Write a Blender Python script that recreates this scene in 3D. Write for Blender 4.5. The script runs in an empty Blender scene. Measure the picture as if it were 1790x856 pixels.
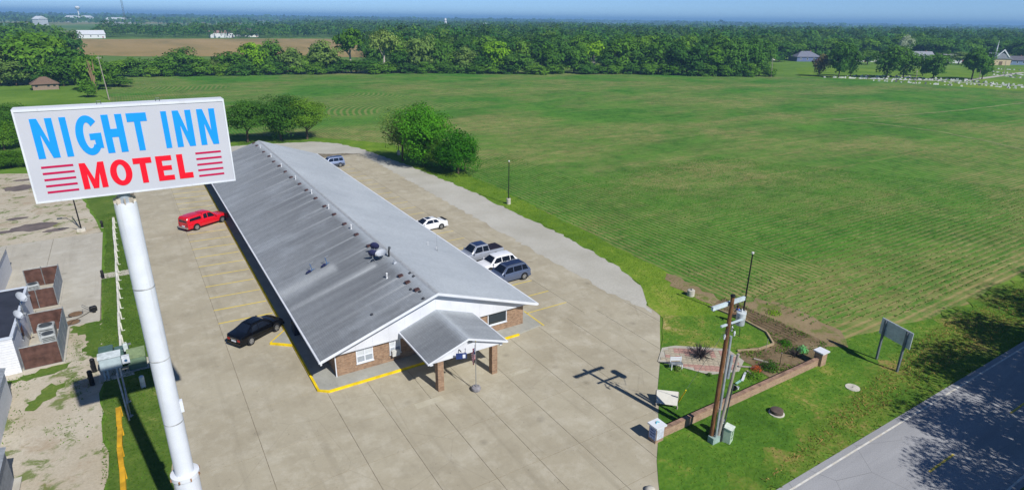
import bpy, bmesh, math, random
import numpy as np
from mathutils import Vector, Matrix

random.seed(7)
RNG = np.random.default_rng(7)
scene = bpy.context.scene
COL = scene.collection
R = math.radians

# ------------------------------------------------------------------ camera
# World frame: X runs along the motel's front, Y along its length, Z up, metres;
# the origin is on the ground below the front left corner of the motel's eaves.
cam_data = bpy.data.cameras.new('camera')
cam_data.sensor_width = 36.0
cam_data.lens = 36.0 * 1054.56 / 1790.0
cam_data.clip_start = 0.5
cam_data.clip_end = 60000.0
cam = bpy.data.objects.new('camera', cam_data)
COL.objects.link(cam)
CAM = Vector((-8.325, -38.368, 25.0))
cam.matrix_world = (Matrix.Translation(CAM) @ Matrix.Rotation(R(-32.182), 4, 'Z')
                    @ Matrix.Rotation(R(90 - 20.53), 4, 'X') @ Matrix.Rotation(R(0.747), 4, 'Z'))
scene.camera = cam

# ------------------------------------------------------------------ sky, sun, exposure
SUN_EL, SUN_AZ = R(43.3), R(-80.7)          # azimuth counted from +X
SUN_DIR = Vector((math.cos(SUN_EL) * math.cos(SUN_AZ), math.cos(SUN_EL) * math.sin(SUN_AZ), math.sin(SUN_EL)))
world = bpy.data.worlds.new('World')
scene.world = world
world.use_nodes = True
wn = world.node_tree
wn.nodes.clear()
w_out = wn.nodes.new('ShaderNodeOutputWorld')
w_bg = wn.nodes.new('ShaderNodeBackground')
w_sky = wn.nodes.new('ShaderNodeTexSky')
w_sky.sky_type = 'NISHITA'
w_sky.sun_disc = False
w_sky.sun_elevation = SUN_EL
w_sky.sun_rotation = math.atan2(SUN_DIR.x, SUN_DIR.y)
w_sky.altitude = 200
w_sky.air_density = 0.5
w_sky.dust_density = 0.0
w_sky.ozone_density = 8.0
w_bg.inputs['Strength'].default_value = 0.10
wn.links.new(w_sky.outputs[0], w_bg.inputs['Color'])
wn.links.new(w_bg.outputs[0], w_out.inputs['Surface'])

sun_data = bpy.data.lights.new('sun', 'SUN')
sun_data.energy = 4.8
sun_data.angle = R(0.5)
sun_data.color = (1.0, 0.965, 0.91)
sun = bpy.data.objects.new('sun', sun_data)
COL.objects.link(sun)
sun.rotation_euler = SUN_DIR.to_track_quat('Z', 'Y').to_euler()
sun.location = (0, 0, 60)

scene.view_settings.view_transform = 'Standard'
scene.view_settings.look = 'None'
scene.view_settings.gamma = 1.0
scene.view_settings.exposure = 0.2
scene.view_settings.use_curve_mapping = False
scene.cycles.max_bounces = 6
scene.cycles.transparent_max_bounces = 6
scene.cycles.volume_bounces = 0
scene.cycles.use_denoising = True

# ------------------------------------------------------------------ materials
def S(r, g, b):
    f = lambda c: (c / 255) / 12.92 if c / 255 <= 0.04045 else (((c / 255) + 0.055) / 1.055) ** 2.4
    return (f(r), f(g), f(b), 1.0)

class NT:
    """tiny wrapper for building node trees"""
    def __init__(s, name):
        s.m = bpy.data.materials.new(name)
        s.m.use_nodes = True
        s.t = s.m.node_tree
        s.t.nodes.clear()
        s.out = s.t.nodes.new('ShaderNodeOutputMaterial')
    def n(s, typ, **kw):
        nd = s.t.nodes.new('ShaderNode' + typ)
        for k, v in kw.items():
            if k.startswith('i_'):
                nd.inputs[k[2:].replace('_', ' ')].default_value = v
            else:
                setattr(nd, k, v)
        return nd
    def link(s, a, b):
        s.t.links.new(a, b)
    def pos(s, obj=False):
        if obj:
            return s.n('TexCoord').outputs['Object']
        return s.n('NewGeometry').outputs['Position']
    def mapping(s, vec, scale=(1, 1, 1), loc=(0, 0, 0), rot=(0, 0, 0)):
        mp = s.n('Mapping')
        mp.inputs['Scale'].default_value = scale
        mp.inputs['Location'].default_value = loc
        mp.inputs['Rotation'].default_value = rot
        s.link(vec, mp.inputs['Vector'])
        return mp.outputs[0]
    def noise(s, vec, scale, detail=4, rough=0.55, dist=0.0):
        nz = s.n('TexNoise')
        nz.inputs['Scale'].default_value = scale
        nz.inputs['Detail'].default_value = detail
        nz.inputs['Roughness'].default_value = rough
        nz.inputs['Distortion'].default_value = dist
        s.link(vec, nz.inputs['Vector'])
        return nz.outputs['Fac']
    def ramp(s, fac, stops):
        r = s.n('ValToRGB')
        e = r.color_ramp.elements
        while len(e) < len(stops):
            e.new(0.5)
        for el, (p, c) in zip(e, stops):
            el.position = p
            el.color = c if len(c) == 4 else (*c, 1)
        s.link(fac, r.inputs['Fac'])
        return r.outputs['Color']
    def fr(s, fac, a, b):
        """map a..b of fac to 0..1"""
        m = s.n('MapRange')
        m.inputs['From Min'].default_value = a
        m.inputs['From Max'].default_value = b
        s.link(fac, m.inputs['Value'])
        return m.outputs['Result']
    def math(s, op, a, b=None, clamp=False):
        m = s.n('Math', operation=op)
        m.use_clamp = clamp
        for i, v in enumerate((a, b)):
            if v is None:
                continue
            if isinstance(v, (int, float)):
                m.inputs[i].default_value = v
            else:
                s.link(v, m.inputs[i])
        return m.outputs[0]
    def mix(s, fac, a, b, mode='MIX'):
        m = s.n('MixRGB', blend_type=mode)
        for nm, v in (('Fac', fac), ('Color1', a), ('Color2', b)):
            if isinstance(v, (int, float, tuple)):
                m.inputs[nm].default_value = v
            else:
                s.link(v, m.inputs[nm])
        return m.outputs[0]
    def bump(s, h, strength=0.3, dist=0.05):
        b = s.n('Bump')
        b.inputs['Strength'].default_value = strength
        b.inputs['Distance'].default_value = dist
        s.link(h, b.inputs['Height'])
        return b.outputs[0]
    def bsdf(s, col, rough=0.8, metal=0.0, spec=0.3, normal=None, coat=0.0):
        p = s.n('BsdfPrincipled')
        if isinstance(col, tuple):
            p.inputs['Base Color'].default_value = col
        else:
            s.link(col, p.inputs['Base Color'])
        if isinstance(rough, (int, float)):
            p.inputs['Roughness'].default_value = rough
        else:
            s.link(rough, p.inputs['Roughness'])
        p.inputs['Metallic'].default_value = metal
        p.inputs['Specular IOR Level'].default_value = spec
        p.inputs['Coat Weight'].default_value = coat
        if normal is not None:
            s.link(normal, p.inputs['Normal'])
        s.link(p.outputs[0], s.out.inputs['Surface'])
        return p

MATS = {}
def plain(name, col, rough=0.7, metal=0.0, spec=0.3, var=0.12, scale=3.0, coat=0.0, bump=0.0):
    """a flat colour broken up by fine dirt noise"""
    if name in MATS:
        return MATS[name]
    t = NT(name)
    p = t.pos(True)
    a = t.noise(p, scale, 5)
    dark = tuple(c * (1 - var * 2.2) for c in col[:3]) + (1,)
    lite = tuple(min(1, c * (1 + var)) for c in col[:3]) + (1,)
    c = t.mix(t.fr(a, 0.35, 0.68), dark, lite)
    nb = t.bump(t.noise(p, scale * 12, 3), bump, 0.02) if bump else None
    t.bsdf(c, rough, metal, spec, nb, coat)
    MATS[name] = t.m
    return t.m

def concrete_mat(name, base, stain, pale, joint_dirt=True):
    t = NT(name)
    p = t.pos()
    big = t.noise(p, 0.11, 6, 0.65, 0.15)
    mid = t.noise(p, 0.55, 6, 0.72, 0.1)
    fine = t.noise(p, 9.0, 4, 0.7)
    c = t.mix(t.fr(big, 0.32, 0.68), stain, base)
    c = t.mix(t.math('MULTIPLY', t.fr(mid, 0.48, 0.66), 0.6), c, pale)
    blotch = t.noise(t.mapping(p, (1, 1, 1), (5, 17, 0)), 0.27, 7, 0.75, 0.1)
    c = t.mix(t.math('MULTIPLY', t.fr(blotch, 0.49, 0.64), 0.55), c, tuple(x * 0.82 for x in stain[:3]) + (1,))
    dk = t.noise(t.mapping(p, (0.8, 0.35, 1), (31, 7, 0)), 0.5, 6, 0.75, 0.2)
    c = t.mix(t.math('MULTIPLY', t.fr(dk, 0.55, 0.8), 0.5), c, tuple(x * 0.55 for x in stain[:3]) + (1,))
    oi = t.n('ObjectInfo').outputs['Random']
    c = t.mix(t.math('MULTIPLY', oi, 0.22), c, tuple(x * 0.8 for x in stain[:3]) + (1,))
    c = t.mix(t.math('MULTIPLY', t.fr(fine, 0.3, 0.7), 0.3), c, tuple(x * 0.72 for x in base[:3]) + (1,))
    spk = t.noise(p, 3.2, 2, 0.8)
    c = t.mix(t.math('MULTIPLY', t.fr(spk, 0.68, 0.74), 0.35), c, S(70, 66, 58))
    # oil drips
    vo = t.n('TexVoronoi')
    vo.inputs['Scale'].default_value = 0.42
    t.link(p, vo.inputs['Vector'])
    sc_ = t.n('SeparateColor')
    t.link(vo.outputs['Color'], sc_.inputs[0])
    drip = t.math('MULTIPLY', t.fr(t.math('ADD', vo.outputs['Distance'], t.math('MULTIPLY', fine, 0.12)), 0.22, 0.08), t.math('GREATER_THAN', sc_.outputs[0], 0.62))
    c = t.mix(t.math('MULTIPLY', drip, 0.32, True), c, S(78, 73, 64))
    # tyre-worn lanes along the drive
    lane = t.noise(t.mapping(p, (1.6, 0.07, 1), (2, 9, 0)), 0.8, 4, 0.6)
    c = t.mix(t.math('MULTIPLY', t.fr(lane, 0.56, 0.72), 0.25), c, tuple(x * 0.6 for x in stain[:3]) + (1,))
    # hairline cracks
    vor = t.n('TexVoronoi', feature='DISTANCE_TO_EDGE')
    vor.inputs['Scale'].default_value = 0.16
    wob = t.mix(0.12, p, t.n('TexNoise', i_Scale=0.8).outputs['Color'], 'ADD')
    t.link(wob, vor.inputs['Vector'])
    crack = t.fr(vor.outputs['Distance'], 0.0055, 0.002)
    crack = t.math('MULTIPLY', crack, t.fr(t.noise(p, 0.05, 2), 0.5, 0.56))
    crack = t.math('MULTIPLY', crack, 0.13, True)
    c = t.mix(crack, c, S(78, 72, 62))
    t.bsdf(c, 0.9, 0, 0.2, t.bump(fine, 0.25, 0.02))
    return t.m

def ground_mat(name, stops, scales=(0.05, 0.4, 3.0), bump=0.5, bdist=0.15, extra=None):
    """grass-like ground: colour from three noise octaves"""
    t = NT(name)
    p = t.pos()
    a = t.noise(p, scales[0], 5, 0.6, 0.5)
    b = t.noise(p, scales[1], 5, 0.65, 0.4)
    c = t.noise(p, scales[2], 4, 0.75)
    f = t.math('ADD', t.math('MULTIPLY', a, 0.45), t.math('ADD', t.math('MULTIPLY', b, 0.35), t.math('MULTIPLY', c, 0.3)))
    f = t.fr(f, 0.40, 0.70)
    col = t.ramp(f, stops)
    f2 = t.noise(p, scales[2] * 4, 3, 0.8)
    col = t.mix(t.math('MULTIPLY', t.fr(f2, 0.35, 0.7), 0.35), col, (0.02, 0.035, 0.008, 1))
    if extra:
        col = extra(t, p, col)
    t.bsdf(col, 0.95, 0, 0.1, t.bump(c, bump, bdist))
    return t.m

CONC = concrete_mat('concrete', S(177, 170, 150), S(158, 149, 128), S(193, 187, 170))
CONC_GREY = concrete_mat('concrete_grey', S(184, 180, 168), S(168, 162, 148), S(198, 196, 186))
WALK = concrete_mat('walkway_concrete', S(166, 166, 158), S(150, 150, 142), S(180, 180, 172))
JOINT = plain('joint_dirt', S(128, 119, 101), 0.95, var=0.25, scale=2)

LAWN = ground_mat('lawn_grass', [(0.0, S(56, 92, 28)), (0.35, S(74, 114, 34)), (0.6, S(94, 130, 42)), (0.8, S(130, 138, 62)), (0.97, S(176, 160, 106))])
VERGE = ground_mat('verge_grass', [(0.0, S(72, 106, 28)), (0.4, S(94, 128, 34)), (0.75, S(116, 144, 44)), (1.0, S(150, 156, 72))])
STRIPG = ground_mat('strip_grass', [(0.0, S(60, 86, 32)), (0.45, S(80, 108, 40)), (0.8, S(104, 124, 54)), (1.0, S(154, 146, 92))])
PASTURE = ground_mat('pasture_grass', [(0.0, S(76, 110, 36)), (0.5, S(96, 130, 44)), (1.0, S(122, 148, 60))], (0.02, 0.1, 1.0), 0.2)
DITCH = ground_mat('ditch_weeds', [(0.0, S(58, 92, 28)), (0.35, S(80, 116, 36)), (0.6, S(106, 128, 48)), (0.8, S(146, 132, 76)), (1.0, S(156, 120, 80))], (0.09, 0.35, 2.5))
def far_extra(t, p, col):
    v = t.n('TexVoronoi')
    v.inputs['Scale'].default_value = 0.0026
    t.link(p, v.inputs['Vector'])
    sep = t.n('SeparateColor')
    t.link(v.outputs['Color'], sep.inputs[0])
    patch = t.ramp(sep.outputs[0], [(0.0, S(70, 100, 40)), (0.35, S(84, 118, 46)), (0.55, S(120, 132, 70)), (0.75, S(150, 138, 96)), (1.0, S(96, 124, 56))])
    return t.mix(0.7, col, patch)
FAR = ground_mat('far_farmland', [(0.0, S(60, 92, 34)), (0.5, S(84, 116, 44)), (1.0, S(120, 130, 70))], (0.004, 0.02, 0.1), 0.1, extra=far_extra)
SOIL = ground_mat('garden_soil', [(0.0, S(96, 80, 60)), (0.5, S(128, 110, 86)), (1.0, S(162, 146, 118))], (0.1, 0.6, 4.0), 0.6)
DIRT = None
def make_gravel(name, pale, dark, weeds):
    t = NT(name)
    p = t.pos()
    a = t.noise(p, 0.12, 5, 0.6)
    b = t.noise(p, 6.0, 4, 0.8)
    c = t.mix(t.fr(a, 0.35, 0.65), dark, pale)
    c = t.mix(t.math('MULTIPLY', t.fr(b, 0.4, 0.75), 0.5), c, tuple(x * 0.6 for x in dark[:3]) + (1,))
    if weeds:
        w = t.noise(p, 0.55, 6, 0.72, 0.3)
        c = t.mix(t.math('MULTIPLY', t.fr(w, 0.53, 0.61), 0.85), c, S(92, 110, 44))
        d = t.noise(t.mapping(p, loc=(9, 3, 0)), 0.3, 5, 0.7)
        c = t.mix(t.math('MULTIPLY', t.fr(d, 0.55, 0.7), 0.5), c, S(138, 112, 80))
    t.bsdf(c, 0.95, 0, 0.15, t.bump(b, 0.5, 0.04))
    return t.m
GRAVEL = make_gravel('gravel', S(184, 182, 173), S(166, 163, 152), False)
DIRT = make_gravel('gravel_and_weeds', S(190, 183, 167), S(170, 159, 138), True)

HOLLOWS = [(45, 143, 13, 26), (63, 150, 12, 30), (78, 131, 13, 6), (4, 214, 26, 10)]
def field_mat():
    """young row crop: plant rows over tan soil, thin in patches"""
    t = NT('row_crop')
    p = t.pos()
    sx = t.n('SeparateXYZ')
    t.link(p, sx.inputs[0])
    X, Y = sx.outputs[0], sx.outputs[1]
    wob = t.math('MULTIPLY', t.math('SUBTRACT', t.noise(p, 0.03, 2), 0.5), 1.6)
    # headland: rows along Y for X < 53 and Y > -6, otherwise rows along X
    head = t.math('MULTIPLY', t.math('LESS_THAN', X, 53.0), t.math('GREATER_THAN', Y, -6.0))
    # contour planting in the far hollow: curved rows in a few thin patches
    far = None
    for cx, cy, rx, ry in HOLLOWS:
        dx = t.math('DIVIDE', t.math('SUBTRACT', X, cx), rx)
        dy = t.math('DIVIDE', t.math('SUBTRACT', Y, cy), ry)
        r2 = t.math('ADD', t.math('MULTIPLY', dx, dx), t.math('MULTIPLY', dy, dy))
        e = t.fr(t.math('ADD', r2, t.math('MULTIPLY', t.noise(p, 0.06, 3), 1.2)), 1.75, 1.25)
        e = t.math('MAXIMUM', t.math('MINIMUM', e, 1.0), 0.0)
        far = e if far is None else t.math('MAXIMUM', far, e)
    xr = t.math('SUBTRACT', t.math('MULTIPLY', X, 0.846), t.math('MULTIPLY', Y, 0.533))
    yr = t.math('ADD', t.math('MULTIPLY', X, 0.533), t.math('MULTIPLY', Y, 0.846))
    contour = t.math('ADD', xr, t.math('MULTIPLY', t.math('SINE', t.math('MULTIPLY', yr, 0.10)), 4.0))
    c0 = t.math('ADD', t.math('MULTIPLY', X, head), t.math('MULTIPLY', Y, t.math('SUBTRACT', 1.0, head)))
    coord = t.math('ADD', t.math('MULTIPLY', c0, t.math('SUBTRACT', 1.0, far)), t.math('MULTIPLY', contour, far))
    coord = t.math('ADD', coord, t.math('MULTIPLY', wob, 0.35))
    period = t.math('ADD', 0.762, t.math('MULTIPLY', far, 0.95))
    ph = t.math('MULTIPLY', t.math('DIVIDE', coord, period), 2 * math.pi)
    row = t.fr(t.math('SINE', ph), -0.55, 0.75)
    cover = t.noise(t.mapping(p, (1.0, 1.0, 1.0), (13, 5, 0), (0, 0, 0.35)), 0.028, 8, 0.68, 0.6)
    streak = t.noise(t.mapping(p, (0.35, 1.6, 1), (3, 1, 0), (0, 0, -0.5)), 0.022, 5, 0.6, 0.7)
    cv = t.math('ADD', t.math('MULTIPLY', cover, 0.55), t.math('MULTIPLY', streak, 0.45))
    line = t.noise(t.mapping(p, (0.02, 1.1, 1), (7, 2, 0), (0, 0, 0.02)), 0.55, 5, 0.7, 0.25)
    cv = t.math('ADD', cv, t.math('MULTIPLY', t.fr(line, 0.5, 0.72), 0.10))
    grit = t.math('ADD', t.math('MULTIPLY', t.noise(t.mapping(p, (0.5, 1.4, 1)), 0.35, 5, 0.75), 0.5), t.math('MULTIPLY', t.noise(p, 1.6, 4, 0.8), 0.5))
    thin = t.math('MULTIPLY', t.fr(cv, 0.44, 0.58), t.fr(grit, 0.40, 0.54), True)
    thin = t.math('MAXIMUM', thin, t.math('MULTIPLY', far, 0.55))
    near = t.fr(t.math('ADD', X, Y), 240, 60)
    fine = t.noise(p, 2.2, 4, 0.8)
    green = t.ramp(t.noise(p, 0.06, 4, 0.6), [(0.25, S(44, 94, 26)), (0.5, S(58, 115, 31)), (0.75, S(80, 133, 40))])
    green = t.mix(t.math('MULTIPLY', t.fr(fine, 0.4, 0.7), 0.4), green, S(42, 70, 24))
    clump = t.noise(p, 0.33, 7, 0.8)
    green = t.mix(t.math('MULTIPLY', t.fr(clump, 0.42, 0.62), 0.5, True), green, S(92, 132, 50))
    green = t.mix(t.math('MULTIPLY', t.fr(clump, 0.5, 0.36), 0.5, True), green, S(40, 74, 24))
    soil = t.ramp(t.noise(p, 0.3, 4, 0.7), [(0.3, S(122, 114, 70)), (0.7, S(156, 144, 98))])
    amt = t.math('MULTIPLY', row, t.math('ADD', t.math('MULTIPLY', t.math('MULTIPLY', near, 0.62), t.fr(t.noise(p, 0.9, 5, 0.8), 0.3, 0.62)), t.math('MULTIPLY', thin, 0.75)), True)
    amt = t.math('MAXIMUM', amt, t.math('MULTIPLY', t.math('MULTIPLY', thin, 0.62), t.math('SUBTRACT', 1.0, t.math('MULTIPLY', far, 0.8))))
    col = t.mix(amt, green, soil)
    t.bsdf(col, 0.95, 0, 0.1, t.bump(t.math('SUBTRACT', 1.0, row), 0.2, 0.08))
    return t.m
FIELD = field_mat()
def bare_field_mat():
    t = NT('bare_field')
    p = t.pos()
    a = t.noise(t.mapping(p, (1, 0.25, 1)), 0.02, 6, 0.65, 0.4)
    b = t.noise(p, 0.4, 4, 0.7)
    c = t.ramp(a, [(0.3, S(122, 112, 66)), (0.5, S(150, 130, 84)), (0.7, S(166, 142, 96))])
    c = t.mix(t.math('MULTIPLY', t.fr(b, 0.4, 0.7), 0.3), c, S(110, 92, 58))
    t.bsdf(c, 0.95, 0, 0.1)
    return t.m
BARE = bare_field_mat()

def asphalt_mat():
    t = NT('asphalt')
    p = t.pos()
    a = t.noise(t.mapping(p, (0.15, 1.0, 1)), 0.5, 5, 0.65)
    b = t.noise(p, 14.0, 3, 0.8)
    c = t.ramp(a, [(0.3, S(144, 145, 148)), (0.7, S(166, 167, 170))])
    c = t.mix(t.math('MULTIPLY', t.fr(b, 0.35, 0.7), 0.35), c, S(86, 85, 84))
    vor = t.n('TexVoronoi', feature='DISTANCE_TO_EDGE')
    vor.inputs['Scale'].default_value = 0.28
    t.link(t.mix(0.3, p, t.n('TexNoise', i_Scale=0.6).outputs['Color'], 'ADD'), vor.inputs['Vector'])
    crack = t.math('MULTIPLY', t.math('MULTIPLY', t.fr(vor.outputs['Distance'], 0.008, 0.003), t.fr(t.noise(p, 0.1, 2), 0.48, 0.55)), 0.3, True)
    c = t.mix(crack, c, S(70, 68, 66))
    t.bsdf(c, 0.85, 0, 0.25, t.bump(b, 0.3, 0.02))
    return t.m
ASPHALT = asphalt_mat()

def shingle_mat():
    """grey roof shingles; the dirty slope carries an attribute 'clean' (washed streaks below the vents)"""
    t = NT('roof_shingles')
    p = t.pos()
    at = t.n('Attribute', attribute_name='weather')
    sep = t.n('SeparateColor')
    t.link(at.outputs['Color'], sep.inputs[0])
    dirty, washed = sep.outputs[0], sep.outputs[1]
    br = t.n('TexBrick')
    br.inputs['Scale'].default_value = 1.0
    br.inputs['Brick Width'].default_value = 0.33
    br.inputs['Row Height'].default_value = 0.15
    br.inputs['Mortar Size'].default_value = 0.008
    br.inputs['Color1'].default_value = (0.9, 0.9, 0.9, 1)
    br.inputs['Color2'].default_value = (1, 1, 1, 1)
    br.inputs['Mortar'].default_value = (0.68, 0.68, 0.68, 1)
    t.link(t.mapping(p, (1, 1, 1), (0, 0, 0), (0, 0, R(90))), br.inputs['Vector'])
    st = t.noise(t.mapping(p, (0.07, 1.5, 0.07)), 1.1, 5, 0.6, 0.0)
    blot = t.noise(p, 0.16, 5, 0.6)
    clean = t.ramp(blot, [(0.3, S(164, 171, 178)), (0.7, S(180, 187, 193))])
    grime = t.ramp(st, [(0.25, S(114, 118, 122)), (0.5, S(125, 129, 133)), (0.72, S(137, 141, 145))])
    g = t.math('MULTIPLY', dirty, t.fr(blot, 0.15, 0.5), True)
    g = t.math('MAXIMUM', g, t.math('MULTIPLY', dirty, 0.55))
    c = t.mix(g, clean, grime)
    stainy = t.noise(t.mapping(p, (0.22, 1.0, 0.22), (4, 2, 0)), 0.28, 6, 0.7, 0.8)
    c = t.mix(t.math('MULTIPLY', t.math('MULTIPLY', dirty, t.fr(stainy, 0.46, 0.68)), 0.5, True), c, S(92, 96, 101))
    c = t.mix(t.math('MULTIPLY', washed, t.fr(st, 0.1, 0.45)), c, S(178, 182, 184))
    c = t.mix(1.0, c, br.outputs['Color'], 'MULTIPLY')
    t.bsdf(c, 0.9, 0, 0.15, t.bump(br.outputs['Fac'], 0.3, -0.01))
    return t.m
SHINGLE = shingle_mat()

def brick_mat(name, c1, c2, mortar, scale=1.0, axis='x'):
    t = NT(name)
    p = t.pos(True)
    sp = t.n('SeparateXYZ')
    t.link(p, sp.inputs[0])
    cb = t.n('CombineXYZ')
    t.link(t.math('ADD', sp.outputs[0], sp.outputs[1]), cb.inputs[0])
    t.link(sp.outputs[2], cb.inputs[1])
    br = t.n('TexBrick')
    br.inputs['Scale'].default_value = scale
    br.inputs['Brick Width'].default_value = 0.22
    br.inputs['Row Height'].default_value = 0.075
    br.inputs['Mortar Size'].default_value = 0.011
    br.inputs['Color1'].default_value = c1
    br.inputs['Color2'].default_value = c2
    br.inputs['Mortar'].default_value = mortar
    t.link(cb.outputs[0], br.inputs['Vector'])
    n1 = t.noise(p, 2.6, 5, 0.7)
    c = t.mix(t.math('MULTIPLY', t.fr(n1, 0.4, 0.7), 0.45), br.outputs['Color'], tuple(x * 0.55 for x in c1[:3]) + (1,))
    n2 = t.noise(cb.outputs[0], 9, 2, 0.9)
    c = t.mix(t.math('MULTIPLY', t.fr(n2, 0.55, 0.75), 0.5), c, tuple(min(1, x * 1.6) for x in c2[:3]) + (1,))
    t.bsdf(c, 0.9, 0, 0.15, t.bump(br.outputs['Fac'], 0.5, -0.012))
    return t.m
BRICK = brick_mat('brown_brick', S(122, 92, 72), S(164, 130, 102), S(162, 148, 128))
BRICK2 = brick_mat('tan_brick', S(146, 114, 92), S(172, 140, 114), S(170, 158, 140))

WHITE = plain('white_paint', S(212, 216, 222), 0.55, var=0.05, scale=0.8)
SIDING = plain('white_siding', S(210, 213, 219), 0.6, var=0.05, scale=0.5)
TRIM = plain('white_trim', S(196, 203, 213), 0.5, var=0.05)
SIGNFACE = plain('sign_face', S(186, 188, 198), 0.35, var=0.015, spec=0.4, scale=0.7)
SIGNBLUE = plain('sign_blue', S(24, 146, 236), 0.4, var=0.02)
SIGNRED = plain('sign_red', S(224, 20, 44), 0.4, var=0.02)
SIGNWINE = plain('sign_wine', S(184, 16, 76), 0.4, var=0.02)
def pole_mat():
    t = NT('pole_white')
    p = t.pos(True)
    st = t.noise(t.mapping(p, (3.2, 3.2, 0.12)), 1.6, 5, 0.7)
    bl = t.noise(p, 0.7, 5, 0.7)
    c = t.ramp(bl, [(0.3, S(198, 203, 212)), (0.7, S(216, 220, 227))])
    c = t.mix(t.math('MULTIPLY', t.fr(st, 0.56, 0.72), 0.4), c, S(168, 166, 160))
    sp = t.noise(p, 5.0, 3, 0.9)
    c = t.mix(t.math('MULTIPLY', t.fr(sp, 0.72, 0.76), 0.6), c, S(150, 120, 92))
    t.bsdf(c, 0.5, 0, 0.35)
    return t.m
POLEWHITE = pole_mat()
GALV = plain('galvanised_steel', S(160, 166, 170), 0.45, 0.6, var=0.15)
DKGALV = plain('dark_steel', S(88, 94, 98), 0.5, 0.4, var=0.2)
BLACK = plain('black_metal', S(30, 30, 32), 0.5, var=0.2)
YELLOW = plain('yellow_kerb_paint', S(232, 200, 20), 0.7, var=0.12, scale=1.6)
def worn_paint(name, col, worn=0.5):
    """road paint scuffed down to the surface below"""
    t = NT(name)
    p = t.pos()
    f = t.fr(t.noise(p, 2.0, 6, 0.8), 0.42, 0.62)
    big = t.fr(t.noise(p, 0.09, 3, 0.6), 0.35, 0.65)
    c = t.mix(t.math('MULTIPLY', t.math('ADD', t.math('MULTIPLY', f, 0.6), t.math('MULTIPLY', big, 0.4)), worn, True), col, S(164, 152, 126))
    t.bsdf(c, 0.85, 0, 0.2)
    return t.m
LINE = worn_paint('worn_yellow_line', S(216, 192, 72), 0.38)
LINE_FRESH = worn_paint('yellow_line', S(222, 196, 40), 0.4)
WLINE = worn_paint('worn_white_line', S(214, 214, 210), 0.7)
GLASSDK = plain('window_glass', S(42, 52, 60), 0.08, spec=0.6, var=0.05)
GLASSCAR = plain('car_glass', S(22, 28, 40), 0.06, spec=0.7, var=0.03)
RUBBER = plain('tyre_rubber', S(26, 26, 27), 0.85, var=0.1)
RIM = plain('wheel_rim', S(176, 178, 182), 0.3, 0.7, var=0.05)
CHROME = plain('chrome', S(200, 202, 206), 0.2, 0.9, var=0.03)
REDLENS = plain('red_lens', S(170, 14, 16), 0.25, spec=0.6, var=0.05)
CLEARLENS = plain('clear_lens', S(206, 212, 218), 0.15, spec=0.6, var=0.03)
PLATE = plain('licence_plate', S(216, 220, 226), 0.5, var=0.03)
WOODPOLE = None
def wood_mat(name, a, b, axis_scale=(6, 6, 0.35)):
    t = NT(name)
    p = t.pos(True)
    f = t.noise(t.mapping(p, axis_scale), 3.0, 6, 0.7, 0.4)
    c = t.ramp(f, [(0.3, a), (0.65, b)])
    t.bsdf(c, 0.85, 0, 0.2, t.bump(f, 0.4, 0.01))
    return t.m
WOODPOLE = wood_mat('pole_wood', S(64, 42, 30), S(136, 96, 64), (3, 3, 0.5))
GREYWOOD = wood_mat('weathered_wood', S(120, 112, 104), S(172, 164, 154))
EDGEWOOD = wood_mat('edging_wood', S(130, 112, 88), S(176, 158, 128), (0.4, 6, 6))
BARK = wood_mat('bark', S(56, 46, 36), S(104, 90, 74))
PALEBARK = wood_mat('pale_bark', S(150, 142, 128), S(200, 194, 182))
TERRA = plain('brown_fabric', S(92, 66, 58), 0.9, var=0.2, scale=2)
TEAL = plain('green_cabinet', S(104, 128, 104), 0.6, var=0.08)
DKTEAL = plain('dark_green_cabinet', S(76, 102, 98), 0.6, var=0.08)
BLUEGREY = plain('blue_grey_cabinet', S(170, 186, 190), 0.5, var=0.06)
DISHGREY = plain('dish_grey', S(176, 182, 190), 0.5, var=0.06)
DISHDARK = plain('dish_dark', S(44, 48, 84), 0.5, var=0.06)
ROOFDARK = plain('dark_membrane_roof', S(50, 54, 66), 0.8, var=0.15, scale=0.6)
CONCOBJ = plain('precast_concrete', S(190, 186, 174), 0.9, var=0.12, scale=2)
STONE = plain('gravestone', S(232, 232, 230), 0.8, var=0.1)
STONEDK = plain('dark_gravestone', S(120, 122, 126), 0.6, var=0.1)

def leaf_mat(name, dark, mid, light, trans=0.3):
    t = NT(name)
    oi = t.n('ObjectInfo').outputs['Random']
    p = t.pos()
    f = t.noise(p, 0.7, 3, 0.6)
    f2 = t.noise(p, 0.12, 2, 0.5)
    f = t.math('ADD', t.math('MULTIPLY', f, 0.55), t.math('ADD', t.math('MULTIPLY', f2, 0.25), t.math('MULTIPLY', oi, 0.35)))
    c = t.ramp(f, [(0.28, dark), (0.52, mid), (0.82, light)])
    at = t.n('Attribute', attribute_name='tint')
    c = t.mix(1.0, c, at.outputs['Color'], 'MULTIPLY')
    d = t.n('BsdfDiffuse')
    tr = t.n('BsdfTranslucent')
    t.link(c, d.inputs['Color'])
    t.link(t.mix(1.0, c, (1.1, 1.15, 0.5, 1), 'MULTIPLY'), tr.inputs['Color'])
    mx = t.n('MixShader')
    mx.inputs[0].default_value = trans
    t.link(d.outputs[0], mx.inputs[1])
    t.link(tr.outputs[0], mx.inputs[2])
    t.link(mx.outputs[0], t.out.inputs['Surface'])
    return t.m
LEAF = leaf_mat('leaves_mid_green', S(62, 98, 30), S(84, 126, 38), S(112, 148, 48))
LEAFDK = leaf_mat('leaves_dark_green', S(52, 88, 34), S(68, 110, 40), S(90, 130, 48))
LEAFYEL = leaf_mat('leaves_yellow_green', S(96, 138, 26), S(124, 168, 34), S(150, 186, 44))
LEAFBRIGHT = leaf_mat('leaves_bright_green', S(48, 98, 22), S(66, 126, 28), S(94, 154, 36))
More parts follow.
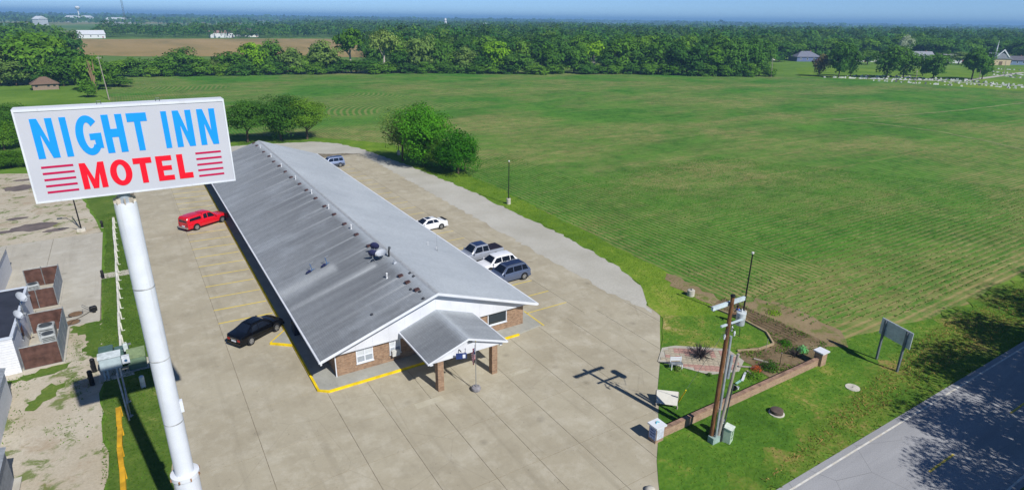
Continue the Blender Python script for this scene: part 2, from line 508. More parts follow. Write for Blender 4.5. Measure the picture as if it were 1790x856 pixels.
LEAFOLIVE = leaf_mat('leaves_olive', S(82, 110, 52), S(108, 136, 66), S(136, 156, 80))
LEAFPURP = leaf_mat('leaves_purple_brown', S(70, 58, 50), S(104, 92, 70), S(130, 118, 84))
GRASSBLADE = leaf_mat('grass_blades', S(70, 104, 34), S(92, 124, 44), S(128, 142, 66), 0.35)
DRYBLADE = leaf_mat('dry_weeds', S(112, 96, 52), S(148, 126, 74), S(170, 152, 96), 0.3)

# ------------------------------------------------------------------ mesh helpers
def tag(o, label=None, cat=None, group=None, kind=None):
    if label: o['label'] = label
    if cat: o['category'] = cat
    if group: o['group'] = group
    if kind: o['kind'] = kind
    return o

def thing(name, label, cat, loc=(0, 0, 0), rz=0.0, group=None):
    o = bpy.data.objects.new(name, None)
    o.empty_display_size = 0.3
    COL.objects.link(o)
    o.location = loc if len(loc) == 3 else (loc[0], loc[1], 0)
    o.rotation_euler = (0, 0, rz)
    return tag(o, label, cat, group)

def link_mesh(name, me, mat, parent=None, loc=None):
    o = bpy.data.objects.new(name, me)
    COL.objects.link(o)
    if mat is not None and not me.materials:
        me.materials.append(mat)
    if parent is not None:
        o.parent = parent
    if loc is not None:
        o.location = loc
    return o

class MB:
    """collects shapes, then becomes ONE mesh object"""
    def __init__(s):
        s.v, s.f = [], []
    def add(s, vs, fs):
        b = len(s.v)
        s.v.extend([tuple(p) for p in vs])
        s.f.extend([tuple(b + i for i in f) for f in fs])
        return s
    def box(s, x0, x1, y0, y1, z0, z1):
        vs = [(x0, y0, z0), (x1, y0, z0), (x1, y1, z0), (x0, y1, z0), (x0, y0, z1), (x1, y0, z1), (x1, y1, z1), (x0, y1, z1)]
        return s.add(vs, [(3, 2, 1, 0), (4, 5, 6, 7), (0, 1, 5, 4), (1, 2, 6, 5), (2, 3, 7, 6), (3, 0, 4, 7)])
    def cbox(s, c, sx, sy, sz, rz=0.0, ch=0.0):
        """box centred in x,y standing on c.z, optionally with chamfered vertical edges and top"""
        pts = []
        hx, hy = sx / 2, sy / 2
        if ch:
            ring = [(-hx + ch, -hy), (hx - ch, -hy), (hx, -hy + ch), (hx, hy - ch), (hx - ch, hy), (-hx + ch, hy), (-hx, hy - ch), (-hx, -hy + ch)]
        else:
            ring = [(-hx, -hy), (hx, -hy), (hx, hy), (-hx, hy)]
        ca, sa = math.cos(rz), math.sin(rz)
        rot = lambda x, y: (c[0] + x * ca - y * sa, c[1] + x * sa + y * ca)
        n = len(ring)
        rings = [(1.0, 0.0), (1.0, sz - ch), (1.0 - (2 * ch / max(sx, sy) if ch else 0), sz)] if ch else [(1.0, 0), (1.0, sz)]
        for k, z in rings:
            pts += [(*rot(x * k, y * k), c[2] + z) for x, y in ring]
        fs = []
        for r in range(len(rings) - 1):
            for i in range(n):
                j = (i + 1) % n
                fs.append((r * n + i, r * n + j, (r + 1) * n + j, (r + 1) * n + i))
        fs.append(tuple(reversed(range(n))))
        fs.append(tuple(range((len(rings) - 1) * n, len(rings) * n)))
        return s.add(pts, fs)
    def prism(s, poly, z0, z1):
        """extrude a 2-D polygon upwards (counter-clockwise polygon)"""
        n = len(poly)
        vs = [(x, y, z0) for x, y in poly] + [(x, y, z1) for x, y in poly]
        fs = [tuple(reversed(range(n))), tuple(range(n, 2 * n))]
        fs += [(i, (i + 1) % n, n + (i + 1) % n, n + i) for i in range(n)]
        return s.add(vs, fs)
    def slab3(s, pts, off):
        """extrude a planar 3-D polygon by the vector off"""
        n = len(pts)
        off = Vector(off)
        vs = [tuple(Vector(p)) for p in pts] + [tuple(Vector(p) + off) for p in pts]
        fs = [tuple(reversed(range(n))), tuple(range(n, 2 * n))]
        fs += [(i, (i + 1) % n, n + (i + 1) % n, n + i) for i in range(n)]
        return s.add(vs, fs)
    def tube(s, pts, rad, seg=10, cap=True):
        """a swept tube; rad is one radius or one per point"""
        pts = [Vector(p) for p in pts]
        rads = rad if isinstance(rad, (list, tuple)) else [rad] * len(pts)
        vs, fs = [], []
        for i, p in enumerate(pts):
            d = (pts[min(i + 1, len(pts) - 1)] - pts[max(i - 1, 0)]).normalized()
            a = d.orthogonal().normalized() if abs(d.z) < 0.99 else Vector((1, 0, 0))
            a = (a - d * a.dot(d)).normalized()
            b = d.cross(a)
            for k in range(seg):
                t = 2 * math.pi * k / seg
                vs.append(tuple(p + (a * math.cos(t) + b * math.sin(t)) * rads[i]))
        for i in range(len(pts) - 1):
            for k in range(seg):
                j = (k + 1) % seg
                fs.append((i * seg + k, i * seg + j, (i + 1) * seg + j, (i + 1) * seg + k))
        if cap:
            fs.append(tuple(reversed(range(seg))))
            fs.append(tuple(range((len(pts) - 1) * seg, len(pts) * seg)))
        return s.add(vs, fs)
    def lathe(s, prof, c=(0, 0, 0), seg=16, axis='z'):
        """revolve (r, h) pairs about an axis through c"""
        vs, fs = [], []
        for r, h in prof:
            for k in range(seg):
                t = 2 * math.pi * k / seg
                x, y = r * math.cos(t), r * math.sin(t)
                if axis == 'z': vs.append((c[0] + x, c[1] + y, c[2] + h))
                elif axis == 'y': vs.append((c[0] + x, c[1] + h, c[2] - y))
                else: vs.append((c[0] + h, c[1] + x, c[2] + y))
        for i in range(len(prof) - 1):
            for k in range(seg):
                j = (k + 1) % seg
                fs.append((i * seg + k, i * seg + j, (i + 1) * seg + j, (i + 1) * seg + k))
        fs.append(tuple(reversed(range(seg))))
        fs.append(tuple(range((len(prof) - 1) * seg, len(prof) * seg)))
        return s.add(vs, fs)
    def loft(s, secs, cap=True):
        n = len(secs[0])
        vs = [p for sec in secs for p in sec]
        fs = []
        for i in range(len(secs) - 1):
            for k in range(n):
                j = (k + 1) % n
                fs.append((i * n + k, i * n + j, (i + 1) * n + j, (i + 1) * n + k))
        if cap:
            fs.append(tuple(reversed(range(n))))
            fs.append(tuple(range((len(secs) - 1) * n, len(secs) * n)))
        return s.add(vs, fs)
    def mesh(s, name, smooth=None):
        me = bpy.data.meshes.new(name)
        me.from_pydata(s.v, [], s.f)
        bm = bmesh.new()
        bm.from_mesh(me)
        bmesh.ops.recalc_face_normals(bm, faces=bm.faces)
        bm.to_mesh(me)
        bm.free()
        if smooth:
            me.shade_smooth()
            me.set_sharp_from_angle(angle=R(smooth))
        return me
    def build(s, name, mat, parent=None, smooth=None, loc=None):
        me = s.mesh(name, smooth)
        return link_mesh(name, me, mat, parent, loc)

def copy_tree(o, parent=None):
    c = o.copy()
    COL.objects.link(c)
    c.parent = parent
    for ch in o.children:
        copy_tree(ch, c)
    return c

def sheet(name, poly, z, mat, kind='structure', label=None, parent=None, thick=0.0, cut=6.0):
    """flat ground sheet, finely edged so that its outline can be uneven"""
    mb = MB()
    if thick:
        mb.prism(poly, z - thick, z)
    else:
        mb.add([(x, y, z) for x, y in poly], [tuple(range(len(poly)))])
    o = mb.build(name, mat, parent)
    if kind: o['kind'] = kind
    if label: o['label'] = label
    return o

def ragged(poly, step=1.2, amp=0.25, seed=1, closed=True):
    """subdivide a polygon's edges and jitter them: natural, uneven borders"""
    r = random.Random(seed)
    out = []
    n = len(poly)
    for i in range(n if closed else n - 1):
        a, b = poly[i], poly[(i + 1) % n]
        L = math.hypot(b[0] - a[0], b[1] - a[1])
        k = max(1, int(L / step))
        nx, ny = -(b[1] - a[1]) / max(L, 1e-6), (b[0] - a[0]) / max(L, 1e-6)
        for j in range(k):
            t = j / k
            d = r.uniform(-amp, amp)
            out.append((a[0] + (b[0] - a[0]) * t + nx * d, a[1] + (b[1] - a[1]) * t + ny * d))
    return out

def clip(poly, a, b):
    """keep the part of poly left of the line a->b"""
    side = lambda p: (b[0] - a[0]) * (p[1] - a[1]) - (b[1] - a[1]) * (p[0] - a[0])
    out = []
    for i in range(len(poly)):
        p, q = poly[i], poly[(i + 1) % len(poly)]
        sp, sq = side(p), side(q)
        if sp >= 0: out.append(p)
        if (sp > 0 > sq) or (sp < 0 < sq):
            t = sp / (sp - sq)
            out.append((p[0] + (q[0] - p[0]) * t, p[1] + (q[1] - p[1]) * t))
    return out

def inside(p, poly):
    c = False
    for i in range(len(poly)):
        a, b = poly[i], poly[i - 1]
        if (a[1] > p[1]) != (b[1] > p[1]) and p[0] < (b[0] - a[0]) * (p[1] - a[1]) / (b[1] - a[1]) + a[0]:
            c = not c
    return c

def quads_mesh(name, V, tint=None):
    """fast mesh of independent quads: V is (n,4,3)"""
    n = len(V)
    me = bpy.data.meshes.new(name)
    me.vertices.add(n * 4)
    me.vertices.foreach_set('co', V.reshape(-1).astype(np.float32))
    me.loops.add(n * 4)
    me.loops.foreach_set('vertex_index', np.arange(n * 4, dtype=np.int32))
    me.polygons.add(n)
    me.polygons.foreach_set('loop_start', np.arange(0, n * 4, 4, dtype=np.int32))
    me.polygons.foreach_set('loop_total', np.full(n, 4, dtype=np.int32))
    me.update(calc_edges=True)
    at = me.color_attributes.new('tint', 'FLOAT_COLOR', 'POINT')
    if tint is None:
        c = np.ones((n * 4, 4), np.float32)
    else:
        c = np.repeat(np.concatenate([tint, np.ones((n, 1))], 1), 4, 0).astype(np.float32)
    at.data.foreach_set('color', c.reshape(-1))
    return me

def leaf_quads(rng, P, N, size, spread=0.9, aspect=1.0):
    """rhombic leaf faces at P facing roughly N"""
    n = len(P)
    D = N + rng.normal(0, spread, (n, 3))
    D /= np.linalg.norm(D, axis=1, keepdims=True) + 1e-9
    A = np.cross(D, rng.normal(0, 1, (n, 3)))
    A /= np.linalg.norm(A, axis=1, keepdims=True) + 1e-9
    B = np.cross(D, A)
    s = size * rng.uniform(0.6, 1.4, (n, 1))
    A = A * s * aspect
    B = B * s
    return np.stack([P - A, P - B * 0.6, P + A, P + B * 0.6], 1)

# ================================================================== the ground and the large structure
def disc(r, n=96):
    return [(CAM.x + r * math.cos(2 * math.pi * k / n), CAM.y + r * math.sin(2 * math.pi * k / n)) for k in range(n)]
sheet('ground', disc(24000), -0.02, FAR, label='open flat farmland reaching to the horizon')
PASTURE_POLY = ragged([(-140, -70), (90, -70), (500, -70), (620, 120), (540, 300), (260, 190), (-5, 270), (-20, 420), (-260, 420), (-240, 60)], 8, 1.0, 3)
sheet('grassland', PASTURE_POLY, 0.0, PASTURE, label='mown green grass around the lots and the cemetery')

# crop field behind and beside the motel
FIELD_POLY = ragged([(37.2, -14.6), (39.6, -15.4), (50, -17.3), (70, -17.0), (300, -16), (300, 62), (292, 100), (287, 122), (274, 146), (259.7, 153.5),
              (232, 180), (209, 197), (182, 209), (155, 221), (119, 236), (89, 246), (55, 257), (32, 264), (9.7, 268), (-11, 271), (-14, 200), (-10, 150), (4, 112), (24, 98), (37, 80), (38.7, 44), (37.6, 20), (36.9, 4)], 3.0, 0.35, 5)
sheet('crop_field', FIELD_POLY, 0.03, FIELD, label='large green row crop field with tan soil showing through')
def strip(pts, w):
    L, Rr = [], []
    for i, p in enumerate(pts):
        a, b = pts[max(0, i - 1)], pts[min(len(pts) - 1, i + 1)]
        d = math.hypot(b[0] - a[0], b[1] - a[1])
        nx, ny = -(b[1] - a[1]) / d, (b[0] - a[0]) / d
        L.append((p[0] + nx * w / 2, p[1] + ny * w / 2)); Rr.append((p[0] - nx * w / 2, p[1] - ny * w / 2))
    return L + Rr[::-1]
for pts in ([(155.84, 57.84), (160.57, 46.64), (161.80, 33.23), (157.81, 21.71), (153.23, 12.39)], [(155.84, 57.84), (178.73, 53.11), (211.65, 49.41), (254.00, 48.07)]):
    sheet('field_track', ragged(strip(pts, 1.1), 2, 0.3, 8), 0.06, plain('track_green', S(118, 130, 76), .95, var=.15, scale=.3), label='pale bare track through the crop')
sheet('bare_field', ragged([(-48.14, 746.96), (60.91, 746.48), (205.22, 722.70), (213.98, 526.55), (129.16, 362.44), (98.55, 386.62), (7.82, 418.97), (-28.81, 444.84)], 12, 2, 4), 0.05, BARE, label='bare brown field beyond the tree line')
sheet('far_pasture', ragged([(24.10, 1134.81), (113.05, 1305.72), (169.17, 1186.99), (141.91, 1024.45), (27.17, 1009.33)], 20, 3, 4), 0.05, PASTURE, label='pale green field far beyond the bare field')

# bright mown verge between gravel and crop, lawn by the road, grass strip on the left
sheet('grass_verge', ragged([(29.0, -4.6), (30.2, -1.2), (31.9, 1.0), (33.1, 4.4), (33.8, 8.7), (34.4, 15), (34.2, 43), (32.7, 61), (30.2, 80), (27.6, 88), (23, 93), (14, 96), (-8, 100), (-10, 112), (22, 101), (37.5, 82), (39, 44), (37.9, 20), (37.2, 4), (35.6, -6), (34, -8), (30, -8)], 1.0, 0.3, 11),
      0.045, VERGE, label='bright mown grass verge beside the gravel drive')
sheet('lawn', ragged([(12.8, -20.6), (16.3, -16.7), (29.4, -4.2), (33, -6.4), (35.2, -9), (36, -14.2), (39.4, -15.2), (55, -18.0), (80, -18.5), (80, -23), (11, -23)], 1.5, 0.15, 12),
      0.05, LAWN, label='patchy green lawn between the lot and the road')
sheet('roadside_ditch', ragged([(13, -21.2), (26, -21), (33, -20.0), (40, -18.6), (50, -17.6), (80, -17.2), (160, -17), (160, -23.4), (13, -23.4)], 0.6, 0.8, 13), 0.055, DITCH, label='weedy roadside ditch bank')

# road with its markings
sheet('road', [(-60, -30.6), (300, -30.6), (300, -23.3), (-60, -23.3)], 0.07, ASPHALT, label='grey two lane road along the lawn')
ROAD = bpy.data.objects['road']
sheet('edge_line', [(10, -23.80), (300, -23.80), (300, -23.68), (10, -23.68)], 0.076, WLINE, kind=None, parent=ROAD)
sheet('edge_line', [(10, -30.30), (300, -30.30), (300, -30.18), (10, -30.18)], 0.076, WLINE, kind=None, parent=ROAD)
for x in (16.2, 28.3, 39.4, 51.5, 63.6, 75.7):
    sheet('centre_dash', [(x, -27.2), (x + 3.0, -27.2), (x + 3.0, -27.06), (x, -27.06)], 0.076, LINE, kind=None, parent=ROAD)
sheet('far_roadside', [(-60, -60), (300, -60), (300, -30.6), (-60, -30.6)], 0.04, DITCH, label='grass bank across the road')

# ---- left neighbour's ground
sheet('grass_strip', ragged([(-13.55, -24), (-9.9, -24), (-9.95, 2), (-10.1, 40), (-11.4, 63), (-14.5, 82), (-18, 84), (-15.5, 62), (-14.2, 52), (-13.3, 47), (-13.6, 31), (-13.5, 20), (-13.6, 13), (-13.4, 6), (-13.1, 0), (-13.2, -5)], 1.0, 0.15, 14), 0.04, STRIPG, label='narrow grass strip with the rail fence')
sheet('dirt_lot', ragged([(-13.5, 20.2), (-13.7, 13), (-13.5, 6), (-13.2, 0), (-13.2, -26), (-45, -26), (-45, 20.2), (-16, 20.2)], 1.2, 0.2, 15), 0.03, DIRT, label='pale gravel lot with weeds by the white house')
sheet('far_gravel_lot', ragged([(-13.9, 47), (-14.6, 53), (-16, 62), (-19, 80), (-24, 86.5), (-29, 89), (-60, 100), (-60, 44), (-17.2, 46.6)], 1.6, 0.25, 16), 0.035, DIRT, label='pale gravel yard with puddle marks behind the sign')
PUD = plain('damp_soil', S(112, 100, 92), 0.5, var=0.12, scale=0.8)
for k, (cx, cy, rx, ry) in enumerate(((-20.9, 53.3, 2.6, 1.9), (-23.8, 52.6, 1.4, .6), (-18.6, 50.6, 1.4, .8), (-23.2, 58.3, 1.3, .7), (-24.6, 76.5, 2.2, 2.0), (-24.2, 82, 1.8, .8))):
    poly = [(cx + rx * math.cos(a) * random.uniform(.75, 1.1), cy + ry * math.sin(a) * random.uniform(.75, 1.1)) for a in [2 * math.pi * i / 18 for i in range(18)]]
    sheet('puddle_mark', poly, 0.042 + 0.001 * k, PUD, label='dried puddle mark on the gravel yard')
NL = sheet('neighbour_pavement', [(-45, 20.1), (-15.95, 20.1), (-13.62, 20.1), (-13.7, 31), (-13.9, 46.8), (-17.2, 46.9), (-45, 46.9)], 0.012, JOINT, label='pale concrete pavement beside the white house')
for x0, x1 in ((-18.6, -13.7), (-23.5, -18.6), (-28.4, -23.5), (-33.3, -28.4)):
    for y0 in (20.12, 29.0, 38.0):
        y1 = {20.12: 29.0, 29.0: 38.0, 38.0: 46.85}[y0]
        MB().box(x0 + .02, x1 - .02, y0 + .02, y1 - .02, 0.0, 0.05).build('concrete_slab', CONC_GREY, NL)
sheet('side_path', [(-13.6, 30.4), (-10.0, 30.4), (-10.0, 31.9), (-13.6, 31.9)], 0.055, CONC_GREY, label='short concrete path across the grass strip')

# ---- motel parking lot: every slab between the joints is a piece
LOT = sheet('parking_lot', [(-9.95, -24), (12.0, -24), (12.6, -21), (16.2, -16.6), (29.3, -4.0), (28.35, 2), (28.35, 76), (24, 84), (14, 92), (-8, 92), (-11.4, 64), (-10.1, 40)], 0.012, JOINT, label='motel concrete parking lot')
EA, EB = (12.3, -21.2), (29.35, -3.9)
def slab(x0, x1, y0, y1, j=0.015):
    poly = [(x0 + j, y0 + j), (x1 - j, y0 + j), (x1 - j, y1 - j), (x0 + j, y1 - j)]
    poly = clip(poly, EA, EB)
    if len(poly) < 3 or y0 < -23: return
    MB().prism(poly, -0.05, 0.03).build('concrete_slab', CONC, LOT)
front_y = [-22.6, -18.6, -14.25, -9.2, -5.1, -0.15]
xs = [-9.95, -5.03, 0.07, 2.93, 6.06, 9.05, 12.08, 15.28, 18.5, 21.6, 24.9, 28.35]
for i in range(len(xs) - 1):
    for k in range(len(front_y) - 1):
        slab(xs[i], xs[i + 1], front_y[k], front_y[k + 1])
ly = [-0.15, 2.45] + [2.45 + 4.8 * k for k in range(1, 15)]
for k in range(len(ly) - 1):
    slab(-9.95, -5.03, ly[k], ly[k + 1])
    slab(-5.03, -0.36, ly[k], ly[k + 1])
ry = [-0.15] + [-0.95 + 4.8 * k for k in range(1, 17)]
for k in range(len(ry) - 1):
    slab(18.86, 23.6, ry[k], ry[k + 1])
    slab(23.6, 28.9, ry[k], ry[k + 1])
slab(28.35, 29.6, -5.1, -0.15)
slab(-9.95, -0.36, 69.65, 80); slab(-0.36, 9, 70.6, 80); slab(9, 18.86, 70.6, 80)
sheet('gravel_drive', ragged([(28.4, 76), (28.4, 2), (28.9, -3.4), (30.3, -1.2), (31.9, 1.0), (33.2, 4.4), (33.9, 8.7), (34.5, 15), (34.3, 43), (32.8, 61), (30.3, 80), (27.7, 88.6), (23.4, 92.4), (16, 94), (4, 96), (-10, 97), (-11.5, 80), (20, 80), (25, 78)], 0.6, 0.3, 17), 0.036, GRAVEL, label='pale gravel drive curving round the motel')
# painted stall lines
for y in (14.2, 17.1, 20.05, 23.0, 25.95, 28.9, 31.85, 34.8, 37.75, 40.7, 43.65, 46.6, 49.55, 52.5, 55.45, 58.4, 61.35, 64.3):
    sheet('stall_line', [(-5.05, y + .06), (-0.62, y - .19), (-0.62, y - .05), (-5.05, y + .20)], 0.035, LINE if y > 20 else LINE_FRESH, kind=None, parent=LOT)
for k in range(23):
    y = 2.42 + 2.95 * k
    sheet('stall_line', [(19.0, y - .05), (23.5, y - .05), (23.5, y + .05), (19.0, y + .05)], 0.035, LINE_FRESH if k < 3 else LINE, kind=None, parent=LOT)
sheet('stall_line', [(18.98, -.3), (19.1, -.3), (19.1, 2.9), (18.98, 2.9)], 0.035, LINE_FRESH, kind=None, parent=LOT)
PATCH = concrete_mat('patch_concrete', S(186, 180, 160), S(172, 164, 142), S(196, 192, 176))
sheet('concrete_patch', [(4.75, -5.75), (6.85, -5.75), (6.85, -5.12), (4.75, -5.12)], 0.035, PATCH, kind=None, parent=LOT)
sheet('concrete_patch', [(12.4, -5.65), (14.2, -5.65), (14.2, -5.3), (12.4, -5.3)], 0.035, PATCH, kind=None, parent=LOT)

# ---- walkway round the motel and its yellow kerbs
WK = MB().prism([(-0.33, -0.18), (0.25, -0.62), (16.2, -0.52), (18.75, -0.2), (18.8, 69.2), (18.8, 70.6), (-0.33, 70.6)], -0.05, 0.15).build('walkway', WALK)
tag(WK, 'raised grey concrete walkway around the motel', kind='structure')
MB().prism([(-0.5, 7.15), (-1.9, 8.45), (-0.5, 10.05)][::-1], -0.05, 0.13).build('ramp_slab', WALK, WK)
def kerb(pts, w=0.17, h=0.165, label='', mat=None):
    mb = MB()
    q = strip(pts, w)
    mb.prism(q[::-1] if False else q, -0.04, h)
    o = mb.build('kerb', mat or YELLOW)
    return tag(o, label, 'kerb', kind='structure')
kerb([(-0.42, 70.5), (-0.42, -0.22), (0.20, -0.72), (7.5, -0.68), (16.25, -0.62)], label='yellow painted kerb along the front and left walkway')
kerb([(-0.50, 7.2), (-1.95, 8.42)], 0.2, 0.17, 'thick yellow kerb of the small ramp by the black sedan')
kerb([(-1.93, 8.5), (-0.50, 10.06)], 0.1, 0.14, 'thin yellow edge of the small ramp by the black sedan')

BARECORNER = make_gravel('bare_tan_soil', S(150, 134, 104), S(122, 106, 78), True)
sheet('bare_soil_corner', ragged([(35.73, -7.07), (39.73, -6.19), (41.01, -8.10), (40.77, -11.50), (40.18, -15.05), (38.59, -15.90), (36.84, -15.08), (36.48, -12.16), (36.15, -9.53)], .8, .35, 24), .062, BARECORNER, label='bare tan soil at the field corner beside the garden')
sheet('bare_soil_margin', ragged([(36.82, 2.63), (37.07, 0.08), (36.45, -6.82), (35.22, -7.17), (34.89, -3.05), (34.70, 0.15)], .8, .35, 25), .064, BARECORNER, label='thin bare soil margin between verge and crop')

for k, poly in enumerate(([(-15.95, 19.9), (-13.5, 20.3), (-13.4, 12.6), (-14.3, 13.2), (-14.7, 15.6), (-14.6, 17.4), (-15.5, 18.4)], [(-18.4, 12.9), (-15.6, 13.4), (-15.8, 12.6), (-17.3, 11.8), (-19.6, 12.2)], [(-17.8, 8.6), (-16.6, 10.4), (-15.4, 10.2), (-16.2, 8.6), (-17.6, 7.2)])):
    sheet('weedy_patch', ragged(poly, .35, .3, 40 + k), .044, STRIPG, label='weedy grass patch on the gravel lot')

# ================================================================== the motel
EZ, RZ, WR, LEN = 2.2, 5.335, 18.444, 69.9
XC = WR / 2
motel = thing('motel_building', 'long single storey brick motel with grey shingle gable roof and porch', 'motel', (0, 0, 0))
W0, W1, F0 = 1.23, 17.53, 0.80
SL = (RZ - EZ) / XC
zr = lambda x: EZ + SL * (x if x <= XC else WR - x)
# vents on the dirty slope: (x, y) surveyed; kind b = brown box vent, w = white pipe
VENTS = [((8.33, 69.36, 5.03), 'b'), ((8.36, 66.81, 5.04), 'b'), ((8.44, 64.64, 5.07), 'w'), ((8.34, 61.19, 5.04), 'b'), ((8.39, 57.46, 5.05), 'b'), ((8.52, 56.76, 5.10), 'w'), ((8.26, 53.58, 5.01), 'b'), ((8.33, 50.31, 5.03), 'b'), ((8.45, 49.62, 5.07), 'w'),
         ((8.30, 46.45, 5.02), 'b'), ((8.27, 42.95, 5.01), 'b'), ((8.45, 41.43, 5.07), 'w'), ((8.36, 38.83, 5.04), 'b'), ((8.36, 35.48, 5.04), 'b'), ((8.47, 33.61, 5.08), 'w'), ((8.37, 31.35, 5.04), 'b'), ((8.37, 27.65, 5.04), 'b'), ((8.49, 26.55, 5.09), 'w'),
         ((8.40, 24.11, 5.06), 'b'), ((8.38, 20.45, 5.05), 'b'), ((8.46, 18.63, 5.08), 'w'), ((8.38, 16.69, 5.05), 'b'), ((8.37, 13.09, 5.05), 'b'), ((7.38, 6.03, 4.71), 'w'), ((8.27, 5.17, 5.01), 'b'), ((8.26, 3.66, 5.01), 'b'), ((8.31, 1.93, 5.03), 'b')]
def roof_slope(name, x_eave, dirty):
    nx, ny = 26, 560
    X = np.linspace(0, 1, nx)
    Y = np.linspace(0, LEN, ny)
    gx, gy = np.meshgrid(X, Y, indexing='ij')
    px = x_eave + (XC - x_eave) * gx
    pz = EZ + (RZ - EZ) * gx
    V = np.stack([px, gy, pz], -1).reshape(-1, 3)
    idx = np.arange(nx * ny).reshape(nx, ny)
    F = np.stack([idx[:-1, :-1], idx[1:, :-1], idx[1:, 1:], idx[:-1, 1:]], -1).reshape(-1, 4)
    me = bpy.data.meshes.new(name)
    me.from_pydata(V.tolist(), [], F.tolist())
    bm = bmesh.new(); bm.from_mesh(me)
    for f in bm.faces:
        if f.normal.z < 0: f.normal_flip()
    bm.to_mesh(me); bm.free()
    D = np.zeros(nx * ny); C = np.zeros(nx * ny)
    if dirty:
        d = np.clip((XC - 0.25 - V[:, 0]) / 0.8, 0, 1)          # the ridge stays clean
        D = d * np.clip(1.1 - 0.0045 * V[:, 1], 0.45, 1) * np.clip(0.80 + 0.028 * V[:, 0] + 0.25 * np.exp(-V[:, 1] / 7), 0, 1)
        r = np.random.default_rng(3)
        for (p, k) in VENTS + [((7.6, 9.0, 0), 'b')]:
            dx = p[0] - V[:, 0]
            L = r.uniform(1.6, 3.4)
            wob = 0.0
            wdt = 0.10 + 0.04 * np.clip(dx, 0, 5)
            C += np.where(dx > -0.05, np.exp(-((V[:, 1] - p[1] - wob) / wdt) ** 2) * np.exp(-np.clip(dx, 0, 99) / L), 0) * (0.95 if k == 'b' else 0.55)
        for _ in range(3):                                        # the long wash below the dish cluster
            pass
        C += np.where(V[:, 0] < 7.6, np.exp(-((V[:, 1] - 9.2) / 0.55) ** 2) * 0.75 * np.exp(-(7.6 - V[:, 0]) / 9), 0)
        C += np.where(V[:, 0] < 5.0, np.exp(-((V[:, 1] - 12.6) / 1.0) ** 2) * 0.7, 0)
    at = me.color_attributes.new('weather', 'FLOAT_COLOR', 'POINT')
    at.data.foreach_set('color', np.stack([D, np.clip(C, 0, 1), D * 0, D * 0 + 1], -1).astype(np.float32).reshape(-1))
    return link_mesh(name, me, SHINGLE, motel)
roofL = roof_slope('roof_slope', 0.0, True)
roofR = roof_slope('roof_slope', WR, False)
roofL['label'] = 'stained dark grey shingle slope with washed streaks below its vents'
# roof deck under the shingles
TH = 0.16
MB().slab3([(0.0, 0.0, EZ - .012), (XC, 0, RZ - .012), (WR, 0, EZ - .012), (WR, 0, EZ - TH), (XC, 0, RZ - TH), (0, 0, EZ - TH)], (0, LEN, 0)).build('roof_deck', TRIM, motel)
MB().slab3([(XC - .16, -.01, RZ - .035), (XC, -.01, RZ + .03), (XC + .16, -.01, RZ - .035), (XC, -.01, RZ - .005)], (0, LEN + .02, 0)).build('ridge_cap', plain('ridge_shingle', S(160, 164, 168), .9, var=.1), motel)
# rake boards and gutters
for s, xe in ((-1, -0.02), (1, WR + .02)):
    MB().slab3([(xe, -.03, EZ - .20), (xe, -.03, EZ + .03), (XC, -.03, RZ + .03), (XC, -.03, RZ - .20)], (0, .028, 0)).build('rake_board', WHITE, motel)
    x0 = xe - .13 if s < 0 else xe
    MB().box(x0, x0 + .13, -.02, LEN, EZ - .17, EZ - .025).build('gutter', WHITE, motel)
MB().box(-.06, .06, -.05, .0, EZ - .3, EZ - .1).build('gutter_end', WHITE, motel)
# gable ends (white panels a little proud of the bricks)
GY = 0.50
for y, n in ((GY, 1), (LEN - .5, -1)):
    MB().slab3([(0.62, y, 2.06), (WR - .62, y, 2.06), (WR - .05, y, EZ - TH - .002), (XC, y, RZ - TH - .002), (.05, y, EZ - TH - .002)], (0, .05, 0)).build('gable_panel', SIDING, motel)
    MB().box(.62, WR - .62, min(y + .02, y + .06) if n > 0 else y - .3, F0 if n > 0 else y, 2.03, 2.058).build('soffit', WHITE, motel)
for k in range(1, 14):
    MB().box(k * 1.3 - .01 + .1, k * 1.3 + .03 + .1, GY - .012, GY + .005, 2.1, zr(k * 1.3 + .1) - TH - .04).build('batten', SIDING, motel)
# brick walls
MB().box(W0, W1, F0, F0 + .2, 0.1, 2.058).build('brick_wall', BRICK, motel)
MB().box(W0, W1, LEN - .9, LEN - .7, 0.1, 2.058).build('brick_wall', BRICK, motel)
MB().box(W0 + .001, W0 + .2, F0 + .2, LEN - .9, 0.1, 2.25).build('brick_wall', BRICK, motel)
MB().box(W1 - .2, W1 - .001, F0 + .2, LEN - .9, 0.1, 2.25).build('brick_wall', BRICK, motel)
MB().box(0.03, W0 + .05, F0, LEN - .9, 2.0, 2.03).build('soffit', WHITE, motel)
MB().box(W1 - .05, WR - .03, F0, LEN - .9, 2.0, 2.03).build('soffit', WHITE, motel)
MB().box(W0 - .07, W0 + .0, F0 - .06, F0 + .01, 0.15, 2.03).build('downspout', WHITE, motel)

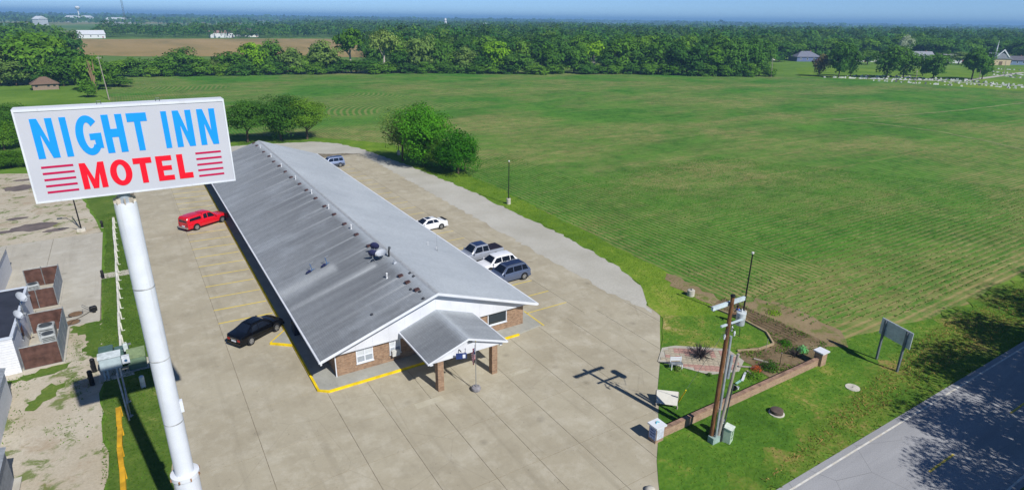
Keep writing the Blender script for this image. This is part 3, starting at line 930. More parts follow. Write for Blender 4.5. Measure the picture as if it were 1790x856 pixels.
def window(x0, x1, z0, z1, y=F0, split=True, parent=motel, dark=True, axis='y', ac=False):
    """front window: frame, panes, rails and sill"""
    f = .07
    mb = MB()
    mb.box(x0, x0 + f, y - .05, y + .02, z0, z1).box(x1 - f, x1, y - .05, y + .02, z0, z1)
    mb.box(x0 + f, x1 - f, y - .05, y + .02, z0, z0 + f).box(x0 + f, x1 - f, y - .05, y + .02, z1 - f, z1)
    if split:
        mb.box((x0 + x1) / 2 - .045, (x0 + x1) / 2 + .045, y - .05, y + .02, z0 + f, z1 - f)
        zm = (z0 + z1) / 2
        for a, b in ((x0 + f, (x0 + x1) / 2 - .045), ((x0 + x1) / 2 + .045, x1 - f)):
            mb.box(a, b, y - .045, y + .02, zm - .035, zm + .035)
    w = mb.build('window', WHITE, parent)
    panes = [(x0 + f, x1 - f, z0 + f, z1 - f)]
    if split:
        m = (x0 + x1) / 2; zm = (z0 + z1) / 2
        panes = [(a, b, c, d) for a, b in ((x0 + f, m - .045), (m + .045, x1 - f)) for c, d in ((z0 + f, zm - .035), (zm + .035, z1 - f))]
    for i, (a, b, c, d) in enumerate(panes):
        pm = GLASSDK if not split else (plain('curtain_glass', S(150, 158, 166), .12, spec=.6, var=.05) if i % 2 == 0 else plain('blind_glass', S(196, 202, 206), .15, spec=.6, var=.04))
        MB().box(a, b, y - .02, y - .012, c, d).build('pane', pm, w)
    MB().box(x0 - .04, x1 + .04, y - .1, y - .052, z0 - .07, z0 - .005).build('sill', WHITE, w)
    return w
window(2.75, 4.05, 0.78, 1.90)
window(5.35, 6.25, 0.78, 1.90)
window(14.0, 15.85, 0.86, 1.95, split=False)
MB().box(5.45, 6.05, F0 - .38, F0 - .06, .70, 1.12).build('air_conditioner', plain('ac_cream', S(206, 206, 200), .6), motel)
# entrance under the porch
d = MB().box(8.3, 9.25, F0 - .04, F0 - .004, .15, 2.0).build('door', GLASSDK, motel)
MB().box(8.22, 8.3, F0 - .07, F0 - .002, .15, 2.05).box(9.25, 9.33, F0 - .07, F0 - .002, .15, 2.05).build('frame', WHITE, d)
MB().box(9.12, 9.17, F0 - .1, F0 - .045, 1.0, 1.2).build('handle', CHROME, d)
window(9.7, 11.3, 0.75, 1.9)
# room doors and windows down the long left side
DOORM = plain('room_door', S(120, 60, 44), .6, var=.1)
for k in range(22):
    y = 3.2 + 3.0 * k
    dd = MB().box(W0 - .05, W0 - .002, y, y + .92, .16, 1.98).build('door', DOORM, motel)
    MB().box(W0 - .1, W0 - .055, y + .78, y + .84, 1.0, 1.06).build('handle', CHROME, dd)
    ww = MB().box(W0 - .04, W0 - .002, y + 1.25, y + 2.6, .75, 1.9).build('window', WHITE, motel)
    MB().box(W0 - .05, W0 - .042, y + 1.32, y + 2.53, .82, 1.83).build('pane', GLASSDK, ww)

# roof vents
VBOX = MB().add([(-.20, -.16, 0), (.20, -.16, 0), (.20, .16, 0), (-.20, .16, 0), (-.20, -.16, .2), (.20, -.16, .1), (.20, .16, .1), (-.20, .16, .2)],
                [(3, 2, 1, 0), (4, 5, 6, 7), (0, 1, 5, 4), (1, 2, 6, 5), (2, 3, 7, 6), (3, 0, 4, 7)]).mesh('roof_vent')
VBOX.materials.append(plain('vent_brown', S(78, 56, 54), .6, var=.2))
VPIPE = MB().lathe([(.10, -.08), (.09, .02), (.055, .03), (.055, .36), (.085, .37), (.085, .46), (.03, .5)], seg=10).mesh('vent_pipe', 40)
VPIPE.materials.append(plain('vent_pale', S(214, 216, 218), .5, var=.05))
for p, k in VENTS:
    if k == 'b':
        o = link_mesh('roof_vent', VBOX, None, roofL, p)
        o.rotation_euler = (0, -math.atan(SL), 0)
    else:
        link_mesh('vent_pipe', VPIPE, None, roofL, p)
for p in ((8.95, 4.85, 5.24), (8.95, 4.09, 5.24), (8.01, 2.49, 4.92), (8.14, 0.38, 4.97), (4.61, 2.10, 3.77), (8.36, 1.50, 5.04)):
    link_mesh('roof_cap', MB().lathe([(.12, -.02), (.12, .07), (.07, .12)], seg=8).mesh('roof_cap'), plain('vent_dark', S(56, 58, 64), .6), roofL, p)
for p in ((15.04, 14.84, 3.36), (15.25, 13.24, 3.29)):
    link_mesh('vent_pipe', VPIPE, None, roofR, p).scale = (.5, .5, .7)

# porch
PE, PR = 2.65, 3.75
PX0, PX1, PY0, PY1 = 6.15, 12.42, -4.85, 0.60
PXC = (PX0 + PX1) / 2 - .05
def porch_slope(xe):
    n = 12
    V = []; F = []
    for i in range(n + 1):
        for j in range(n + 1):
            V.append((xe + (PXC - xe) * i / n, PY0 + (PY1 - PY0) * j / n, PE + (PR - PE) * i / n))
    for i in range(n):
        for j in range(n):
            a = i * (n + 1) + j
            F.append((a, a + n + 1, a + n + 2, a + 1))
    mb = MB().add(V, F)
    me = mb.mesh('porch_roof_slope')
    bm = bmesh.new(); bm.from_mesh(me)
    for f in bm.faces:
        if f.normal.z < 0: f.normal_flip()
    bm.to_mesh(me); bm.free()
    at = me.color_attributes.new('weather', 'FLOAT_COLOR', 'POINT')
    c = []
    for v in me.vertices:
        e = min(abs(v.co.x - PXC) / .6, 1) * min(abs(v.co.y - PY1) / 1.2 + .3, 1)
        c += [0.85 * e if xe < 9 else .5 * e, 0, 0, 1]
    at.data.foreach_set('color', c)
    return link_mesh('porch_roof_slope', me, SHINGLE, motel)
porch_slope(PX0); porch_slope(PX1)
MB().slab3([(PX0, PY0, PE - .012), (PXC, PY0, PR - .012), (PX1, PY0, PE - .012), (PX1, PY0, PE - .13), (PXC, PY0, PR - .13), (PX0, PY0, PE - .13)], (0, PY1 - PY0 - .12, 0)).build('porch_deck', TRIM, motel)
for xe in (PX0 - .02, PX1 + .02):
    MB().slab3([(xe, PY0 - .03, PE - .14), (xe, PY0 - .03, PE + .025), (PXC, PY0 - .03, PR + .025), (PXC, PY0 - .03, PR - .14)], (0, .028, 0)).build('porch_rake_board', WHITE, motel)
    x0 = xe - .09 if xe < 9 else xe
    MB().box(x0, x0 + .09, PY0 - .02, PY1 - .2, PE - .13, PE - .02).build('porch_gutter', WHITE, motel)
MB().slab3([(PX0 + .25, PY0 + .22, PE - .22), (PX1 - .25, PY0 + .22, PE - .22), (PX1 - .1, PY0 + .22, PE - .1), (PXC, PY0 + .22, PR - .135), (PX0 + .1, PY0 + .22, PE - .1)], (0, .05, 0)).build('porch_gable', SIDING, motel)
MB().box(PX0 + .2, PX1 - .2, PY0 + .3, GY - .02, PE - .24, PE - .21).build('porch_ceiling', WHITE, motel)
MB().box(PX0 + .2, PX0 + .42, PY0 + .3, GY - .02, PE - .42, PE - .245).build('porch_beam', WHITE, motel)
MB().box(PX1 - .42, PX1 - .2, PY0 + .3, GY - .02, PE - .42, PE - .245).build('porch_beam', WHITE, motel)
MB().box(PXC + .02, PXC + .42, PY0 + .20, PY0 + .218, PE + .55, PE + .78).build('gable_vent', plain('grey_louvre', S(112, 118, 126), .6), motel)
for x in (6.86, 11.27):
    MB().box(x, x + .46, -4.66, -4.2, 0.03, PE - .245).build('porch_column', BRICK, motel)
# hanging sign under the porch gable
hs = thing('hanging_sign', 'small blue and white sign on a bracket under the porch gable', 'sign', (8.55, -4.98, 2.72))
MB().box(-.03, .03, -.02, .34, .22, .27).build('bracket', BLACK, hs)
MB().slab3([(-.42, -.02, -.24), (.28, -.30, -.24), (.28, -.30, .2), (-.42, -.02, .2)], (.03, .06, 0)).build('panel', plain('sign_navy', S(44, 64, 120), .4), hs)
MB().slab3([(.02, -.21, -.16), (.2, -.28, -.16), (.2, -.28, .12), (.02, -.21, .12)], (-.008, -.014, 0)).build('symbol', WHITE, hs)

# dark vending machine under the left eave
vm = thing('vending_machine', 'dark vending machine standing in the shade under the left eave', 'vending machine', (0.42, 9.1, 0.15))
MB().cbox((0, 0, 0), .8, 1.0, 1.3, 0, .03).build('cabinet', plain('machine_black', S(44, 50, 66), .4), vm)
MB().box(-.42, -.405, -.36, .2, .35, 1.15).build('front_panel', GLASSDK, vm)
MB().box(-.43, -.407, .27, .42, .6, 1.0).build('coin_panel', GALV, vm)

# ================================================================== trees
def unit(rng, n):
    d = rng.normal(0, 1, (n, 3))
    return d / np.linalg.norm(d, axis=1, keepdims=True)

def crown_mesh(seed, nclump, nleaf, leaf, shape='round', base=0.22, spread=0.55):
    """crown of a tree 1 m tall and 1 m wide (x, y in +-0.5): leaf clumps round a hollow volume"""
    rng = np.random.default_rng(seed)
    zc = (1 + base) / 2
    hz = (1 - base) / 2
    d = unit(rng, nclump)
    rad = rng.uniform(0.45, 0.80, (nclump, 1))
    C = d * rad * np.array([[0.5, 0.5, hz]])
    if shape == 'tall':
        C[:, :2] *= (0.55 + 0.45 * (1 - np.abs(C[:, 2:3]) / hz))
    if shape == 'vase':
        C[:, :2] *= (0.65 + 0.5 * (C[:, 2:3] + hz) / (2 * hz))
    if shape == 'dome':
        C[:, 2] = np.abs(C[:, 2]) * 1.5 - hz * 0.65
    cr = rng.uniform(0.11, 0.21, nclump)
    w = cr ** 2 / np.sum(cr ** 2)
    parts = []
    for i in range(nclump):
        k = max(6, int(nleaf * w[i]))
        n = unit(rng, k)
        n[:, 2] = np.where(n[:, 2] < -0.35, -n[:, 2], n[:, 2])
        r = cr[i] * rng.uniform(0.55, 1.12, (k, 1))
        P = C[i] + n * r * np.array([[1, 1, 0.85 * 2 * hz]])
        out = n * 0.8 + d[i] * 0.5 + np.array([[0, 0, 0.35]])
        parts.append(leaf_quads(rng, P, out, leaf, spread))
    # inner leaves so that the crown is not a shell
    k = nleaf // 6
    P = unit(rng, k) * rng.uniform(0, 0.36, (k, 1)) * np.array([[1, 1, 2 * hz * 0.9]])
    parts.append(leaf_quads(rng, P, unit(rng, k), leaf * 1.9, 1.0))
    V = np.concatenate(parts)
    V[:, :, 2] += zc
    lo = V[:, :, 2].min()
    ext = np.abs(V[:, :, :2]).max() * 2
    V[:, :, :2] /= max(ext, 0.8) * 0.97
    V[:, :, 2] = (V[:, :, 2] - lo) / (V[:, :, 2].max() - lo) * (1 - max(lo, 0.02)) + max(lo, 0.02)
    rng2 = np.random.default_rng(seed + 99)
    tint = np.clip(1 + rng2.normal(0, 0.12, (len(V), 1)), 0.7, 1.35) * np.array([[1.0, 1.0, 1.0]])
    me = quads_mesh('crown', V, tint)
    me.materials.append(LEAF)
    return me

def trunk_mesh(seed, limbs=5, r=0.022, fork=0.3, lean=0.03):
    rng = random.Random(seed)
    mb = MB()
    top = (rng.uniform(-lean, lean), rng.uniform(-lean, lean), 0.62)
    mid = (top[0] * .5 + rng.uniform(-.01, .01), top[1] * .5, fork)
    mb.tube([(0, 0, -.02), (mid[0] * .3, mid[1] * .3, .06), mid, top], [r * 1.5, r * 1.05, r * .8, r * .3], 7)
    for k in range(limbs):
        a = 2 * math.pi * k / limbs + rng.uniform(-.5, .5)
        z0 = fork + rng.uniform(-.05, .2)
        q = .26 + rng.uniform(0, .1)
        mb.tube([(mid[0], mid[1], z0), (mid[0] + q * .45 * math.cos(a), mid[1] + q * .45 * math.sin(a), z0 + .12), (mid[0] + q * math.cos(a), mid[1] + q * math.sin(a), z0 + .3)], [r * .5, r * .36, r * .14], 5)
    me = mb.mesh('trunk', 60)
    me.materials.append(BARK)
    return me

FARK = []       # prototypes for trees some hundreds of metres off
for i, sh in enumerate(('round', 'round', 'tall', 'vase', 'dome', 'round', 'dome', 'tall')):
    FARK.append((crown_mesh(20 + i, 22, 1700, 0.032, sh, 0.06 if sh != 'vase' else 0.2, 0.32), trunk_mesh(20 + i)))
NEARK = [(crown_mesh(60 + i, 46, 11000, 0.0125, sh, b), trunk_mesh(60 + i, 7)) for i, (sh, b) in enumerate((('round', .10), ('dome', .10), ('vase', .22), ('round', .2)))]
WISPY = (crown_mesh(70, 34, 3600, 0.013, 'vase', .2), trunk_mesh(70, 8))

def tree(name, spot, proto, mat, label, group=None, trunk_mat=None, rz=None, z=0.0, sink=0.07):
    X, Y, h, w = spot
    t = thing(name, label, 'tree', (X, Y, z - sink * h), random.uniform(0, 6.28) if rz is None else rz, group)
    t.scale = (w * 1.15, w * 1.15, h * (1 + sink))
    c = bpy.data.objects.new('crown', proto[0]); COL.objects.link(c); c.parent = t
    c.material_slots[0].link = 'OBJECT'; c.material_slots[0].material = mat
    k = bpy.data.objects.new('trunk', proto[1]); COL.objects.link(k); k.parent = t
    if trunk_mat:
        k.material_slots[0].link = 'OBJECT'; k.material_slots[0].material = trunk_mat
    return t

# the cluster beside the drive and the trees behind the motel
tree('leafy_tree', (34.8, 60.1, 11.4, 11.1), NEARK[0], LEAFBRIGHT, 'tall bright green leafy tree in the clump beside the gravel drive', sink=.16)
tree('leafy_tree', (37.6, 52.2, 8.0, 8.6), NEARK[1], LEAFBRIGHT, 'lower rounded bright green tree leaning out towards the crop field', sink=.16)
tree('wispy_tree', (33.0, 65.8, 10.0, 8.9), WISPY, LEAFOLIVE, 'thin wispy olive tree behind the bright leafy clump')
tree('leafy_tree', (36.8, 57.5, 5.5, 6.1), NEARK[3], LEAF, 'low dark bushy tree between the two bright ones', sink=.2)
tree('leafy_tree', (11.6, 98.1, 9.1, 10.1), NEARK[3], LEAFDK, 'mid green tree with forked trunk just right of the motel sign', trunk_mat=BARK)
tree('leafy_tree', (18.1, 96.7, 9.9, 12.0), NEARK[0], LEAFDK, 'broad green tree behind the far end of the motel roof', sink=.12)
tree('leafy_tree', (23.2, 95.5, 9.2, 9.7), NEARK[3], LEAF, 'rightmost of the three trees behind the motel roof', sink=.1)
for (spot, m, lb) in (((-30.6, 127.3, 7.4, 8.6), LEAFDK, 'dark leafy tree at the left edge beside the sign'), ((-30.3, 112.1, 6.3, 7.8), LEAF, 'green tree at the left edge below the dark one'), ((-26.7, 116.6, 6.4, 6.5), LEAFDK, 'shadowy tree hidden partly behind the sign'),
                      ((-27.4, 93.9, 3.0, 6.3), LEAF, 'low green hedge tree at the edge of the gravel yard'), ((-24.5, 93.4, 2.8, 5.0), LEAF, 'low rounded hedge tree touching the sign edge')):
    tree('yard_tree', spot, NEARK[random.randrange(4)], m, lb)

GRP1 = 'trees along the far edge of the crop field'
ORD = 'first second third fourth fifth sixth seventh eighth ninth tenth eleventh twelfth thirteenth fourteenth fifteenth sixteenth seventeenth eighteenth nineteenth twentieth'.split()
ORD = ORD + ['twenty-' + o for o in ORD[:9]] + ['thirtieth'] + ['thirty-' + o for o in ORD[:9]]
HUE = {0: 'mid green', 1: 'dark green', 2: 'olive green'}
MATK = [LEAF, LEAFDK, LEAFOLIVE]
LINE_TREES = [((-8.2, 274.0, 7.2, 11.2), 0), ((-1.6, 271.0, 8.4, 11.7), 1), ((6.1, 270.6, 8.5, 12.4), 0), ((14.7, 269.9, 12.2, 16.1), 1), ((21.6, 266.8, 8.4, 11.1), 0), ((27.2, 267.5, 6.8, 9.7), 2), ((32.8, 265.1, 10.2, 14.8), 0), ((38.8, 262.4, 8.8, 11.3), 1),
 ((58.7, 260.3, 12.6, 13.8), 2), ((64.6, 257.7, 8.6, 10.6), 0), ((79.9, 254.5, 7.0, 11.9), 1), ((91.3, 249.6, 7.0, 15.2), 1), ((85.7, 252.0, 6.2, 11.9), 0), ((106.1, 246.7, 10.8, 13.3), 1), ((123.1, 243.0, 17.1, 12.4), 1), ((130.4, 239.9, 9.2, 14.2), 0), ((135.3, 234.1, 12.8, 13.5), 2),
 ((141.4, 227.9, 9.6, 12.3), 1), ((155.2, 218.4, 9.8, 15.0), 1), ((160.7, 216.0, 5.6, 11.2), 0), ((170.2, 215.5, 14.3, 13.6), 0), ((176.8, 212.6, 13.5, 14.2), 1), ((183.0, 209.9, 14.1, 14.3), 0), ((198.5, 203.2, 11.0, 12.7), 1), ((205.3, 200.3, 16.9, 17.3), 0), ((213.6, 196.7, 13.5, 12.8), 1),
 ((220.8, 189.9, 16.1, 17.3), 0), ((225.4, 180.7, 16.4, 15.3), 1), ((231.0, 174.8, 15.0, 15.2), 1), ((239.2, 171.2, 14.5, 15.3), 0), ((247.5, 167.5, 16.2, 15.3), 1), ((255.0, 164.2, 17.0, 15.4), 1), ((258.8, 159.1, 10.5, 12.5), 1)]
for i, (sp, m) in enumerate(LINE_TREES):
    tree('field_edge_tree', sp, FARK[[0, 1, 4, 5, 6, 3][i % 6]], MATK[m], '%s tree, %s from the left of the rounded trees lining the far field edge' % (HUE[m], ORD[i]), GRP1)
# undergrowth that closes the foot of the line
k_b = 0
for sp in ((-4.7, 272.4, 5.2, 9.7), (2.8, 269.1, 5.2, 9.8), (9.7, 269.0, 5.5, 9.9), (17.8, 265.4, 5.5, 11.0), (24.2, 265.7, 5.3, 10.1), (29.5, 263.4, 5.8, 10.1), (35.6, 260.7, 5.8, 11.2), (42.1, 261.0, 6.4, 10.3), (47.8, 258.5, 6.7, 11.4), (54.1, 259.0, 6.0, 10.5), (61.0, 256.0, 5.5, 11.5), (67.3, 253.2, 6.0, 10.5),
           (74.7, 253.3, 5.9, 11.7), (93.9, 245.0, 4.9, 11.9), (101.1, 245.3, 5.8, 10.9), (108.6, 242.1, 5.3, 12.1), (116.0, 238.9, 6.3, 12.1), (123.6, 235.6, 5.8, 11.1), (130.7, 232.5, 5.3, 12.2), (136.0, 226.7, 5.5, 11.0), (143.2, 223.6, 5.0, 12.2), (150.1, 220.6, 5.6, 12.2), (162.5, 211.7, 4.8, 12.2), (171.7, 211.2, 5.7, 12.4), (185.5, 205.2, 6.2, 12.5), (192.2, 202.3, 4.6, 11.4),
           (199.5, 199.2, 5.7, 11.4), (207.1, 195.8, 6.3, 12.6), (213.4, 189.5, 7.1, 12.5), (220.8, 182.7, 7.3, 12.4), (226.9, 176.5, 7.0, 12.4), (232.5, 170.7, 7.2, 12.3), (240.6, 167.1, 7.3, 12.3), (248.8, 163.5, 7.8, 12.4), (252.4, 158.5, 7.0, 11.2), (260.8, 154.7, 4.6, 8.4)):
    k_b += 1
    tree('hedgerow_bush', sp, FARK[4 if k_b % 2 else 6], [LEAF, LEAFDK, LEAF][k_b % 3], 'low green bush closing the foot of the field edge tree line', 'undergrowth bushes along the field edge', sink=.22)
tree('field_edge_tree', (43.8, 263.5, 14.3, 13.0), FARK[0], LEAFYEL, 'light green tree left of the dark column tree in the field edge line', GRP1)
tree('field_edge_tree', (50.2, 260.7, 15.6, 10.4), FARK[2], LEAFDK, 'dark column shaped tree in the field edge line', GRP1)
tree('cottonwood_tree', (71.9, 254.6, 15.4, 16.5), FARK[3], LEAFOLIVE, 'grey green cottonwood left of the white trunked one', GRP1)
tree('cottonwood_tree', (84.8, 255.9, 20.6, 15.3), (crown_mesh(81, 22, 1300, .03, 'round', .42), trunk_mesh(81, 5, .03, .42)), LEAF, 'tall cottonwood with a bare white trunk above the bushes', GRP1, PALEBARK)
tree('cottonwood_tree', (99.1, 249.7, 20.0, 16.5), (crown_mesh(82, 22, 1300, .03, 'vase', .36), trunk_mesh(82, 5, .03, .4)), LEAFOLIVE, 'tall cottonwood with pale double trunk right of the white trunked one', GRP1, PALEBARK)
tree('field_edge_tree', (114.9, 242.9, 18.4, 17.2), FARK[1], LEAFOLIVE, 'broad crowned grey green tree towering over the field edge line', GRP1)
tree('field_edge_tree', (146.9, 225.5, 15.4, 14.0), FARK[0], LEAFYEL, 'bright yellow green tree in the middle of the field edge line', GRP1)
tree('field_edge_tree', (194.4, 208.7, 15.4, 11.6), (crown_mesh(83, 16, 700, .03, 'vase', .45), trunk_mesh(83, 6, .03, .3)), LEAFYEL, 'thin yellowish tree with bare pale limbs in the field edge line', GRP1, PALEBARK)
GRP2 = 'second row of trees behind the field edge line'
rr = random.Random(5)
for (sp, m) in (((105.9, 282.0, 15.5, 15.2), 1), ((119.8, 280.6, 16.6, 16.7), 0), ((131.4, 280.4, 14.8, 15.7), 1), ((144.4, 275.1, 16.1, 17.1), 0), ((151.9, 267.5, 15.7, 15.7), 1), ((163.0, 267.5, 16.9, 17.2), 0), ((171.9, 259.3, 16.5, 15.9), 1), ((182.3, 255.0, 16.0, 17.2), 0), ((189.0, 247.8, 17.4, 15.8), 1), ((200.5, 247.6, 17.9, 17.4), 1),
                ((208.6, 239.7, 17.5, 16.6), 0), ((220.0, 239.6, 19.0, 17.6), 1), ((224.6, 233.1, 17.7, 16.1), 1), ((234.9, 228.9, 18.4, 17.5), 0), ((241.3, 221.7, 17.9, 17.4), 0), ((251.6, 217.4, 18.3, 16.8), 1), ((258.5, 210.1, 18.8, 17.3), 0), ((268.6, 205.9, 18.3, 17.4), 1), ((275.6, 198.5, 17.9, 16.7), 0), ((285.2, 194.5, 18.6, 17.4), 1), ((294.8, 190.5, 17.8, 17.5), 1), ((313.2, 196.7, 16.6, 14.8), 0),
                ((371.1, 227.7, 14.0, 17.8), 1), ((394.3, 231.4, 15.2, 18.5), 0), ((406.1, 226.9, 13.8, 18.6), 1), ((417.6, 222.6, 15.4, 18.7), 0), ((429.3, 218.1, 16.2, 18.8), 1), ((458.2, 220.9, 15.2, 19.5), 0), ((471.9, 215.8, 16.9, 19.6), 1), ((487.3, 210.0, 18.6, 18.9), 0), ((502.4, 204.4, 16.4, 19.9), 1), ((500.9, 190.9, 16.0, 19.4), 0), ((514.9, 185.6, 15.3, 19.5), 1), ((528.1, 180.6, 16.1, 19.6), 0), ((552.4, 178.5, 15.3, 20.1), 1), ((557.8, 169.3, 14.7, 19.9), 0), ((554.5, 156.9, 16.7, 21.1), 1)):
    tree('woodland_tree', sp, FARK[rr.randrange(8)], MATK[m], ['mid green tree in the wood behind the first tree line', 'dark green tree in the wood behind the first tree line'][m], GRP2)
tree('pale_tree', (475.3, 200.7, 18.1, 10.8), FARK[2], leaf_mat('leaves_silver', S(120, 136, 112), S(150, 164, 138), S(176, 186, 160)), 'silvery pale tree standing out in the wood above the cemetery')
# the wooded corner on the left
GRP3 = 'trees in the wooded corner left of the field'
for (sp, m, lb) in (((-44.7, 256.7, 14.0, 15.3), LEAFOLIVE, 'olive tree at the far left edge behind the hut'), ((-37.9, 255.9, 19.5, 19.8), LEAF, 'tallest broad green tree of the wooded corner'), ((-30.5, 254.8, 18.3, 18.3), LEAF, 'broad mid green tree above the brown hut'),
                    ((-23.8, 244.7, 13.8, 15.0), LEAFDK, 'dark tree just right of the brown hut'), ((-27.0, 239.5, 10.2, 12.5), LEAF, 'green tree leaning over the hut roof'), ((-18.3, 220.9, 12.5, 11.5), LEAF, 'vine covered tree beside the bare stalks'), ((-13.8, 231.2, 9.2, 9.6), LEAF, 'smaller green tree at the right end of the wooded corner'),
                    ((-10.1, 229.4, 4.0, 9.2), LEAFDK, 'low dark bush at the right end of the wooded corner'), ((-41.5, 248.5, 9.2, 12.5), LEAFOLIVE, 'greyish low tree left of the brown hut'), ((-34.9, 249.9, 11.3, 12.7), LEAFDK, 'dark tree directly behind the brown hut'), ((-18.7, 199.4, 5.3, 6.2), LEAF, 'green bush under the bare stalks'), ((-46.3, 250.7, 6.0, 8.3), LEAFOLIVE, 'low grey bush at the left picture edge'),
                    ((-37.3, 385.2, 18.2, 18.8), LEAFDK, 'dark evergreen looking tree rising behind the wooded corner'), ((-29.9, 382.3, 16.6, 17.6), LEAFDK, 'second dark tree rising behind the wooded corner'), ((-56.9, 436.0, 17.4, 17.1), LEAFDK, 'distant dark tree at the upper left'), ((-71.2, 494.1, 17.1, 18.9), LEAF, 'distant green tree at the upper left edge')):
    tree('corner_tree', sp, FARK[rr.randrange(8)] if sp[2] > 8 else FARK[4], m, lb, GRP3)
stalk = thing('dead_tree', 'bare brown dead trunk standing among the leaves of the wooded corner', 'tree', (*(-16.92, 216.35), 0))
mbs = MB()
for k in range(6):
    a = random.uniform(0, 6.28); q = random.uniform(.6, 1.6)
    mbs.tube([(0, 0, 0), (q * .4 * math.cos(a), q * .4 * math.sin(a), 5), (q * math.cos(a), q * math.sin(a), random.uniform(9, 13))], [.35, .22, .06], 6)
mbs.build('trunk', wood_mat('dead_wood', S(112, 92, 66), S(152, 130, 100)), stalk)
# cemetery trees
for (sp, m, lb) in (((285.1, 144.0, 11.1, 8.0), LEAFPURP, 'small purple leaved tree at the left end of the cemetery'), ((288.5, 135.7, 17.0, 11.2), LEAFDK, 'dark green tree right of the purple one in the cemetery'), ((300.7, 137.1, 15.0, 8.6), LEAFDK, 'slimmer dark tree second from the purple one in the cemetery'),
                    ((308.2, 123.6, 16.2, 14.5), LEAFDK, 'broad dark tree in the middle of the cemetery'), ((320.1, 121.6, 15.4, 13.1), LEAFDK, 'dark tree touching the broad one in the middle of the cemetery'), ((324.3, 109.9, 13.5, 12.7), LEAFDK, 'dark rounded tree over the cemetery path'), ((341.3, 122.6, 11.0, 8.3), LEAFDK, 'narrow dark tree left of the rounded one over the cemetery path'),
                    ((339.8, 99.7, 15.3, 13.3), LEAFDK, 'large dark tree left of the steepled church'), ((348.7, 98.9, 14.4, 9.5), LEAFDK, 'dark tree nearest the steepled church'), ((403.5, 185.8, 10.2, 14.1), LEAF, 'round green tree in front of the tan roofed house'), ((467.0, 160.4, 8.4, 15.3), LEAFOLIVE, 'grey green tree between two cemetery houses'), ((436.8, 172.5, 6.1, 9.8), LEAFDK, 'dark conical tree by the white house'), ((522.1, 144.3, 12.1, 17.4), LEAFDK, 'dark tree at the right edge beyond the cemetery')):
    tree('cemetery_tree', sp, FARK[[0, 3, 5, 1][rr.randrange(4)]], m, lb, 'trees in and around the cemetery')
# roadside trees across the road whose shade falls on the asphalt
for (sp, lb) in (((37.5, -37.6, 14, 9), 'first big tree across the road'), ((45.5, -36.8, 16, 11), 'second big tree across the road'), ((54, -36.5, 16.5, 12), 'third big tree across the road'), ((64, -36.5, 17, 12), 'fourth big tree across the road'), ((75, -37, 18, 12), 'fifth big tree across the road'), ((31.5, -39.5, 13, 7), 'smallest tree across the road'), ((49, -44.5, 19, 12), 'tall tree behind the row across the road'), ((59, -45, 19, 12), 'second tall tree behind the row across the road')):
    tree('roadside_tree', sp, NEARK[rr.randrange(4)], LEAF, lb, 'trees across the road')

# ---- distant woods: nobody could count these
def woods(name, label, polys, spacing, hgt, nq, size, seed, tone=(1, 1, 1)):
    rng = np.random.default_rng(seed)
    parts, tints = [], []
    for poly in polys:
        xs_ = [p[0] for p in poly]; ys_ = [p[1] for p in poly]
        nx = int((max(xs_) - min(xs_)) / spacing) + 1
        ny = int((max(ys_) - min(ys_)) / spacing) + 1
        for i in range(nx):
            for j in range(ny):
                p = (min(xs_) + (i + rng.uniform(0, 1)) * spacing, min(ys_) + (j + rng.uniform(0, 1)) * spacing)
                if not inside(p, poly): continue
                h = hgt * (rng.uniform(0.65, 1.15) if rng.uniform() < .8 else rng.uniform(1.15, 1.55))
                w = spacing * rng.uniform(0.55, 0.95)
                n = unit(rng, nq)
                n[:, 2] = np.abs(n[:, 2]) * 1.2 - 0.35
                P = n * np.array([[w, w, h * 0.5]]) * rng.uniform(0.75, 1.1, (nq, 1)) + np.array([[p[0], p[1], h * 0.52]])
                parts.append(leaf_quads(rng, P, n, size, 0.3))
                g = rng.uniform(0.6, 1.4)
                tints.append(np.tile(np.array([[g * rng.uniform(.8, 1.45) * tone[0], g * tone[1], g * rng.uniform(.8, 1.15) * tone[2]]]), (nq, 1)))
    me = quads_mesh(name, np.concatenate(parts), np.concatenate(tints))
    o = link_mesh(name, me, LEAFDK)
    return tag(o, label, 'woods', kind='stuff')
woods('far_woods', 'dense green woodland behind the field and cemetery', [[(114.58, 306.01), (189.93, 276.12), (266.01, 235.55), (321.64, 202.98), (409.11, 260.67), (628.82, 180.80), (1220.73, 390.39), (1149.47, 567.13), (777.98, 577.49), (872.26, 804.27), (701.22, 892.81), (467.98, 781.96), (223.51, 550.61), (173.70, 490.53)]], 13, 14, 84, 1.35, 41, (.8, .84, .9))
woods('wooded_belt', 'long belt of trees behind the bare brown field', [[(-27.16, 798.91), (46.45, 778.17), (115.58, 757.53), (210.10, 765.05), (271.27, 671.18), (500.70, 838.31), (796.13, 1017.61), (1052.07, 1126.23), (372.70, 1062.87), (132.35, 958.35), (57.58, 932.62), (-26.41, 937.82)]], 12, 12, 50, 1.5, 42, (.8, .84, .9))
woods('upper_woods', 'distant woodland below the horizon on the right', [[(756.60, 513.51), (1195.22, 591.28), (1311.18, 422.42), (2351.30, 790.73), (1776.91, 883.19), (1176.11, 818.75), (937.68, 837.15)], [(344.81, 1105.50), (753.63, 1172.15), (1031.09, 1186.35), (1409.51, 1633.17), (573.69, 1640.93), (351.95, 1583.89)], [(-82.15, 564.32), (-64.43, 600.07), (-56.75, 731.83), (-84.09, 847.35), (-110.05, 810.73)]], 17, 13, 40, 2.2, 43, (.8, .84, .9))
BANDS = []
rb = random.Random(9)
def polar(px_deg, dist):
    a = R(90 - 32.182) + 0  # heading of the camera, counted from +X
    t = a - R(px_deg)
    return (CAM.x + dist * math.cos(t), CAM.y + dist * math.sin(t))
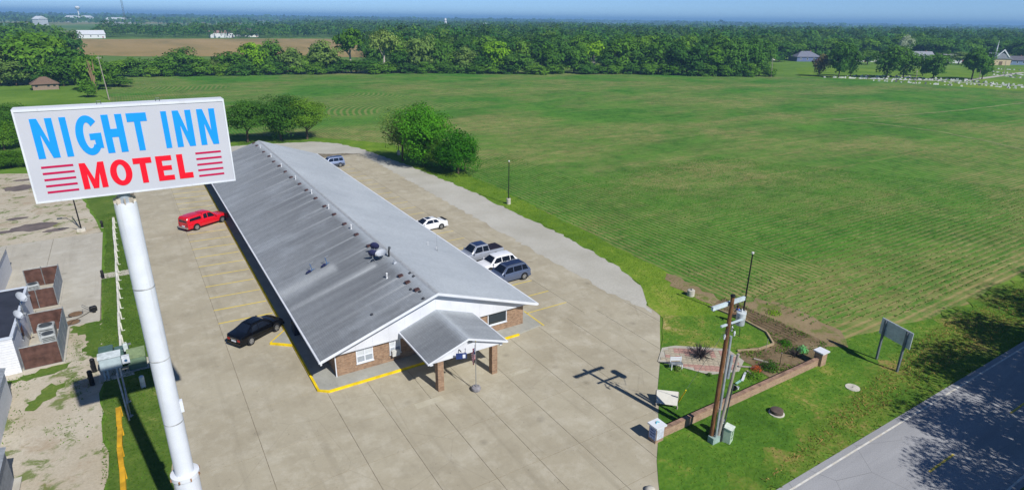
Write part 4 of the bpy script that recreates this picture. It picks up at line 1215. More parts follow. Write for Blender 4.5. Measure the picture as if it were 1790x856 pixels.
for dist0 in (1900, 2400, 3000, 3700, 4600, 5600, 6800, 8300, 10000):
    deg = -50.0
    while deg < 50:
        wdt = rb.uniform(3, 13)
        d0 = dist0 * rb.uniform(.9, 1.1); th_ = dist0 * rb.uniform(.04, .10)
        if rb.random() < .78:
            BANDS.append((d0, [polar(deg, d0), polar(deg + wdt / 2, d0 * rb.uniform(.97, 1.03)), polar(deg + wdt, d0), polar(deg + wdt, d0 + th_), polar(deg, d0 + th_)]))
        deg += wdt * rb.uniform(.8, 1.25)
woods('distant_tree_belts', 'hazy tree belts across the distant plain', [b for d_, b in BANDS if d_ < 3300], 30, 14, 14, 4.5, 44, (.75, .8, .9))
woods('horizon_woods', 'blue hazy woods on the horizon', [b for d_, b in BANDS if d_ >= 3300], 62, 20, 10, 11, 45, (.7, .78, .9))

# ================================================================== low vegetation
def tufts(name, label, poly_list, n, h, w, mat, seed, cat='grass', holes=(), mask=None):
    rng = np.random.default_rng(seed)
    xs_ = [p[0] for P in poly_list for p in P]; ys_ = [p[1] for P in poly_list for p in P]
    pts = []
    tries = 0
    while len(pts) < n and tries < n * 12:
        tries += 1
        p = (rng.uniform(min(xs_), max(xs_)), rng.uniform(min(ys_), max(ys_)))
        if any(inside(p, P) for P in poly_list) and not any(inside(p, H) for H in holes) and (mask is None or mask(p, rng)):
            pts.append(p)
    P = np.array([(x, y, 0) for x, y in pts])
    m = len(P)
    a = rng.uniform(0, 2 * math.pi, m)
    D = np.stack([np.cos(a), np.sin(a), a * 0], 1)
    hh = (h * rng.uniform(.5, 1.4, m))[:, None]
    ww = (w * rng.uniform(.6, 1.4, m))[:, None]
    lean = np.concatenate([rng.normal(0, .9, (m, 2)), np.ones((m, 1))], 1)
    P[:, 2] = .045
    V = np.stack([P - D * ww * .35, P + D * ww * .35, P + D * ww * .7 + lean * hh, P - D * ww * .5 + lean * hh * .85], 1)
    g = rng.uniform(.75, 1.3, (m, 1))
    me = quads_mesh(name, V, g * np.array([[1, 1, 1]]))
    o = link_mesh(name, me, mat)
    return tag(o, label, cat, kind='stuff')
LAWN_P = [(14, -20.8), (16.6, -16.9), (29.4, -4.4), (33.6, -7), (35.3, -9.5), (36, -14.2), (39.4, -15.2), (55, -18.0), (64, -18.3), (64, -23.2), (14, -23.2)]
GARDEN_P = [(28.9, -16.2), (29.2, -13.2), (30.2, -11.8), (33.5, -12.7), (34.8, -11.1), (35.0, -8.6), (34.6, -5.2), (37.2, -4.6), (37.6, -15.0), (34.2, -16.1)]
tufts('lawn_tufts', 'short grass tufts over the lawn', [LAWN_P], 10000, .05, .05, GRASSBLADE, 51, holes=[GARDEN_P])
tufts('ditch_weed_tufts', 'taller weeds along the ditch bank', [[(16, -23.3), (26, -21.0), (34, -20), (44, -18.2), (75, -17.4), (75, -23.3)]], 5000, .07, .06, leaf_mat('ditch_blades', S(104, 132, 48), S(128, 150, 60), S(160, 164, 84), .4), 52)
tufts('dry_weed_tufts', 'dry tan weeds along the ditch bank', [[(18, -22.6), (27, -21.2), (38, -19.6), (48, -18.4), (75, -18.4), (75, -21.4), (40, -22)]], 4000, .09, .06, DRYBLADE, 53, cat='weeds')
tufts('verge_tufts', 'short grass on the verge beside the gravel', [[(30.6, -2), (33.6, 4.4), (34.6, 15), (34.4, 43), (33, 61), (36.6, 61), (38.6, 44), (37.6, 20), (37, 4), (35.4, -6), (32, -6)]], 9000, .04, .06, GRASSBLADE, 54)
tufts('strip_tufts', 'short grass on the strip with the rail fence', [[(-13.3, -8), (-10.1, -8), (-10.2, 40), (-11.2, 55), (-13.9, 55), (-13.4, 40), (-13.5, 6)]], 9000, .05, .06, GRASSBLADE, 55)
tufts('lot_weeds', 'scattered weeds on the dirt lot', [[(-13.6, 20), (-16, 20), (-16, 13), (-24, 12.6), (-24, 2), (-13.3, 2)]], 900, .05, .06, GRASSBLADE, 56, cat='weeds', mask=lambda p, r: (math.sin(p[0] * 1.7 + 2) + math.sin(p[1] * 1.1 + p[0]) + r.normal(0, .6)) > .75)
# plant rows of the crop near the camera
def crop_rows():
    rng = np.random.default_rng(57)
    P = []
    def row(fixed, a, b, along_x):
        n = int((b - a) / 0.13)
        t = a + (np.arange(n) + rng.uniform(0, 1, n)) * 0.13
        off = fixed + rng.normal(0, .035, n)
        keep = rng.uniform(0, 1, n) < .82
        pts = np.stack([t, off] if along_x else [off, t], 1)[keep]
        P.append(pts)
    x = 38.4
    while x < 53:
        row(x, -6, 60, False); x += .762
    y = -15.2
    while y < 40:
        x0 = 39.4 if y < -6 else 53
        if y < -6: x0 = 39.4 + max(0, (-12.5 - y)) * 3
        row(y, x0, 112 - max(0, y) * .6, True); y += .762
    P = np.concatenate(P)
    # thin patches where little came up
    f = np.sin(P[:, 0] * .13 + 1) * np.sin(P[:, 1] * .17 + .5) + .6 * np.sin(P[:, 0] * .31 + P[:, 1] * .22)
    P = P[rng.uniform(-.9, 2.2, len(P)) > f]
    m = len(P)
    Q = np.concatenate([P, np.full((m, 1), .12)], 1)
    V = []
    for k in range(2):
        n = rng.normal(0, .5, (m, 3)); n[:, 2] = 1
        n /= np.linalg.norm(n, axis=1, keepdims=True)
        V.append(leaf_quads(rng, Q + rng.normal(0, .05, (m, 3)) * np.array([[1, 1, .5]]), n, .075, .5))
    V = np.concatenate(V)
    me = quads_mesh('crop_plants', V, rng.uniform(.75, 1.25, (len(V), 1)) * np.array([[1, 1, 1]]))
    tag(link_mesh('crop_plants', me, leaf_mat('crop_leaves', S(54, 96, 34), S(70, 116, 42), S(92, 136, 52))), 'young green crop plants standing in rows', 'crop', kind='stuff')
crop_rows()
tufts('garden_weeds', 'weeds scattered over the garden bed', [GARDEN_P], 1300, .12, .08, GRASSBLADE, 58, cat='weeds', mask=lambda p, r: (math.sin(p[0] * 1.9) + math.sin(p[1] * 2.3 + p[0]) + r.normal(0, .7)) > .6)

# ================================================================== the pole sign
SX, SY, SW, SZ0, SZ1 = -8.42, -13.46, 6.18, 19.04, 22.12
SH = SZ1 - SZ0
sign = thing('pole_sign', 'tall white pole sign with blue and red NIGHT INN MOTEL lettering', 'sign', (SX, SY, 0), R(0.8))
D0, D1 = -0.16, 0.50             # front face and back of the cabinet, y
MB().box(-SW / 2 + .05, SW / 2 - .05, D0 + .03, D1, SZ0 + .04, SZ1 - .05).build('cabinet', plain('cabinet_white', S(214, 219, 228), .5, var=.04), sign)
fr_ = MB()
f = .085
fr_.box(-SW / 2, SW / 2, D0 - .02, D1 + .02, SZ1 - f, SZ1).box(-SW / 2, SW / 2, D0 - .02, D1 + .02, SZ0, SZ0 + f * .6)
fr_.box(-SW / 2, -SW / 2 + f * .6, D0 - .02, D1 + .02, SZ0 + f * .6, SZ1 - f).box(SW / 2 - f * .6, SW / 2, D0 - .02, D1 + .02, SZ0 + f * .6, SZ1 - f)
fr_.build('frame', POLEWHITE, sign)
face = MB().box(-SW / 2 + f * .6, SW / 2 - f * .6, D0, D0 + .02, SZ0 + f * .6, SZ1 - f).build('face', SIGNFACE, sign)
for x in (-.75, 1.0):
    MB().tube([(x - .06, .2, SZ1 - .01), (x - .06, .2, SZ1 + .1), (x + .06, .2, SZ1 + .1), (x + .06, .2, SZ1 - .01)], .012, 5).build('lifting_eye', DKGALV, sign)
def fx(u): return -SW / 2 + u * SW
def fz(v): return SZ0 + v * SH
def glyph(polys, u0, u1, v0, v1, mat, name='letter'):
    """flat letter on the sign face from outlines in a unit box"""
    me = bpy.data.meshes.new(name)
    bm = bmesh.new()
    for poly in polys:
        vs = [bm.verts.new((fx(u0 + (u1 - u0) * x), D0 - .012, fz(v0 + (v1 - v0) * y))) for x, y in poly]
        bm.faces.new(vs)
    bmesh.ops.recalc_face_normals(bm, faces=bm.faces)
    r = bmesh.ops.extrude_face_region(bm, geom=list(bm.faces))
    bmesh.ops.translate(bm, verts=[e for e in r['geom'] if isinstance(e, bmesh.types.BMVert)], vec=(0, .01, 0))
    bmesh.ops.recalc_face_normals(bm, faces=bm.faces)
    bm.to_mesh(me); bm.free()
    return link_mesh(name, me, mat, face)
rect = lambda x0, y0, x1, y1: [(x0, y0), (x1, y0), (x1, y1), (x0, y1)]
def ring(a0, a1, t, n=40, tv=None, ry=.5, rx=.5):
    tv = tv or t
    out = []
    for k in range(n):
        a, b = R(a0 + (a1 - a0) * k / n), R(a0 + (a1 - a0) * (k + 1) / n)
        out.append([(.5 + rx * math.cos(a), .5 + ry * math.sin(a)), (.5 + rx * math.cos(b), .5 + ry * math.sin(b)),
                    (.5 + (rx - t) * math.cos(b), .5 + (ry - tv) * math.sin(b)), (.5 + (rx - t) * math.cos(a), .5 + (ry - tv) * math.sin(a))])
    return out
LN = [rect(0, 0, .33, 1), rect(.67, 0, 1, 1), [(.33, 1), (.33, .60), (.67, 0), (.67, .40)]]
LI = [rect(0, 0, 1, 1)]
LH = [rect(0, 0, .345, 1), rect(.655, 0, 1, 1), rect(.345, .41, .655, .625)]
LT = [rect(0, .775, 1, 1), rect(.34, 0, .66, .775)]
LG = ring(42, 318, .31, 44, .175) + [[(.52, .54), (.52, .38), (.70, .38), (1.0, .38), (1.0, .55)], [(.70, .38), (.70, .24), (.872, .166), (1.0, .16), (1.0, .38)]]
LM = [rect(0, 0, .25, 1), rect(.75, 0, 1, 1), [(.25, 1), (.25, .58), (.39, 0), (.5, 0), (.5, .36)], [(.5, .36), (.5, 0), (.61, 0), (.75, .58), (.75, 1)]]
LO = ring(0, 360, .30, 56, .19)
LE = [rect(0, 0, .37, 1), rect(.37, .80, .98, 1), rect(.37, .41, .92, .60), rect(.37, 0, 1, .20)]
LL = [rect(0, 0, .43, 1), rect(.43, 0, 1, .23)]
v0, v1 = .476, .897
for gl, a, b in ((LN, .062, .157), (LI, .187, .217), (LG, .245, .360), (LH, .374, .471), (LT, .491, .588), (LI, .660, .689), (LN, .718, .814), (LN, .844, .940)):
    ov = .006 if gl is LG else 0
    glyph(gl, a, b, v0 - ov, v1 + ov, SIGNBLUE)
v0, v1 = .100, .392
for gl, a, b in ((LM, .226, .340), (LO, .361, .466), (LT, .478, .570), (LE, .591, .674), (LL, .699, .773)):
    ov = .004 if gl is LO else 0
    glyph(gl, a, b, v0 - ov, v1 + ov, SIGNRED)
for a, b in ((.061, .202), (.802, .941)):
    for k in range(5):
        z = .383 - k * .0685
        glyph([rect(0, 0, 1, 1)], a, b, z - .011, z + .011, SIGNWINE, 'stripe')
# pole: thin pipe at the top, thick pipe, wider sleeve below
PX = -9.04 - SX
MB().lathe([(.205, SZ0 - .5), (.205, SZ0 + .02)], (PX, .15, 0), 20).build('top_pipe', plain('pipe_grey', S(150, 160, 170), .5, var=.1), sign, 40)
MB().lathe([(.37, 6.5), (.365, 12), (.36, 18.55), (.34, 18.66)], (PX, .15, 0), 28).build('pole', POLEWHITE, sign, 40)
MB().lathe([(.50, -.05), (.50, 6.45), (.38, 6.55)], (PX, .15, 0), 28).build('sleeve', POLEWHITE, sign, 40)
MB().lathe([(.50, 6.40), (.56, 6.42), (.56, 6.62), (.48, 6.64)], (PX, .15, 0), 28).build('collar', WHITE, sign, 40)
for k in range(8):
    a = k * math.pi / 4
    MB().cbox((PX + .27 * math.cos(a), .15 + .27 * math.sin(a), 18.64), .16, .05, .2, a).build('gusset', plain('gusset_rust', S(196, 186, 170), .6, var=.25), sign)
    MB().cbox((PX + .585 * math.cos(a + .3), .15 + .585 * math.sin(a + .3), 6.44), .05, .05, .13, a).build('collar_bolt', plain('rusty_bolt', S(150, 110, 80), .7, var=.2), sign)
for z in (9.2, 12.2, 15.3):
    MB().lathe([(.37, z), (.376, z + .015), (.376, z + .045), (.366, z + .06)], (PX, .15, 0), 28).build('weld_seam', plain('seam_grey', S(176, 178, 180), .6, var=.2), sign, 40)
MB().box(PX + .34, PX + .46, .0, .25, 9.6, 10.1).build('junction_box', POLEWHITE, sign)

# ================================================================== flagpole
fp = thing('flagpole', 'thin flagpole in a grey concrete pot in front of the porch', 'flagpole', (9.26, -5.83, .03))
MB().lathe([(.30, 0), (.36, .14), (.33, .28), (.2, .36), (.16, .30)], seg=18).build('pot', plain('pot_concrete', S(140, 138, 142), .9, var=.15), fp, 40)
MB().tube([(0, 0, .2), (.0, 0, 3.95)], [.032, .022], 8).build('pole', GALV, fp)
MB().lathe([(.02, 0), (.05, .04), (.02, .09)], (0, 0, 3.93), 8).build('finial', plain('finial_gold', S(190, 170, 90), .3, .6), fp)
def flag():
    fl = thing('flag', 'drooping red, white and blue striped flag on the pole by the porch', 'flag', (9.26, -5.83, .03))
    n, mrow = 12, 13
    def P(i, j):
        s_ = i / n; t_ = j / mrow
        x = -.04 - .24 * s_ * (1 - .2 * t_) + .05 * math.sin(s_ * 9) * s_
        y = .09 * math.sin(s_ * 14 + t_ * 2) * (.4 + s_)
        z = 3.75 - .95 * t_ - .85 * s_ * (.75 + .25 * t_)
        return (x, y, z)
    cols = {'r': plain('flag_red', S(186, 30, 48), .8), 'w': plain('flag_white', S(226, 226, 228), .8), 'b': plain('flag_blue', S(40, 50, 110), .8)}
    for j in range(mrow):
        mb = MB()
        for i in range(n):
            if j < 7 and i < 5: continue
            mb.add([P(i, j), P(i + 1, j), P(i + 1, j + 1), P(i, j + 1)], [(0, 1, 2, 3)])
        mb.build('stripe', cols['r' if j % 2 == 0 else 'w'], fl, 60)
    mb = MB()
    for j in range(7):
        for i in range(5):
            mb.add([P(i, j), P(i + 1, j), P(i + 1, j + 1), P(i, j + 1)], [(0, 1, 2, 3)])
    ct = mb.build('canton', cols['b'], fl, 60)
    mb = MB()
    for j in range(1, 7, 2):
        for i in range(1, 5, 2):
            a = Vector(P(i, j)); mb.cbox((a.x, a.y, a.z), .05, .05, .05)
    mb.build('stars', cols['w'], ct)
flag()

# ================================================================== lamp posts with concrete bases
def lamp_post(loc, h, label, base_h=.9, head=True):
    t = thing('lamp_post', label, 'lamp post', loc, 0, 'lamp posts around the lot')
    MB().lathe([(.30, -.05), (.30, base_h - .04), (.26, base_h)], seg=16).build('base', CONCOBJ, t, 40)
    MB().tube([(0, 0, base_h), (0, 0, h)], [.075, .055], 8).build('pole', BLACK, t)
    MB().cbox((0, 0, base_h), .26, .26, .03).build('base_plate', DKGALV, t)
    if head:
        MB().lathe([(.05, h), (.11, h + .02), (.12, h + .16), (.06, h + .2)], seg=10).build('lamp_head', plain('lamp_pale', S(206, 208, 206), .5), t, 40)
    return t
lamp_post((*(35.62, 32.54), 0), 6.2, 'black lamp post on a concrete base along the verge by the crop')
lamp_post((*(35.05, -8.38), 0), 6.3, 'tall black lamp post on a concrete base beside the dug garden')
lamp_post((*(34.47, 71.32), 0), 5.6, 'black lamp post in front of the wispy olive tree', head=False)
cb = thing('concrete_base', 'short pale concrete cylinder without a post at the field corner', 'concrete base', (*(34.80, -2.55), 0))
MB().lathe([(.36, -.05), (.36, .62), (.31, .66)], seg=18).build('cylinder', CONCOBJ, cb, 40)
MB().lathe([(.05, .66), (.05, .74)], (.1, .1, 0), 6).build('anchor_bolt', DKGALV, cb)
MB().lathe([(.05, .66), (.05, .74)], (-.1, -.1, 0), 6).build('anchor_bolt', DKGALV, cb)
lp = thing('bent_lamp_post', 'dark slanted lamp post with a fallen bent arm on a square base behind the sign', 'lamp post', (*(-15.90, 48.63), 0))
MB().cbox((0, 0, -.05), .9, .9, .45, 0, .05).build('base', CONCOBJ, lp)
MB().tube([(0, 0, .4), (-.1, 0, 6.8)], [.08, .06], 8).build('pole', BLACK, lp)
MB().tube([(-.1, .1, .45), (-.7, .3, 1.3), (-1.2, .4, 1.75), (-1.9, .5, 1.8)], .06, 7).build('bent_arm', DKGALV, lp)
MB().cbox((-1.9, .5, 1.72), .5, .2, .14).build('lamp_head', DKGALV, lp)

# ================================================================== left: rail fence, cabinets, houses
RAILW = plain('rail_white', S(216, 214, 204), .6, var=.12, scale=1.5)
RAILY = plain('rail_yellow', S(206, 158, 36), .6, var=.15, scale=1.5)
def rail_fence(name, pts, mat, label, step=2.25, h=.82, feet=True, w=.16):
    t = thing(name, label, 'fence', (pts[0][0], pts[0][1], 0))
    ox, oy = pts[0]
    prev = None
    nodes = []
    for i in range(len(pts) - 1):
        a, b = pts[i], pts[i + 1]
        L = math.hypot(b[0] - a[0], b[1] - a[1]); k = max(1, round(L / step))
        for j in range(k + (1 if i == len(pts) - 2 else 0)):
            q = j / k
            nodes.append((a[0] + (b[0] - a[0]) * q - ox + random.uniform(-.03, .03), a[1] + (b[1] - a[1]) * q - oy, h + random.uniform(-.02, .02)))
    for i, (x, y, z) in enumerate(nodes):
        MB().cbox((x + .1, y, -.1), .1, .1, z + .05).build('post', mat, t)
        if feet:
            MB().cbox((x + .22, y, .0), .18, .12, .06).build('foot_block', plain('foot_white', S(214, 214, 208), .7), t)
    for (x, y, z), (x2, y2, z2) in zip(nodes, nodes[1:]):
        for dz, w_ in ((0, w), (-.34, w * .8)):
            d_ = Vector((x2 - x, y2 - y, 0)); d_.normalize()
            nrm = Vector((-d_.y, d_.x, 0)) * w_
            j0 = random.uniform(-.03, .03)
            p0, p1 = Vector((x + j0, y - .08, z + dz)), Vector((x2 + j0 * .3, y2 + .08, z2 + dz))
            MB().slab3([p0 - nrm * .5, p1 - nrm * .5, p1 + nrm * .5, p0 + nrm * .5], (0, 0, -.11)).build('rail', mat, t)
    return t
rail_fence('rail_fence', [(-12.55, 50.2), (-12.35, 34), (-12.2, 19.5), (-12.15, 12.2)], RAILW, 'long low white rail fence down the grass strip')
rail_fence('rail_fence', [(-12.4, 3.6), (-12.35, -1), (-12.25, -5.5), (-12.1, -12)], RAILY, 'low orange yellow rail fence at the bottom left', 1.9, .8, False, .26)
wr = thing('barrier_rail', 'pair of long pale pipe rails running from the grey cabinet', 'rail', (-12.2, 8.6, 0))
MB().tube([(0, 0, .95), (.25, -3.2, .9), (.35, -5.2, .88)], .055, 8).build('rail', GALV, wr)
MB().tube([(-.25, -.2, .7), (.05, -3.2, .55), (.3, -5.9, .1)], .05, 8).build('rail', RAILW, wr)
MB().tube([(.3, -3.4, 0), (.28, -3.4, .9)], .045, 7).build('post', GALV, wr)
MB().tube([(.38, -5.2, 0), (.36, -5.2, .9)], .045, 7).build('post', GALV, wr)
MB().lathe([(.16, 0), (.16, .06)], (.38, -5.3, 0), 10).build('foot_plate', CONCOBJ, wr)
MB().lathe([(.16, 0), (.16, .06)], (.3, -3.4, 0), 10).build('foot_plate', CONCOBJ, wr)

ec = thing('electrical_cabinet', 'pale blue grey electrical cabinet on legs with a meter', 'cabinet', (-12.75, 9.6, 0))
for x in (-.5, -.28, .3, .52):
    MB().box(x - .05, x + .05, -.42, -.3, 0, .8).build('leg', BLUEGREY, ec)
MB().cbox((0, 0, .72), 1.35, .8, .95, 0, .04).build('housing', BLUEGREY, ec)
MB().slab3([(-.72, -.46, 1.66), (.72, -.46, 1.66), (.72, .44, 1.74), (-.72, .44, 1.74)], (0, 0, .04)).build('lid', plain('lid_pale', S(196, 206, 208), .5), ec)
mt = MB().cbox((.95, -.05, .85), .5, .4, .55, 0, .02).build('meter_box', plain('meter_pale', S(200, 206, 212), .5), ec)
MB().lathe([(.11, 0), (.11, .08), (.08, .12)], (.95, -.26, 1.1), 12, 'y').build('meter_dial', plain('dial_blue', S(60, 90, 120), .3), mt)
MB().box(-.9, 1.3, -.7, .9, -.05, .06).build('pad', CONCOBJ, ec)
gc = thing('ground_cabinet', 'dark teal ground cabinet behind the pale electrical cabinet', 'cabinet', (-12.75, 12.2, 0))
MB().cbox((-.35, 0, 0), .95, 1.1, 1.05, 0, .04).build('housing', DKTEAL, gc)
MB().cbox((.65, -.15, 0), .95, .9, .9, 0, .04).build('side_housing', DKTEAL, gc)
MB().cbox((.1, -.62, .3), .5, .04, .5).build('door_panel', DKTEAL, gc)
tf = thing('transformer_box', 'olive green pad transformer beside the grass strip fence', 'transformer', (-11.15, 10.3, 0))
MB().cbox((0, 0, .08), 1.15, 1.5, .95, 0, .05).build('housing', TEAL, tf)
MB().slab3([(-.6, -.78, 1.03), (.6, -.78, 1.03), (.6, .76, 1.12), (-.6, .76, 1.12)], (0, 0, .04)).build('lid', plain('lid_olive', S(128, 146, 106), .6), tf)
MB().box(-.7, .7, -.95, .9, -.05, .075).build('pad', CONCOBJ, tf)
MB().box(-.45, .45, -.79, -.755, .25, .95).build('door', TEAL, tf)
sb = thing('switch_box', 'small pale switch box on a post beside the transformer', 'switch box', (-11.75, 11.2, 0))
MB().tube([(0, 0, 0), (0, 0, 1.3)], .05, 7).build('post', GALV, sb)
MB().cbox((0, -.05, 1.0), .3, .2, .6, 0, .02).build('box', plain('box_grey', S(186, 196, 196), .5), sb)
MB().cbox((.28, -.05, 1.45), .2, .12, .12).build('light', GALV, sb)
for k, (x, y, r_, h, m, lb) in enumerate(((-13.95, 10.9, .16, 1.1, BLACK, 'black bollard nearer to the enclosure'), (-14.05, 8.9, .16, 1.2, BLACK, 'black bollard on the shaded gravel'), (-10.95, 6.7, .16, .95, plain('bollard_white', S(214, 218, 220), .5), 'white pipe bollard in the sign shadow'), (-13.55, 30.6, .14, .9, BLACK, 'black bollard at the end of the short path'), (-13.75, 49.0, .13, .9, BLACK, 'black bollard by the bent lamp post'))):
    b = thing('bollard', lb, 'bollard', (x, y, 0), 0, 'bollards around the grass strip')
    MB().lathe([(r_, -.05), (r_, h - .05), (r_ * .7, h)], seg=12).build('pipe', m, b, 40)
    MB().lathe([(r_ + .05, -.02), (r_ + .04, .03)], seg=12).build('foot', CONCOBJ, b)
# pressure washer lying on the pavement
pw = thing('pressure_washer', 'black pressure washer with hose lying on the neighbour pavement', 'pressure washer', (-14.2, 22.4, .05))
MB().cbox((0, 0, .15), .55, .4, .35, .3, .05).build('engine', BLACK, pw)
for s_ in (-1, 1):
    MB().lathe([(.15, -.04), (.15, .04)], (.05, .3 * s_, .15), 14, 'y').build('wheel', RUBBER, pw)
MB().tube([(-.25, -.2, .3), (-.75, -.22, .75), (-.75, .22, .75), (-.25, .2, .3)], .022, 6).build('handle', DKGALV, pw)
MB().tube([(-.2, 0, .1), (-.9, -.7, .03), (-1.5, -1.3, .03), (-1.9, -2.6, .03)], .02, 6).build('hose', BLACK, pw)
MB().tube([(-1.6, -.4, .04), (-2.1, -.2, .04)], .03, 6).build('lance', BLACK, pw)

# ---- white house with dark roof
hw = thing('white_house', 'white sided building with flat dark roof at the left edge', 'house', (-18.5, 13.45, 0))
SIDE = plain('lap_siding', S(220, 222, 226), .6, var=.04)
MB().box(-14, 0, 0, 10.2, 0, 2.9).build('wall', SIDE, hw)
for k in range(14):
    MB().box(-14.01, .012, -.03, -.001, .12 + k * .2, .30 + k * .2).build('siding_board', SIDE, hw)
MB().box(-14.05, -.12, .12, 10.05, 2.9, 2.94).build('roof', ROOFDARK, hw)
for a in (((-14.1, .05, -.08, .1)), ((-14.1, .05, 10.06, 10.24))):
    MB().box(a[0], a[1], a[2], a[3], 2.86, 3.02).build('parapet', TRIM, hw)
MB().box(-.11, .08, .1, 10.06, 2.86, 3.02).build('parapet', TRIM, hw)
MB().box(-14, -3.0, 10.21, 24, 0, 2.6).build('rear_wing', SIDE, hw)
MB().box(-14.1, -2.9, 10.3, 24.1, 2.6, 2.65).build('rear_roof', plain('pale_roof', S(176, 172, 160), .8), hw)
w_ = MB().box(.001, .03, 3.2, 4.2, 1.1, 2.2).build('window', WHITE, hw)
MB().box(.031, .036, 3.28, 4.12, 1.18, 2.12).build('pane', GLASSDK, w_)

def enclosure(name, loc, sx, sy, h, label, gate_side):
    t = thing(name, label, 'enclosure', loc)
    FABR = TERRA
    OUT = plain('enclosure_grey', S(150, 156, 164), .8, var=.1)
    sides = (((0, 0), (sx, 0)), ((sx, 0), (sx, sy)), ((sx, sy), (0, sy)))
    for a, b in sides:
        L = math.hypot(b[0] - a[0], b[1] - a[1]); k = max(1, round(L / 1.6))
        for j in range(k):
            p = Vector((a[0] + (b[0] - a[0]) * j / k, a[1] + (b[1] - a[1]) * j / k, .12)); q = Vector((a[0] + (b[0] - a[0]) * (j + 1) / k, a[1] + (b[1] - a[1]) * (j + 1) / k, .12))
            d_ = (q - p).normalized(); nrm = Vector((-d_.y, d_.x, 0)) * .02
            p2, q2 = p + d_ * .04, q - d_ * .04
            inner = MB().slab3([p2 + nrm * .1, q2 + nrm * .1, q2 + nrm * .1 + Vector((0, 0, h - .16)), p2 + nrm * .1 + Vector((0, 0, h - .16))], nrm * .5).build('screen_panel', FABR if a[0] != b[0] else FABR, t)
            MB().slab3([p2, q2, q2 + Vector((0, 0, h - .16)), p2 + Vector((0, 0, h - .16))], -nrm * .5).build('outer_panel', OUT if a[0] == b[0] else FABR, t)
            MB().tube([p, p + Vector((0, 0, h))], .035, 6).build('post', GALV, t)
        MB().tube([(a[0], a[1], h), (b[0], b[1], h)], .03, 6).build('top_rail', GALV, t)
    MB().tube([(0, sy, 0), (0, sy, h)], .035, 6).build('post', GALV, t)
    MB().box(-.05, sx + .15, -.15, sy + .1, -.05, .1).build('pad', CONC_GREY, t)
    return t
enclosure('screened_enclosure', (-18.35, 13.6, 0), 2.35, 6.4, 1.9, 'nearer screened equipment pen with brown panels beside the white house', 0)
enclosure('screened_enclosure', (-19.7, 25.5, 0), 2.75, 5.9, 1.9, 'farther screened equipment pen with brown panels behind the white house', 0)
def condenser(loc, label, rz=0, s_=1.0):
    t = thing('air_condenser', label, 'air conditioner', loc, rz, 'air condensers in the pens')
    MB().cbox((0, 0, 0), 1.0 * s_, 1.0 * s_, 1.0 * s_, 0, .06).build('housing', plain('condenser_grey', S(166, 172, 174), .5, var=.1), t)
    MB().lathe([(.40 * s_, 1.0 * s_), (.40 * s_, 1.03 * s_), (.1, 1.05 * s_)], seg=18).build('fan_grille', DKGALV, t)
    for k in range(6):
        MB().cbox((0, -.51 * s_, .15 * s_ + k * .13 * s_), .8 * s_, .02, .05 * s_).build('louvre', DKGALV, t)
condenser((-17.0, 17.2, .1), 'square grey air condenser in the middle of the nearer pen', .1, 1.0)
condenser((-17.2, 18.6, .1), 'wide grey air condenser at the back of the nearer pen', 0, 1.15)
condenser((-19.0, 29.6, .1), 'dark topped round air condenser in the farther pen', .2, .95)
tk = thing('gas_tank', 'white domed tank between the two pens', 'tank', (-17.6, 20.8, .05))
MB().lathe([(.30, 0), (.32, .1), (.32, .7), (.2, .9), (.05, .95)], seg=16).build('body', WHITE, tk, 40)
MB().lathe([(.06, .95), (.06, 1.05)], seg=8).build('valve', DKGALV, tk)
for k, (x, y) in enumerate(((-15.55, 22.6), (-15.7, 20.9))):
    m = thing('manhole_cover', ('upper' if k == 0 else 'lower') + ' round brown cover on the pavement beside the pen', 'manhole cover', (x, y, .05))
    MB().lathe([(.52, 0), (.50, .03)], seg=22).build('lid', plain('rusty_lid', S(120, 96, 72), .8, var=.15), m)
    MB().lathe([(.58, -.02), (.57, .015)], seg=22).build('ring', DKGALV, m)
def dish(loc, rz, label, mast_h, size=.5, mat=None, tilt=35, group='satellite dishes'):
    t = thing('satellite_dish', label, 'satellite dish', loc, rz, group)
    mat = mat or DISHGREY
    MB().tube([(0, 0, -.05), (0, 0, mast_h)], .04, 7).build('mast', GALV, t)
    mb = MB()
    prof = [(0.001, .0), (size * .4, .03), (size * .75, .09), (size, .17), (size, .185), (size * .75, .105), (size * .4, .045), (.001, .015)]
    mb.lathe(prof, seg=20)
    d_ = mb.build('reflector', mat, t, 50)
    d_.location = (0, -.06, mast_h + .1)
    d_.rotation_euler = (R(90 - tilt), 0, 0)
    MB().tube([(0, -.1, mast_h - size * .7), (0, -.75 * size - .35, mast_h + .25)], .022, 6).build('feed_arm', GALV, t)
    MB().cbox((0, -.75 * size - .38, mast_h + .2), .1, .18, .1).build('receiver', plain('lnb_grey', S(150, 152, 156), .5), t)
    for s_ in (-1, 1):
        MB().tube([(0, .02, mast_h * .6), (.35 * s_, .3, 0)], .02, 5).build('brace', GALV, t)
    return t
dish((-18.35, 18.7, 2.3), R(70), 'upper pale satellite dish on the wall of the white house', 1.5, .46)
dish((-18.3, 15.6, 2.3), R(70), 'lower pale satellite dish on the wall of the white house', 1.3, .38)
h2 = thing('pale_shed', 'pale sided wall corner of a building cut off by the left edge', 'shed', (-18.7, 2.6, 0))
MB().box(-6, 0, 0, 7.2, 0, 2.3).build('wall', SIDE, h2)
MB().slab3([(-6.2, -.15, 2.3), (.12, -.15, 2.3), (-3, -.15, 3.4)], (0, 7.5, 0)).build('roof', plain('shed_roof', S(140, 146, 152), .8), h2)
MB().box(-.02, .07, 0, .1, 0, 2.28).build('corner_trim', TRIM, h2)
h3 = thing('grey_shed', 'grey wall of a shed at the bottom left corner', 'shed', (-17.6, -6.2, 0))
MB().box(-6, 0, 0, 6.0, 0, 2.3).build('wall', plain('grey_siding', S(156, 160, 166), .7), h3)
